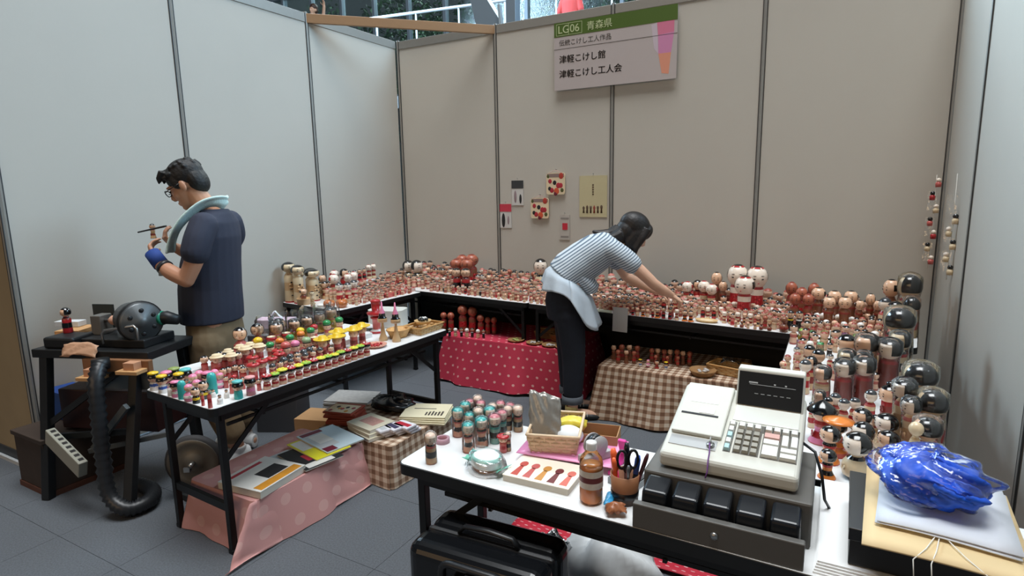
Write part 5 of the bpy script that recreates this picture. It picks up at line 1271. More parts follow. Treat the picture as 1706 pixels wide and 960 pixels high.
woven_basket('orange-brown wicker basket at the back right of the polka stand', (2.12, -.74), .1, .13, .09, .055, M('wicker_orange', (166, 96, 52), .6, noise=.2, nscale=40), wick, z=.384, rows=4, stakes=6)
saucer('round_basket', 'round basket of clear packets leaning on the gingham cloth', (3.28, -1.12), .085, .04, wick, M('packets_silver', (180, 176, 172), .35), .374, cat='basket', seed=8)
woven_basket('rectangular woven basket at the right of the gingham stand', (3.42, -1.0), -.25, .20, .14, .06, bam, bam2, z=.374, rows=4, stakes=7)
m = B(); m.grid(12, 8, crumple(12, 8, lambda u, v: ((u-.5)*.12, (v-.5)*.07, .07+.02*math.sin(PI*u)), .02, 61)); o = m.build('clear_packet', clr, None, (3.43, -1.0, .376), 0, solid=.001); tag(o, 'clear crinkled packet heaped in the rectangular woven basket', 'packet')
# things on the hat doll table
pt = thing('tissue_box', 'pale pink tissue box behind the large bobbed dolls', 'tissue box', (.74, -2.30, TT-.03), .45)
B().box(-.12, .12, -.055, .055, .03, .085).box(-.121, .121, -.056, .056, .028, .034).build('carton', M('tissue_pink', (216, 190, 206), .6), pt); m = B(); m.grid(8, 6, crumple(8, 6, lambda u, v: ((u-.5)*.1, (v-.5)*.02, .085+.05*(1-abs(2*u-1))), .012, 71)); m.build('tissue', M('tissue_white', (228, 234, 238), .6, bump=.4, bscale=40), pt, solid=.001)
B().box(-.125, .125, -.06, .06, 0, .03).build('riser_block', M('grey_board', (120, 120, 124), .6), pt)
m = B(); m.grid(10, 8, crumple(10, 8, lambda u, v: ((u-.5)*.17, (v-.5)*.13, .012+.01*math.sin(3*u)), .012, 73)); o = m.build('printed_sheet', M('sheet_white', (220, 222, 224), .5, noise=.1, nscale=30), None, (1.345, -2.10, TT+.004), .5, solid=.003); tag(o, 'white printed sheet lying behind the yellow sombrero dolls', 'paper')
sb = slab(B(), rounded_rect(-.12, .12, -.075, .075, .04), 0, .115).build('white_canister', M('canister_white', (206, 208, 202), .45), None, (1.42, -1.965, TT), .3, bevel=.012); tag(sb, 'white rounded canister behind the spindle toys', 'canister')
kd = thing('stacked_toy', 'tall red and white stacked wooden toy beside the canister', 'toy', (1.475, -2.14, TT)); kd.scale = (1.18, 1.18, 1.18)
B().lathe([(0, 0), (.035, 0), (.035, .012), (.02, .02), (.022, .075), (.03, .08), (.03, .088), (.012, .09)], 18, [0, 0, 1, 2, 0, 0, 0], cap=False).build('lower_body', [red, whitep, rose], kd); B().lathe([(.012, .09), (.045, .10), (.048, .112), (.02, .118), (.024, .165), (.028, .172), (.02, .18), (0, .182)], 18, [0, 0, 0, 0, 0, 0, 0], cap=False).build('upper_body', [red], kd)
for k, (xx, yy) in enumerate(((1.645, -2.275), (1.735, -2.262))):
    t = thing('spindle_toy', ('left', 'right')[k]+' slender spindle toy with pink tip beside the round basket', 'toy', (xx, yy, TT), 0, 'spindle toys'); t.scale = (1.3, 1.3, 1.3)
    B().lathe([(0, 0), (.02, 0), (.02, .01), (.012, .03), (.006, .07), (.005, .085)], 14, cap=False).build('stem', wood, t); B().lathe([(.005, .085), (.022, .088), (.022, .105), (.016, .11), (.014, .128), (.006, .15), (.003, .18), (0, .182)], 14, [0, 0, 1, 1, 2, 2, 2], cap=False).build('top', [wood, hairb, pink], t)
rb = thing('round_basket', 'small oval wicker basket next to the spindle toys', 'basket', (1.675, -2.17, TT), 1.4)
B().lathe([(0, .004), (.055, .0), (.075, .045), (.078, .05), (.071, .05), (.053, .008), (0, .008)], 28, cap=False, ell=.8).build('bowl', M('wicker_gold', (206, 160, 100), .55, noise=.3, nscale=60, bump=.8, bscale=180), rb); m = B(); m.tube([(.077*math.cos(a*PI/14), .062*math.sin(a*PI/14), .05) for a in range(29)], .004, 6); m.build('rim', bam2, rb)
woven_basket('long honey wicker tray at the far end of the hat doll table', (1.725, -1.99), 1.52, .20, .13, .045, bam, bam2, z=TT, rows=3, stakes=8)
bw = saucer('wicker_dish', 'small wicker dish of black and white balls on the honey tray', (1.705, -1.965), .055, .02, bam, hairb, TT+.045, n=1, cat='dish')
for k in range(12):
    a = k*2.4; q = .009*math.sqrt(k); o = B().ell((0, 0, 0), (.0105, .0105, .0105), 10, 7, 0).build('wooden_ball', hairb if k % 3 else whitep, None, (1.705+q*math.cos(a), -1.965+q*math.sin(a), TT+.071+.006*(k < 4)))
    tag(o, 'small %s ball heaped in the wicker dish on the honey tray' % ('black' if k % 3 else 'white'), 'ball', 'black balls in the dish' if k % 3 else 'white balls in the dish')
saucer('round_tray', 'round pink tray of red charms at the table edge', (1.705, -2.405), .062, .016, M('tray_rose', (206, 150, 130), .5), red, TT, n=16, cat='tray', seed=4)
# things on the long back tables
tray = thing('wicker_tray', 'oval wicker tray at the front of the back table right half', 'tray', (3.27, -1.0, TT), -.1); B().lathe([(0, .003), (.06, .0), (.075, .016), (.07, .016), (.057, .006), (0, .006)], 24, cap=False, ell=.6).build('dish', bam, tray); B().lathe([(0, .006), (.05, .006), (.04, .014), (0, .016)], 14, cap=False, ell=.6).build('contents', cream, tray)
o = B().box(-.055, .055, -.002, .002, -.115, .055).build('hanging_notice', M('notice_grey', (176, 178, 178), .7), None, (2.70, -1.04, TT+.0), BA, rot=(-.06, 0, BA)); tag(o, 'blank grey paper notice hung on the back table edge', 'notice')
o = B().grid(6, 6, lambda u, v: ((u-.5)*.13, (v-.5)*.09, .003+.004*math.sin(u*4))).build('price_list', M('list_cream', (200, 204, 184), .7, noise=.1, nscale=30), None, (2.545, -.97, TT+.001), .3, solid=.002); tag(o, 'cream paper price list on the back table beside the woman hip', 'paper')
# left table: riser, gourds, dishes
rs = thing('display_riser', 'small white display riser holding dolls at the left wall', 'riser', (.28, -.98, TT), math.atan2(.93, .08))
B().box(-.17, .17, -.05, .05, .085, .095).build('shelf', lam, rs)
for s in (-1, 1): B().box(s*.15-.005, s*.15+.005, -.045, .045, 0, .085).build('support', lam, rs)
for k in range(6): put_doll(('silvercap', 'silvercap', 'redbody', 'redbody', 'redw', 'redw')[k], .28+(-.14+.056*k)*.086, -.98+(-.14+.056*k)*.996, TT+.095, .105 if k not in (4, 5) else .135, 1.0, '%s, %s from left on the white display riser' % (('dark-headed kokeshi', 'dark-headed kokeshi', 'red-bodied kokeshi', 'red-bodied kokeshi', 'pale banded kokeshi', 'pale banded kokeshi')[k], ordinal(k+1)), 'kokeshi on the white riser')
for k, (xx, yy) in enumerate(((.60, -1.69), (.67, -1.63))):
    t = thing('wooden_apple', ('left', 'right')[k]+' round orange-brown wooden apple box at the left table end', 'box', (xx, yy, TT), 0, 'wooden apple boxes')
    B().lathe([(0, .002), (.03, 0), (.043, .02), (.045, .035)], 20, cap=False).build('bowl', M('apple_wood', (190, 108, 52), .3, noise=.1, coat=.5), t); B().lathe([(.045, .036), (.04, .055), (.02, .064), (0, .06)], 20, cap=False).build('lid', M('apple_wood', (190, 108, 52), .3, noise=.1, coat=.5), t); B().tube([(0, 0, .058), (.003, 0, .075)], .003, 6).build('stem', ink, t)
bkt = B().lathe([(0, .002), (.05, 0), (.055, .045), (.058, .05), (.05, .05), (.046, .006), (0, .006)], 22, cap=False).build('wooden_tub', wood, None, (.29, -1.66, TT)); tag(bkt, 'plain round wooden tub in front of the tall pale kokeshi', 'tub')
ds = B().lathe([(0, .002), (.03, 0), (.042, .018), (.038, .018), (.028, .005), (0, .005)], 20, cap=False).build('white_dish', whitep, None, (.50, -1.67, TT)); tag(ds, 'small white dish between the tub and apple boxes', 'dish')
for k in range(3):
    t = thing('charm_tray', ('left', 'middle', 'right')[k]+' little red box of charms at the left table front edge', 'box', (.70, -1.12+.13*k, TT), 1.5, 'charm boxes')
    B().box(-.055, .055, -.035, .035, 0, .03).build('carton', rose if k < 2 else M('box_blush', (206, 170, 160), .6), t, bevel=.002); B().box(-.05, .05, -.03, .03, .03, .034).build('charms', M('charm_mix', (190, 90, 90), .5, noise=.5, nscale=70), t)
# ================================================================== woodturning lathe corner
LX, LY, LA = .60, -3.22, .35
iron = M('cast_iron', (36, 38, 40), .45, .4, noise=.25); dkw = M('dark_old_wood', (58, 46, 38), .75, noise=.3, nscale=12); tanw = M('tan_wood', (190, 146, 98), .6, noise=.12, nscale=12); brw = M('brown_beam', (132, 90, 58), .65, noise=.15, nscale=12)
lb = thing('lathe_bench', 'dark steel and wood workbench carrying the lathe by the left wall', 'workbench', (LX, LY, 0), LA)
B().box(-.34, .34, -.175, .175, .755, .80).build('bench_top', iron, lb, bevel=.004)
B().box(-.02, .36, -.20, -.17, .70, .765).build('front_beam', brw, lb, bevel=.004)
B().box(-.05, .35, -.165, -.155, .60, .69).build('metal_sheet', M('sheet_grey', (96, 104, 108), .4, .5), lb)
for x, y, fx, fy in ((-.28, -.15, -.30, -.24), (.25, -.15, .27, -.34), (-.28, .15, -.31, .17), (.27, .15, .3, .17)):
    B().bar((fx, fy, 0), (x, y, .76), .045, .045, 0).build('leg', iron, lb, bevel=.003)
B().bar((-.29, -.2, .33), (.26, -.22, .40), .02, .03).build('brace', iron, lb); B().bar((-.28, -.19, .40), (.2, -.18, .72), .02, .03).build('brace', iron, lb); B().bar((-.3, .17, .33), (.29, .17, .33), .02, .03).build('brace', iron, lb)
B().bar((.02, -.24, .30), (.27, -.27, .55), .022, .03).build('pedal_arm', M('pedal_grey', (96, 100, 100), .5, .4), lb); B().bar((.0, -.25, .29), (.42, -.16, .37), .018, .022).build('pedal_rod', M('pedal_grey', (96, 100, 100), .5, .4), lb)
B().box(-.3, .28, -.1, .12, .34, .56).build('tool_chest', M('chest_maroon', (46, 20, 22), .5, noise=.2), lb, bevel=.006)
mt = thing('lathe', 'black electric lathe with round motor on the workbench', 'lathe', (LX, LY, .80), LA)
B().box(-.2, .27, -.11, .11, 0, .045).build('bed', iron, mt, bevel=.006)
MA = Matrix.Translation((.16, -.02, .13)) @ Matrix.Rotation(-.55, 4, 'Z') @ Matrix.Rotation(PI/2, 4, 'Y')
m = B(); m.M = MA; m.lathe([(0, -.1), (.06, -.1), (.085, -.085), (.09, .03), (.1, .035), (.103, .075), (.095, .09), (.03, .095), (.025, .105), (0, .105)], 28, cap=False); m.build('motor', M('motor_grey', (88, 92, 94), .4, .5, noise=.15), mt)
for k in range(6):
    a = k*PI/3; m = B(); m.M = MA; m.ell((.062*math.cos(a), .062*math.sin(a), .093), (.013, .013, .004), 8, 4); m.build('vent', iron, mt)
m = B(); m.M = MA; m.lathe([(.096, .04), (.108, .045), (.109, .07), (.098, .08)], 28, cap=False); m.build('motor_ring', iron, mt)
B().box(-.11, -.05, -.03, .05, .045, .15).build('headstock', M('headstock_grey', (120, 118, 114), .45, .4, noise=.1), mt, bevel=.004)
B().tube([(-.06, .0, .12), (.06, -.0, .125)], .009, 10).build('spindle', M('steel', (170, 170, 168), .3, .9), mt); B().tube([(-.02, .0, .121), (.0, 0, .122), (.03, 0, .123), (.045, 0, .124)], [.012, .026, .03, .018], 14).build('billet', M('billet_pink', (206, 160, 136), .6), mt)
B().box(-.2, -.07, .085, .092, .045, .19).build('splash_plate', M('plate_dark', (58, 66, 66), .5, .3), mt)
B().tube([(.25, .02, .13), (.30, .03, .135), (.36, .04, .12)], [.032, .036, .026], 14).build('duct', iron, mt); B().tube([(.262, .022, .131), (.282, .026, .133)], .0385, 14).build('duct_tape', M('tape_green', (20, 120, 96), .4), mt)
B().tube([(.06, -.14, .03), (.06, -.14, .085), (.075, -.14, .1), (.24, -.13, .125), (.255, -.13, .11), (.255, -.13, .05)], .006, 8).build('tool_rest', M('steel', (170, 170, 168), .3, .9), mt)
B().box(-.28, -.1, -.16, -.02, .0, .06).build('carriage', iron, mt, bevel=.012)
m = B(); m.grid(10, 6, crumple(10, 6, lambda u, v: (-.14+u*.2, -.17-.03*v, .03-.06*v+.015*math.sin(u*3)), .012, 81)); m.build('leather_flap', M('leather_tan', (190, 148, 118), .6), mt, solid=.004)
def block(label, x, y, z, sx, sy, sz, rot=0, mat=None, name='wood_block'):
    c, s = math.cos(LA), math.sin(LA); o = B().box(-sx/2, sx/2, -sy/2, sy/2, 0, sz).build(name, mat or tanw, None, (LX+x*c-y*s, LY+x*s+y*c, z), LA+rot, bevel=.002); return tag(o, label, 'wood block')
for k, (x, z_) in enumerate(((.06, .67), (.29, .71))):
    B().box(x-.06, x+.06, -.27, -.19, z_, z_+.018).build('clamp_board', tanw, lb, bevel=.002); B().box(x-.03, x+.03, -.25, -.2, z_+.018, z_+.055).build('clamp_block', M('block_pinkish', (190, 140, 108), .6), lb, bevel=.002)
for k in range(3): block('%s tan plank in the pile at the left end of the lathe bench' % ('lowest', 'middle', 'top')[k], -.285, .03+.012*k, .80+k*.021, .13, .2-.02*k, .02, .08*k, name='wood_plank')
o = B().box(-.07, .07, -.03, .03, 0, .03).build('white_carton', M('carton_white', (206, 212, 216), .5), None, (.235, -3.26, .864), LA+.1, bevel=.002); tag(o, 'white carton lying on the plank pile by the left wall', 'carton')
put_doll('redbody', .395, -3.345, .86, .14, -.4, 'lone kokeshi with dark hair standing on the lathe', 'kokeshi on the lathe')
hs = thing('suction_hose', 'black corrugated suction hose hanging from the lathe to the floor', 'hose', (0, 0, 0))
pts = [(.80, -3.40, .76), (.84, -3.45, .68), (.86, -3.47, .5), (.87, -3.48, .3), (.90, -3.49, .12), (.98, -3.46, .05), (1.0, -3.37, .045), (.93, -3.3, .045), (.83, -3.28, .045), (.74, -3.3, .05)]
def catmull(P, n):
    P = [Vector(p) for p in P]; out = []
    for i in range(len(P)-1):
        a, b, c, d = P[max(i-1, 0)], P[i], P[i+1], P[min(i+2, len(P)-1)]
        for k in range(n):
            t = k/n; out.append(.5*((2*b)+(c-a)*t+(2*a-5*b+4*c-d)*t*t+(3*b-a-3*c+d)*t**3))
    return out+[P[-1]]
cp_ = catmull(pts, 10); B().tube(cp_, [.039 if i % 2 else .030 for i in range(len(cp_))], 14).build('hose_tube', M('hose_black', (34, 36, 39), .4, noise=.1), hs)
B().tube([cp_[0]+Vector((0, 0, .02)), cp_[0]-Vector((0, 0, .03))], .04, 14).build('hose_clamp', iron, hs)
ps = thing('power_strip_panel', 'pale grey slotted metal panel leaning on the lathe legs', 'panel', (.60, -3.535, .26), .0); ps.rotation_euler = (0, .34, -.03)
B().box(-.17, .17, -.012, .03, 0, .085).build('panel_body', M('panel_grey', (150, 150, 138), .5, noise=.05), ps, bevel=.004)
for k in range(8): B().box(-.15+k*.04, -.13+k*.04, .0, .022, .0852, .0858).build('slot', ink, ps)
tb = thing('wooden_chest', 'old dark wooden chest under the left end of the lathe bench', 'chest', (.24, -3.42, 0), 0)
B().box(-.16, .16, -.12, .3, .03, .30).build('chest_body', dkw, tb, bevel=.004); B().box(-.17, .17, -.13, .31, .30, .325).build('lid', dkw, tb, bevel=.003); B().box(-.165, .165, -.125, .305, 0, .03).build('plinth', M('plinth_brown', (92, 56, 42), .7, noise=.15), tb)
bc = thing('blue_crate', 'bright blue plastic crate behind the lathe bench at the wall', 'crate', (.14, -3.28, .327), 0)
B().box(-.10, .10, -.07, .07, 0, .15).build('crate_body', M('crate_blue', (22, 66, 140), .5), bc, bevel=.006); B().box(-.105, .105, -.075, .075, .15, .162).build('rim', M('crate_blue', (22, 66, 140), .5), bc)
wh = thing('grinding_wheel', 'round metal flywheel standing on a black foot beneath the hat doll table', 'wheel', (1.10, -3.17, .0), 0)
WM = Matrix.Translation((0, 0, .195)) @ Matrix.Rotation(.62, 4, 'Z') @ Matrix.Rotation(PI/2, 4, 'X')
m = B(); m.M = WM; m.lathe([(.095, -.03), (.14, -.03), (.148, -.01), (.14, .01), (.125, .014)], 32, cap=False); m.build('tyre', M('rubber_grey', (52, 52, 54), .7), wh)
m = B(); m.M = WM; m.lathe([(0, .012), (.05, .012), (.055, .005), (.10, .008), (.128, .016), (.13, .01), (.128, -.03), (0, -.03)], 32, cap=False); m.build('disc', M('disc_bronze', (104, 100, 92), .5, .4, noise=.12), wh)
m = B(); m.M = WM; m.tube([(0, 0, .01), (0, 0, .05)], .012, 12); m.cbox((-.03, -.03, .02), (.03, .025, .012)); m.build('hub', M('steel', (170, 170, 168), .3, .9), wh)
B().box(-.1, .1, -.06, .06, 0, .03).bar((0, .05, .02), (0, .03, .2), .03, .02).build('foot', iron, wh, bevel=.004)
pc = thing('paper_bale', 'pile of old newspapers on a white crate beneath the hat doll table', 'newspapers', (1.10, -2.0, 0), .3)
B().box(-.2, .2, -.14, .14, 0, .10).build('crate', M('crate_white', (150, 152, 154), .6), pc, bevel=.004); B().box(-.17, .17, -.142, -.139, .02, .08).build('crate_window', ink, pc)
for k in range(6): B().box(-.17, .15, -.13+.004*k, .12, .10+k*.012, .111+k*.012).build('newspaper', M('newsprint', (150, 150, 148), .8, noise=.25, nscale=40), pc, rotz=.02*((k*5) % 7-3))
kb = B().box(-.13, .13, -.1, .1, 0, .17).build('carton', kraft, None, (1.14, -2.34, 0), .3, bevel=.003); tag(kb, 'plain brown carton on the floor behind the man shoe', 'box')
su = thing('storage_carton', 'tall grey storage carton carrying the pink tissue box', 'box', (.74, -2.30, 0), .45)
B().box(-.14, .14, -.11, .11, 0, .64).build('carton_body', M('carton_grey', (70, 70, 74), .7), su, bevel=.004); B().box(-.145, .145, -.115, .115, .60, .668).build('lid', M('carton_lid', (96, 96, 100), .7), su, bevel=.004)
# ================================================================== people
def remeshed(mb, name, mat, parent, voxel=.006, smooth=6, loc=(0, 0, 0)):
    o = mb.build(name, mat, parent, loc); md = o.modifiers.new('merge', 'REMESH'); md.mode = 'VOXEL'; md.voxel_size = voxel; md.use_smooth_shade = True
    if smooth: ms = o.modifiers.new('relax', 'SMOOTH'); ms.factor = .5; ms.iterations = smooth
    return o
def limb(m, pts, rs, seg=14):
    m.tube(catmull(pts, 6), [r for r in interp(rs, 6)], seg)
    for p, r in ((pts[0], rs[0]), (pts[-1], rs[-1])): m.ell(p, (r, r, r), 14, 9)
def interp(rs, n):
    out = []
    for i in range(len(rs)-1):
        for k in range(n): out.append(rs[i]+(rs[i+1]-rs[i])*k/n)
    return out+[rs[-1]]
def hand(m, wrist, d, across, palm, curl, size=1.0, thumb=1):
    """palm and five bent fingers; d = direction of the hand, across = towards the thumb, palm = way the palm faces"""
    d = Vector(d).normalized(); across = Vector(across); across = (across-d*across.dot(d)).normalized(); pn = d.cross(across).normalized()
    if pn.dot(Vector(palm)) < 0: pn = -pn
    w_ = Vector(wrist); s = size; k = w_+d*.085*s
    m.loft([(w_-d*.01, across, pn, .025*s, .019*s), (w_+d*.03*s, across, pn, .035*s, .016*s), (w_+d*.065*s, across, pn, .04*s, .014*s), (w_+d*.09*s, across, pn, .038*s, .011*s)], seg=14)
    for i, (off, L) in enumerate(((.028, .072), (.0095, .08), (-.0095, .075), (-.028, .06))):
        p = w_+d*(.084-.004*abs(i-1))*s+across*off*s; pts = [p]; a = curl*.35; r = [.0088*s]
        for q, f in enumerate((.45, .32, .23)):
            a += curl*(.55, .75, .5)[q]; p = p+(d*math.cos(a)+pn*math.sin(a))*L*f*s; pts.append(p); r.append((.0082, .0075, .0062)[q]*s)
        m.tube(pts, r, 10)
        for p_, r_ in zip(pts, r): m.ell(p_, (r_, r_, r_), 8, 6)
    p = w_+d*.022*s+across*.03*s; pts = [p]; dd = (d*.6+across*.7+pn*.35).normalized()
    for q, L in enumerate((.035, .03, .024)): p = p+dd*L*s; pts.append(p); dd = (dd+d*.35-across*.25+pn*.25*curl).normalized()
    m.tube(pts, [.012*s, .0105*s, .009*s, .0075*s], 10)
    for p_ in pts: m.ell(p_, (.0095*s,)*3, 8, 6)
def head_mesh(m, T, s=1.0):
    old = m.M; m.M = old @ T @ Matrix.Scale(s, 4)
    m.ell((0, -.012, .035), (.074, .096, .092), 20, 14); m.ell((0, .03, -.015), (.064, .066, .08), 18, 12); m.ell((0, .045, -.07), (.046, .045, .042), 16, 10)
    m.ell((0, .072, -.1), (.024, .02, .018), 10, 8)                      # chin
    m.tube([(0, .088, .02), (0, .104, -.012), (0, .112, -.034)], [.009, .012, .014], 10); m.ell((0, .102, -.037), (.02, .014, .01), 10, 8)   # nose
    m.ell((0, .088, -.066), (.024, .013, .007), 12, 8); m.ell((0, .086, -.077), (.02, .012, .007), 12, 8)   # lips
    for sx in (-1, 1):
        m.ell((sx*.03, .082, .026), (.026, .014, .009), 10, 8)           # brows
        m.ell((sx*.076, -.012, -.012), (.009, .02, .033), 10, 8); m.ell((sx*.042, .06, -.03), (.022, .022, .02), 10, 8)
    m.M = old
def eyes(T, parent, s=1.0):
    for sx in (-1, 1):
        m = B(); m.M = T @ Matrix.Scale(s, 4); m.ell((sx*.031, .087, .005), (.013, .008, .005), 10, 8); m.build('eye', M('eye_dark', (26, 20, 18), .2), parent)
skin_m = M('skin_man', (190, 140, 112), .5, noise=.05); skin_w = M('skin_woman', (222, 178, 152), .5, noise=.04)
hair_m = M('hair_black', (16, 16, 17), .6, noise=.3, nscale=60, bump=.6, bscale=90); hair_w = M('hair_brown_black', (24, 19, 18), .5, noise=.3, nscale=50, bump=.4, bscale=80)
# ---- man painting a doll at the lathe
mn = thing('person', 'man in navy t-shirt and glasses painting a small doll beside the lathe', 'person', (.85, -2.75, 0), math.radians(119))
HT = Matrix.Translation((0, .128, 1.632)) @ Matrix.Rotation(-.50, 4, 'X')
m = B()
X, Y = (1, 0, 0), (0, 1, 0)
m.loft([((0, .02, .82), X, Y, .15, .105), ((0, .04, .95), X, Y, .16, .12), ((0, .045, 1.08), X, Y, .155, .12), ((0, .015, 1.25), X, Y, .175, .115), ((0, -.015, 1.38), X, Y, .185, .1), ((0, -.02, 1.45), X, Y, .14, .075), ((0, .0, 1.49), X, Y, .075, .065)], seg=20)
limb(m, [(0, .0, 1.44), (0, .045, 1.53), (0, .09, 1.60)], [.062, .056, .055])
head_mesh(m, HT)
LW, RW = (-.155, .262, 1.225), (.095, .285, 1.27)
limb(m, [(-.17, -.02, 1.41), (-.21, .0, 1.27), (-.225, .065, 1.125)], [.058, .05, .042]); limb(m, [(-.225, .065, 1.125), (-.2, .16, 1.165), LW], [.043, .042, .029])
limb(m, [(.17, -.02, 1.41), (.21, .03, 1.28), (.215, .11, 1.15)], [.058, .05, .042]); limb(m, [(.215, .11, 1.15), (.16, .2, 1.2), RW], [.043, .042, .029])
hand(m, LW, (.35, .50, .95), (.5, .2, -.4), (.7, -.6, .3), .75); hand(m, RW, (-.35, .5, .75), (-.5, .0, .5), (-.6, -.5, .3), .85)
limb(m, [(-.085, .03, .86), (-.1, .05, .5), (-.09, -.05, .09)], [.09, .062, .042]); limb(m, [(.085, .03, .86), (.1, .06, .5), (.12, .0, .09)], [.09, .062, .042])
for c, dx, dy in (((-.09, -.05), -.75, .66), ((.12, .0), .2, .98)): limb(m, [(c[0]-dx*.04, c[1]-dy*.04, .05), (c[0]+dx*.08, c[1]+dy*.08, .045), (c[0]+dx*.17, c[1]+dy*.17, .035)], [.036, .034, .028])
remeshed(m, 'body', skin_m, mn, .0048, 4)
eyes(HT, mn)
m = B(); m.M = HT
m.ell((0, -.02, .052), (.084, .107, .092), 20, 14); m.ell((0, -.07, .0), (.074, .055, .085), 16, 12); m.ell((0, .055, .098), (.07, .045, .03), 14, 10)
for k in range(26):
    a = random.uniform(-2.8, 2.8); e_ = random.uniform(.15, .9); p = Vector((.08*math.sin(a)*math.cos(e_), -.02-.1*math.cos(a)*math.cos(e_), .052+.09*math.sin(e_))); d_ = (p-Vector((0, .03, .02))).normalized(); m.tube([p-d_*.015, p+d_*.012, p+d_*.022+Vector((0, .012, -.008))], [.018, .012, .003], 7)
for k in range(9): x = -.06+.015*k; m.tube([(x, .05, .112), (x*1.05, .088, .088), (x*1.1, .1, .062+.008*(k % 3))], [.02, .014, .004], 7)
for s in (-1, 1): m.ell((s*.07, .015, .03), (.012, .03, .045), 10, 8)
remeshed(m, 'hair', hair_m, mn, .0042, 2)
gl = B(); gl.M = HT; gf = M('glasses_frame', (22, 20, 22), .3)
for s in (-1, 1):
    pts = [(s*.034+.027*math.cos(a*PI/8), .108-.006*abs(math.cos(a*PI/8)), .003+.018*math.sin(a*PI/8)) for a in range(17)]; gl.tube(pts, .0028, 6); gl.tube([(s*.061, .102, .008), (s*.078, .06, .008), (s*.082, -.005, .006)], .0028, 6)
gl.tube([(-.008, .114, .006), (.008, .114, .006)], .0026, 6); gl.build('glasses', gf, mn)
# clothes
nav = M('tshirt_navy', (44, 49, 66), .85, noise=.08, nscale=40, bump=.25, bscale=25)
m = B(); m.loft([((0, .062, .855), X, Y, .195, .165), ((0, .06, .93), X, Y, .19, .168), ((0, .055, 1.05), X, Y, .185, .165), ((0, .035, 1.2), X, Y, .195, .15), ((0, .0, 1.34), X, Y, .2, .125), ((0, -.015, 1.42), X, Y, .185, .1), ((0, -.02, 1.47), X, Y, .12, .08), ((0, -.012, 1.495), X, Y, .085, .07)], seg=24)
for s, e2 in ((-1, (.0, 1.275)), (1, (.03, 1.285))): limb(m, [(s*.15, -.02, 1.41), (s*.195, -.008, 1.34), (s*.216, e2[0]+.005, e2[1])], [.075, .075, .074]); 
remeshed(m, 'tshirt', nav, mn, .006, 5)
kh = M('trousers_khaki', (124, 106, 80), .85, noise=.12, nscale=20, bump=.5, bscale=22)
m = B(); m.loft([((0, .05, .68), X, Y, .19, .14), ((0, .05, .78), X, Y, .19, .145), ((0, .055, .9), X, Y, .175, .14)], seg=20)
limb(m, [(-.1, .045, .74), (-.11, .05, .48), (-.1, -.03, .2)], [.112, .095, .078]); limb(m, [(.1, .045, .74), (.11, .06, .48), (.12, .0, .2)], [.112, .095, .078])
remeshed(m, 'trousers', kh, mn, .007, 5)
for (c, dx, dy) in (((-.09, -.05), -.75, .66), ((.12, .0), .2, .98)):
    n = Vector((dx, dy, 0)); m = B(); c3 = Vector((c[0], c[1], 0)); sd = Vector((-dy, dx, 0)); up_ = Vector((0, 0, 1))
    m.loft([(c3-n*.07+up_*.045, sd, up_, .034, .043), (c3-n*.02+up_*.052, sd, up_, .044, .05), (c3+n*.06+up_*.045, sd, up_, .046, .043), (c3+n*.13+up_*.037, sd, up_, .046, .035), (c3+n*.19+up_*.03, sd, up_, .034, .027), (c3+n*.205+up_*.026, sd, up_, .018, .018)], seg=14); m.loft([(c3+up_*.07, X, Y, .045, .045), (c3+up_*.105, X, Y, .05, .05)], seg=14)
    sh = remeshed(m, 'sneaker', M('sneaker_white', (206, 208, 208), .5, noise=.06), mn, .005, 2)
    m = B()
    for k in range(4): q = c3+n*(.05+.022*k)+up_*(.09-.009*k); m.tube([q-sd*.028, q+up_*.004, q+sd*.028], .004, 6)
    m.build('laces', M('lace_white', (232, 232, 228), .7), sh)
tw = M('towel_mint', (200, 226, 222), .9, noise=.06, nscale=60, bump=.6, bscale=120)
TP = [((0, -.082, 1.53), (0, -.35, .9), .036), ((-.055, -.055, 1.54), (-.5, -.25, .8), .036), ((-.09, .012, 1.522), (-.85, -.1, .5), .04), ((-.115, .085, 1.462), (-1, 0, .2), .042), ((-.122, .145, 1.39), (-1, -.1, 0), .046), ((-.122, .178, 1.32), (-1, -.1, 0), .05), ((-.122, .193, 1.262), (-1, 0, 0), .052)]
full = [((-p[0], p[1], p[2]), (-w_[0], w_[1], w_[2]), q) for p, w_, q in TP[:0:-1]]+TP
cen = catmull([p for p, _, _ in full], 4); wid = catmull([Vector(w_).normalized()*q*(-1 if i < 6 else 1) for i, (p, w_, q) in enumerate(full)], 4); NT = len(cen)-1
wid = [w_ if i > 24 else w_ for i, w_ in enumerate(wid)]
m = B(); m.grid(NT, 6, lambda u, v: cen[int(round(u*NT))]+wid[int(round(u*NT))]*(2*v-1)+Vector((0, .006*math.sin(v*9+u*14), .003*math.sin(v*12)))); o = m.build('towel', tw, mn, solid=.014, sub=1)
v0, v1 = Vector((-.2, .16, 1.165)), Vector(LW); B().tube([v0+(v1-v0)*.62, v1+Vector((.01, .02, .04))], [.041, .039], 16).build('wristband', M('wristband_blue', (28, 62, 134), .8, noise=.1), mn)
B().tube([v0+(v1-v0)*.3, v0+(v1-v0)*.48], [.044, .042], 16).build('watch_strap', M('watch_dark', (40, 40, 44), .4), mn); B().cbox(tuple(v0+(v1-v0)*.4+Vector((-.03, .0, -.028))), (.02, .03, .03)).build('watch_face', M('steel', (170, 170, 168), .3, .9), mn, bevel=.004)
br = B().tube([(-.06, .40, 1.375), (-.06, .25, 1.405), (-.06, .235, 1.408)], [.004, .0055, .004], 8).build('paint_brush', ink, None); br.parent = None
br.matrix_world = mn.matrix_basis.copy(); br.location = (.85, -2.75, 0); br.rotation_euler = (0, 0, math.radians(119)); tag(br, 'thin black paint brush held in the hand of the man', 'brush')
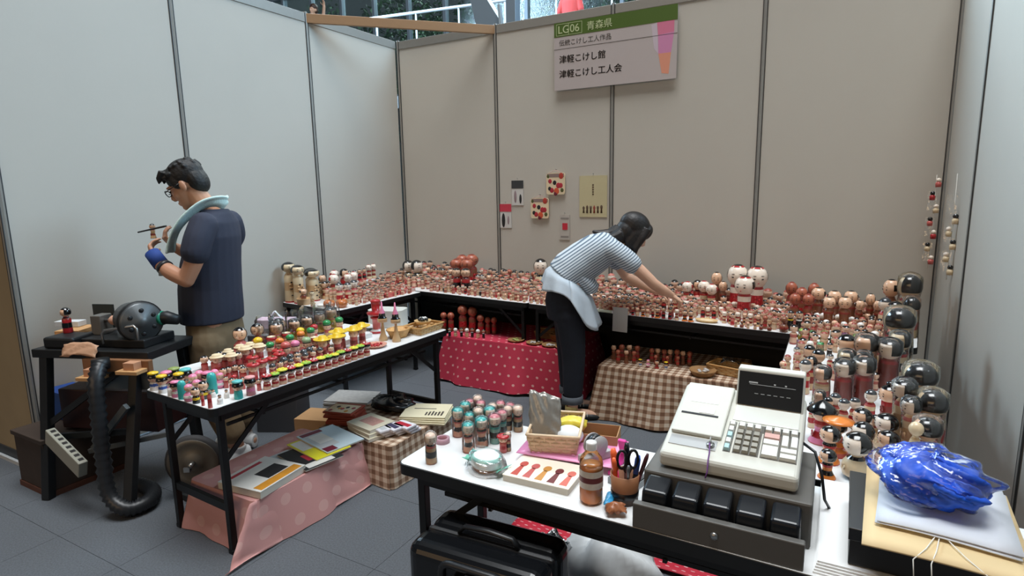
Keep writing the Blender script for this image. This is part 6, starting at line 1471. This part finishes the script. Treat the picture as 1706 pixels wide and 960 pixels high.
R119 = Matrix.Rotation(math.radians(119), 4, 'Z'); pd = R119 @ Vector((.0, .352, 0))
put_doll('natural', .85+pd.x, -2.75+pd.y, 1.335, .085, 0, 'tiny wooden doll held in the fingers of the man', 'kokeshi in hand')
# ---- woman leaning over the back table
wn = thing('person', 'woman in striped top and jeans leaning over the back table of dolls', 'person', (2.47, -1.2, 0), math.radians(-61))
def ax(y, z): return Vector((0, y, z)).normalized()
HW = Matrix.Translation((0, .352, 1.272)) @ Matrix.Rotation(-.62, 4, 'X')
m = B()
m.loft([((0, -.09, .74), X, ax(1, 0), .15, .125), ((0, -.095, .84), X, ax(1, -.1), .16, .13), ((0, -.085, .94), X, ax(.85, -.5), .14, .115), ((0, .0, 1.055), X, ax(.62, -.78), .125, .105), ((0, .1, 1.135), X, ax(.5, -.86), .14, .105), ((0, .195, 1.195), X, ax(.5, -.86), .14, .08), ((0, .245, 1.215), X, ax(.5, -.86), .07, .05)], seg=20)
limb(m, [(0, .2, 1.19), (0, .28, 1.23), (0, .33, 1.26)], [.055, .046, .046]); head_mesh(m, HW, .95)
RWw, LWw = (.13, .585, .868), (-.06, .535, .858)
limb(m, [(.145, .215, 1.165), (.185, .34, 1.06), (.195, .45, .955)], [.05, .042, .036]); limb(m, [(.195, .45, .955), (.17, .52, .905), RWw], [.036, .034, .023])
limb(m, [(-.145, .225, 1.15), (-.18, .29, 1.04), (-.185, .345, .95)], [.048, .042, .036]); limb(m, [(-.185, .345, .95), (-.13, .44, .9), LWw], [.036, .034, .023])
hand(m, RWw, (-.15, .8, -.55), (-.7, .1, .1), (-.1, -.5, -.8), .7, .9); hand(m, LWw, (.15, .85, -.4), (.7, .1, .1), (.1, -.4, -.8), .7, .9)
limb(m, [(-.085, -.08, .78), (-.09, -.075, .46), (-.095, -.07, .09)], [.09, .06, .036]); limb(m, [(.085, -.08, .78), (.09, -.06, .46), (.1, -.065, .09)], [.09, .06, .036])
for x in (-.095, .1): limb(m, [(x, -.1, .04), (x, .0, .042), (x, .09, .03)], [.03, .032, .026])
remeshed(m, 'body', skin_w, wn, .0048, 4); eyes(HW, wn, .95)
m = B(); m.M = HW @ Matrix.Scale(.97, 4)
m.ell((0, -.018, .045), (.09, .112, .098), 22, 16); m.ell((0, -.05, -.02), (.088, .075, .10), 18, 14)
m.ell((0, .066, .052), (.074, .046, .062), 16, 12)
for s_ in (-1, 1): m.ell((s_*.068, .02, -.02), (.026, .06, .10), 12, 10)
for s in (-1, 1):
    m.tube([(s*.07, .05, .07), (s*.085, .055, .0), (s*.08, .06, -.08), (s*.07, .085, -.15), (s*.062, .11, -.19)], [.03, .026, .022, .017, .006], 10)
    m.tube([(s*.05, -.07, -.06), (s*.06, -.11, -.12), (s*.06, -.16, -.15), (s*.055, -.21, -.155)], [.05, .035, .022, .006], 10)
m.tube([(0, -.09, -.05), (0, -.13, -.11), (0, -.19, -.14), (0, -.24, -.15)], [.055, .045, .03, .008], 12)
remeshed(m, 'hair', hair_w, wn, .005, 3)
def stripes(nt, tc):
    o = sepn(nt, tc.outputs['Object']); t_ = mathn(nt, 'ADD', mathn(nt, 'MULTIPLY', o[1], .72), mathn(nt, 'MULTIPLY', o[2], -.0)); t_ = mathn(nt, 'ADD', mathn(nt, 'MULTIPLY', o[1], .55), mathn(nt, 'MULTIPLY', o[2], -.83))
    s_ = mathn(nt, 'LESS_THAN', mathn(nt, 'FRACT', mathn(nt, 'DIVIDE', t_, .0165)), .42); return mixn(nt, s_, lin((206, 216, 224)), lin((104, 122, 140)))
stp = nodemat('striped_jersey', stripes, .85)
m = B(); m.loft([((0, -.12, .99), X, ax(.75, -.66), .165, .12), ((0, -.06, 1.035), X, ax(.7, -.72), .16, .14), ((0, .03, 1.095), X, ax(.58, -.8), .155, .138), ((0, .115, 1.15), X, ax(.5, -.86), .165, .13), ((0, .195, 1.2), X, ax(.5, -.86), .165, .1), ((0, .24, 1.218), X, ax(.5, -.86), .10, .065)], seg=24)
limb(m, [(.13, .2, 1.17), (.165, .265, 1.125), (.18, .31, 1.085)], [.07, .067, .064]); limb(m, [(-.13, .205, 1.16), (-.16, .25, 1.105), (-.17, .275, 1.06)], [.07, .066, .062])
m.loft([((0, -.02, 1.0), X, ax(.9, -.3), .15, .13), ((0, .035, .93), X, ax(1, -.1), .14, .09), ((0, .06, .88), X, ax(1, 0), .12, .05)], seg=20)
remeshed(m, 'striped_top', stp, wn, .006, 5)
tail = M('shirt_tail_blue', (196, 210, 222), .8, noise=.05, bump=.3, bscale=30)
def tf(u, v):
    a = 2*PI*u; c, s = math.cos(a), math.sin(a)                       # s>0 front
    z0 = .985-.075*s; x0 = (.15+.03*min(1, v*4))*c; rip = .012*v*math.sin(a*9)
    drop = .13+.12*max(0, s)+.02*math.sin(a*4); fl_ = 1+.26*v
    return (x0*fl_+rip*c, -.09+((.11+.03*min(1, v*4))*s)*fl_+.05*v*max(0, s)+rip*s, z0-drop*v*(1.0+.35*max(0, c)*max(0, s)*2))
m = B(); m.grid(48, 10, tf); m.build('shirt_tail', tail, wn, solid=.003)
jn = M('jeans_navy', (24, 30, 42), .85, noise=.15, nscale=30, bump=.25, bscale=30)
m = B(); m.loft([((0, -.09, .70), X, Y, .17, .14), ((0, -.095, .82), X, Y, .175, .15), ((0, -.09, .93), X, ax(.9, -.3), .155, .13)], seg=20)
limb(m, [(-.09, -.085, .74), (-.095, -.075, .46), (-.1, -.07, .19)], [.105, .082, .066]); limb(m, [(.09, -.085, .74), (.095, -.06, .46), (.1, -.065, .19)], [.105, .082, .066])
remeshed(m, 'jeans', jn, wn, .007, 5)
for x in (-.1, .1): B().lathe([(.07, 0), (.074, .002), (.074, .05), (.068, .052)], 20, cap=False).build('cuff', M('cuff_grey', (92, 98, 106), .85), wn, (x, -.068, .125))
for x in (-.095, .1):
    m = B(); m.loft([((x, -.13, .028), X, (0, 0, 1), .03, .03), ((x, -.08, .03), X, (0, 0, 1), .04, .034), ((x, .0, .026), X, (0, 0, 1), .042, .03), ((x, .07, .022), X, (0, 0, 1), .042, .026), ((x, .125, .018), X, (0, 0, 1), .028, .018)], seg=14)
    sh = remeshed(m, 'shoe', M('shoe_black', (22, 24, 26), .5), wn, .005, 2); B().lathe([(.036, .05), (.044, .07), (.043, .095), (.036, .1)], 16, cap=False).build('sock', M('sock_mustard', (196, 178, 120), .85), sh, (x, -.075, 0))
    m = B()
    for k in range(3): m.tube([(x+.04, -.02+.025*k, .03), (x+.02, -.02+.025*k, .058), (x-.02, -.02+.025*k, .058), (x-.04, -.02+.025*k, .03)], .003, 6)
    m.build('stripe', whitep, sh)
# ================================================================== on the walls
sg_ = thing('booth_sign', 'white booth sign with green header and Japanese lettering on the back wall', 'sign', (1.755, -.045, 2.41), 0)
RX = (PI/2, 0, 0)
B().box(0, 1.045, -.004, .004, 0, .55).build('board', M('sign_white', (186, 176, 174), .5), sg_)
gH = M('sign_green', (74, 100, 34), .5); B().box(0, 1.045, -.0055, -.0045, .435, .55).build('header_band', gH, sg_)
tk = M('sign_ink', (20, 20, 20), .6); tg = M('sign_ink_grey', (70, 68, 66), .6); tl_ = M('sign_pale', (196, 206, 160), .5)
for a in ((.02, .255, .444, .447), (.02, .255, .535, .538), (.02, .023, .444, .538), (.252, .255, .444, .538), (.132, .135, .444, .538)): B().box(a[0], a[1], -.0066, -.0056, a[2], a[3]).build('header_frame', tl_, sg_)
text('LG', .088, (.034, -.0066, .462), RX, tl_, sg_); text('06', .088, (.145, -.0066, .462), RX, tl_, sg_)
text('青森県', .075, (.295, -.0066, .462), RX, tl_, sg_, ext=.001)
text('伝統こけし工人作品', .052, (.045, -.0052, .365), RX, tg, sg_)
B().box(0, 1.045, -.0052, -.0044, .335, .338).build('rule_line', tg, sg_)
for t_, zz in (('津軽こけし館', .225), ('津軽こけし工人会', .105)):
    for dx in (0, .0018): text(t_, .07, (.045+dx, -.0052, zz), RX, tk, sg_)
for pts, c_ in (([(.885, .435), (1.02, .435), (1.02, .35), (.895, .34)], (214, 120, 150)), ([(.895, .34), (1.02, .35), (1.0, .20), (.90, .20)], (206, 136, 176)), ([(.90, .20), (1.0, .20), (.985, .04), (.93, .05)], (222, 150, 124)), ([(.84, .42), (.885, .435), (.90, .2), (.865, .24)], (200, 186, 196))):
    m = B(); m.add([(x, -.0046, z) for x, z in pts], [(0, 3, 2, 1)]); m.build('colour_patch', M('patch_%d_%d' % (c_[0], c_[2]), c_, .5), sg_, solid=.0004)
def pouch(label, x0, x1, z0, z1):
    t = thing('hanging_pouch', label, 'pouch', ((x0+x1)/2, -.024, z0), 0, 'pouches pinned to the back wall'); w_, h_ = x1-x0, z1-z0
    slab(B(), rounded_rect(-w_/2, w_/2, 0, h_, .02), -.007, .007).build('pouch_body', M('pouch_print', (226, 206, 172), .7), t, rot=(PI/2, 0, 0), bevel=.004)
    B().box(-w_/2+.008, w_/2-.008, -.0078, -.007, h_*.80, h_*.97).build('zip_panel', M('zip_grey', (140, 118, 112), .6), t)
    rnd = random.Random(5)
    for k, (px, pz, r, c_) in enumerate(((.15, .42, .022, pr_r), (.28, .42, .02, pr_r), (.05, .16, .026, M('motif_orange', (206, 84, 50), .6)), (-.3, .62, .018, pr_r), (-.05, .55, .018, pr_k), (-.32, .28, .016, pr_k), (-.2, .2, .02, pr_r), (.35, .2, .016, M('motif_olive', (80, 84, 40), .6)), (.3, .86, .024, M('motif_brick', (180, 60, 46), .6)), (.0, .05, .018, pr_wine), (-.4, .85, .014, M('motif_olive', (80, 84, 40), .6)))): B().ell((px*w_, -.0075, pz*h_), (r, .0012, r*1.15), 10, 6).build('printed_motif', c_, t)
    B().tube([(-w_*.4, -.004, h_-.004), (0, -.008, h_+.025), (w_*.4, -.004, h_-.004)], .0015, 5).build('cord', M('cord_pink', (214, 160, 160), .7), t); B().tube([(0, .018, h_+.03), (0, -.012, h_+.034)], .003, 6).build('pin', M('steel', (170, 170, 168), .3, .9), t)
pouch('upper zip pouch printed with red flowers pinned to back wall', 1.661, 1.842, 1.522, 1.712); pouch('lower zip pouch printed with red flowers pinned to back wall', 1.501, 1.682, 1.308, 1.492)
def card(label, x0, x1, z0, z1, head, hm, deco, cat='card', m0=None):
    t = thing('hanging_card', label, cat, (x0, -.014, z0), 0, 'cards pinned to the back wall'); w_, h_ = x1-x0, z1-z0
    B().box(0, w_, -.002, .002, 0, h_).build('backing', m0 or M('card_white', (206, 204, 200), .5), t)
    if head: B().box(-.001, w_+.001, -.004, -.0021, h_*(1-head), h_).build('header', hm, t)
    for (a, b, c, d, mt_) in deco: B().ell((w_*(a+b)/2, -.003, h_*(c+d)/2), (w_*(b-a)/2, .003, h_*(d-c)/2), 10, 8).build('charm', mt_, t)
    B().tube([(w_/2, .012, h_+.012), (w_/2, -.012, h_+.02)], .003, 6).build('pin', M('steel', (170, 170, 168), .3, .9), t); return t
card('black-headed blister card with two charms on back wall', 1.296, 1.418, 1.428, 1.655, .32, M('card_black', (52, 54, 56), .5), [(.2, .42, .1, .6, M('charm_mauve', (150, 130, 134), .5)), (.65, .85, .06, .45, pr_k)])
card('red-headed blister card with a black kokeshi charm on back wall', 1.165, 1.287, 1.215, 1.44, .32, M('card_red', (200, 56, 76), .5), [(.15, .45, .02, .62, pr_k), (.65, .82, .15, .5, M('charm_mauve', (150, 130, 134), .5))])
c3 = card('clear card with a red square on the back wall beside the woman', 1.783, 1.882, 1.117, 1.341, 0, None, [], m0=M('card_film', (186, 180, 172), .3)); B().box(.028, .078, -.004, -.0021, .09, .15).build('red_square', M('square_red', (196, 40, 60), .5), c3); B().box(.01, .09, -.003, -.0021, .185, .2).build('print_line', M('print_ink_soft', (140, 134, 128), .7), c3); B().box(.012, .088, -.003, -.0021, .02, .035).build('print_line', M('print_ink_soft', (140, 134, 128), .7), c3)
po = card('cream cloth poster with a row of printed dolls on the back wall', 1.975, 2.23, 1.323, 1.68, 0, None, [], 'poster', M('poster_cream', (196, 186, 148), .8, noise=.05, nscale=8))
for q in range(6): B().lathe([(0, 0), (.009, 0), (.007, .03+.004*(q % 3)), (.0105, .04), (.0105, .05+.006*(q % 3)), (0, .062+.008*(q % 2))], 10, cap=False, ell=.15).build('printed_doll', M('poster_ink', (92, 74, 56), .7) if q != 3 else M('poster_red', (150, 70, 56), .7), po, (.04+.033*q, -.0025, .035))
for q in range(5): B().box(.12, .134, -.0032, -.0021, .19+.02*q, .204+.02*q).build('printed_mark', M('poster_ink', (92, 74, 56), .7), po)
# strings of tiny wrapped charms by the right corner
for k in range(2):
    X0, Y0 = ((4.53, -.10), (4.565, -.62))[k]; t = thing('charm_string', ('string of tiny wrapped dolls hanging in the right back corner', 'string of tiny bagged dolls hanging on the right wall')[k], 'charm string', (X0, Y0, 1.0), 0, 'hanging charm strings')
    B().tube([(0, 0, .0), (0.004, 0, .3), (0, 0, .62)], .0015, 5).build('thread', M('string_white', (228, 224, 214), .8), t)
    for q in range(7 if k == 0 else 5):
        zz = .03+q*(.085 if k == 0 else .075); s = (-1)**q
        B().lathe([(0, 0), (.016, .0), (.018, .025), (.01, .034), (0, .034)], 12, cap=False).build('charm_body', (rose, wood_p, red)[q % 3] if k == 0 else wood_p, t, (s*.012, -.008*s, zz)); B().ell((s*.012, -.008*s, zz+.045), (.015, .015, .014), 12, 8).build('charm_head', hairb if (q+k) % 2 else skin_p, t)
    for q in range(3): m = B(); m.grid(6, 6, crumple(6, 6, lambda u, v: ((u-.5)*.05, .025*(v-.5), .05+.17*q+.12*v), .012, 90+q+k*5)); m.build('film', clear_plastic('charm_film', .2), t, (-.012, 0, 0))
# ================================================================== hall beyond the walls
gal = struct('wall_glass')
stl = M('steel_bluegrey', (128, 142, 154), .45, .3); stw = M('rail_white', (214, 222, 228), .4)
for k in range(16): B().box(-13+k*1.15-.04, -13+k*1.15+.04, 8.0, 8.14, 0, 9).build('mullion', stl, gal)
for zz in (1.0, 4.05, 7.2): B().box(-13.5, 6, 8.02, 8.12, zz, zz+.1).build('transom', stl, gal)
glm = clear_plastic('facade_glass', .06, (.80, .90, .90, 1))
for k in range(16): B().box(-13+k*1.15+.04, -13+(k+1)*1.15-.04, 8.06, 8.075, 0, 9).build('pane', glm, gal)
dk = struct('floor_gallery'); B().box(-13, 6, 5.2, 7.9, 3.3, 3.55).build('deck', M('deck_grey', (120, 128, 134), .6), dk)
rl = thing('handrail', 'white handrail of the gallery above the booth wall', 'handrail', (0, 0, 0))
B().tube([(-7.2, 5.4, 5.35), (-2.6, 5.4, 5.12), (5.5, 5.4, 4.72)], .03, 8).build('rail_bar', stw, rl)
for k in range(12): B().tube([(-7+k*1.05, 5.4, 3.55), (-7+k*1.05, 5.4, 5.33-.05*k)], .018, 8).build('baluster', stw, rl)
bm = thing('steel_beam', 'blue-grey steel box beam crossing above the booth sign', 'beam', (0, 0, 0)); B().bar((.80, 1.3, 3.38), (3.6, 1.3, 3.16), .16, .09).build('beam', stl, bm, bevel=.004); B().bar((.80, 1.3, 3.31), (3.6, 1.3, 3.10), .2, .015).build('flange', M('steel_dark', (66, 74, 82), .5), bm)
bp = thing('steel_bracket', 'blue-grey folded steel bracket standing behind the back wall corner post', 'bracket', (.52, 1.3, 0), 0)
m = B(); m.add([(-.42, 0, 3.75), (-.36, 0, 3.5), (-.26, 0, 3.28), (-.02, 0, 3.28), (.0, 0, 3.42), (-.22, 0, 3.75)], [(0, 1, 2, 3, 4, 5)]); m.build('gusset', stl, bp, solid=.12); B().box(.05, .17, -.06, .06, 3.2, 4.2).build('column', stl, bp, bevel=.004); B().bar((.02, -.08, 3.2), (-.02, -.08, 3.62), .05, .03).build('fin', M('steel_light', (176, 190, 200), .4, .3), bp); B().bar((.1, -.02, 3.22), (.26, -.02, 3.42), .05, .06).build('strut', stl, bp)
B().box(-.06, .2, -.2, .2, 0, 3.2).build('pier', M('pier_grey', (120, 124, 128), .7), bp)
# trees outside
gr = [M('leaf_%d' % k, c_, .7) for k, c_ in enumerate(((44, 84, 50), (62, 108, 62), (34, 62, 44)))]
for k in range(11):
    t = thing('tree', '%s green tree from the left outside the glass facade' % ordinal(k+1), 'tree', (-16.5+k*1.95, 11.2+(k % 2)*3.9, 0), 0, 'trees outside the glass'); rnd = random.Random(k)
    B().tube([(0, 0, 0), (.1, 0, 2.5), (0, .1, 5)], [.22, .16, .07], 9).build('trunk', M('bark', (72, 60, 50), .9, noise=.3, nscale=8), t)
    m = B()
    for q in range(2300):
        a, c_ = rnd.uniform(0, 6.283), rnd.uniform(-1, 1); rr = rnd.uniform(.45, 1)**.5*1.75; s_ = math.sqrt(1-c_*c_); p = Vector((rr*s_*math.cos(a)*1.05, rr*s_*math.sin(a), 5.6+rr*c_*1.6)); u_ = Vector((rnd.uniform(-1, 1), rnd.uniform(-1, 1), rnd.uniform(-1, 1))).normalized(); w2 = u_.cross(Vector((rnd.uniform(-1, 1), .3, 1))).normalized(); L = rnd.uniform(.07, .13)
        m.add([p-u_*L, p+w2*L*.5, p+u_*L, p-w2*L*.5], [(0, 1, 2, 3)], q % 3)
    o = m.build('foliage', gr, t); o['kind'] = 'stuff'
# passers-by on the gallery
def passer(label, x, y, z0, shirt, armup):
    t = thing('person', label, 'person', (x, y, z0), 0); m = B()
    m.loft([((0, 0, .85), X, Y, .16, .11), ((0, 0, 1.1), X, Y, .15, .1), ((0, 0, 1.35), X, Y, .19, .1), ((0, 0, 1.44), X, Y, .09, .07)], seg=14); limb(m, [(0, 0, 1.42), (0, 0, 1.52)], [.055, .05]); head_mesh(m, Matrix.Translation((0, 0, 1.63)) @ Matrix.Rotation(PI, 4, 'Z'))
    for s in (-1, 1): limb(m, [(s*.09, 0, .85), (s*.1, 0, .45), (s*.1, 0, .06)], [.09, .06, .045])
    if armup: limb(m, [(.18, 0, 1.38), (.36, -.06, 1.40), (.46, -.1, 1.62)], [.05, .042, .034]); limb(m, [(-.18, 0, 1.38), (-.26, -.03, 1.15), (-.2, -.12, .98)], [.05, .042, .034]); hand(m, (.46, -.1, 1.62), (.05, -.1, 1), (-1, 0, 0), (0, -1, 0), .3)
    else:
        for s in (-1, 1): limb(m, [(s*.18, 0, 1.38), (s*.24, -.03, 1.12), (s*.2, -.12, .95)], [.05, .042, .034]); hand(m, (s*.2, -.12, .95), (0, -.5, -1), (0, -1, .3), (-s, 0, 0), .4)
    remeshed(m, 'body', skin_w, t, .011, 3)
    m = B(); m.loft([((0, 0, .9), X, Y, .18, .13), ((0, 0, 1.1), X, Y, .17, .12), ((0, 0, 1.36), X, Y, .205, .115), ((0, 0, 1.46), X, Y, .1, .08)], seg=16)
    for s in (-1, 1): limb(m, [(s*.17, 0, 1.39), ((.3, -.04, 1.395) if armup and s > 0 else (s*.23, -.02, 1.2))], [.066, .06])
    remeshed(m, 'shirt', shirt, t, .011, 3)
    m = B(); m.ell((0, .02, 1.69), (.088, .105, .095), 16, 12); m.ell((0, .06, 1.63), (.08, .06, .09), 14, 10); remeshed(m, 'hair', M('hair_auburn', (70, 46, 36), .5), t, .011, 2)
    m = B(); m.loft([((0, 0, .7), X, Y, .17, .12), ((0, 0, .95), X, Y, .165, .115)], seg=14)
    for s in (-1, 1): limb(m, [(s*.09, 0, .78), (s*.1, 0, .45), (s*.1, 0, .1)], [.1, .08, .065])
    remeshed(m, 'trousers', M('trousers_grey', (70, 74, 84), .85), t, .011, 3)
passer('passer-by with one arm raised, seen above the left wall brace', -7.466, 6.1, 4.32, M('shirt_beige', (206, 196, 176), .8), True)
passer('passer-by in coral shirt seen above the back wall near the sign', -.93, 6.6, 3.86, M('shirt_coral', (236, 96, 96), .8), False)
plt = B().box(-8.1, -6.8, 5.8, 6.5, 3.55, 4.32).build('gallery_step', M('deck_grey', (120, 128, 134), .6), dk)
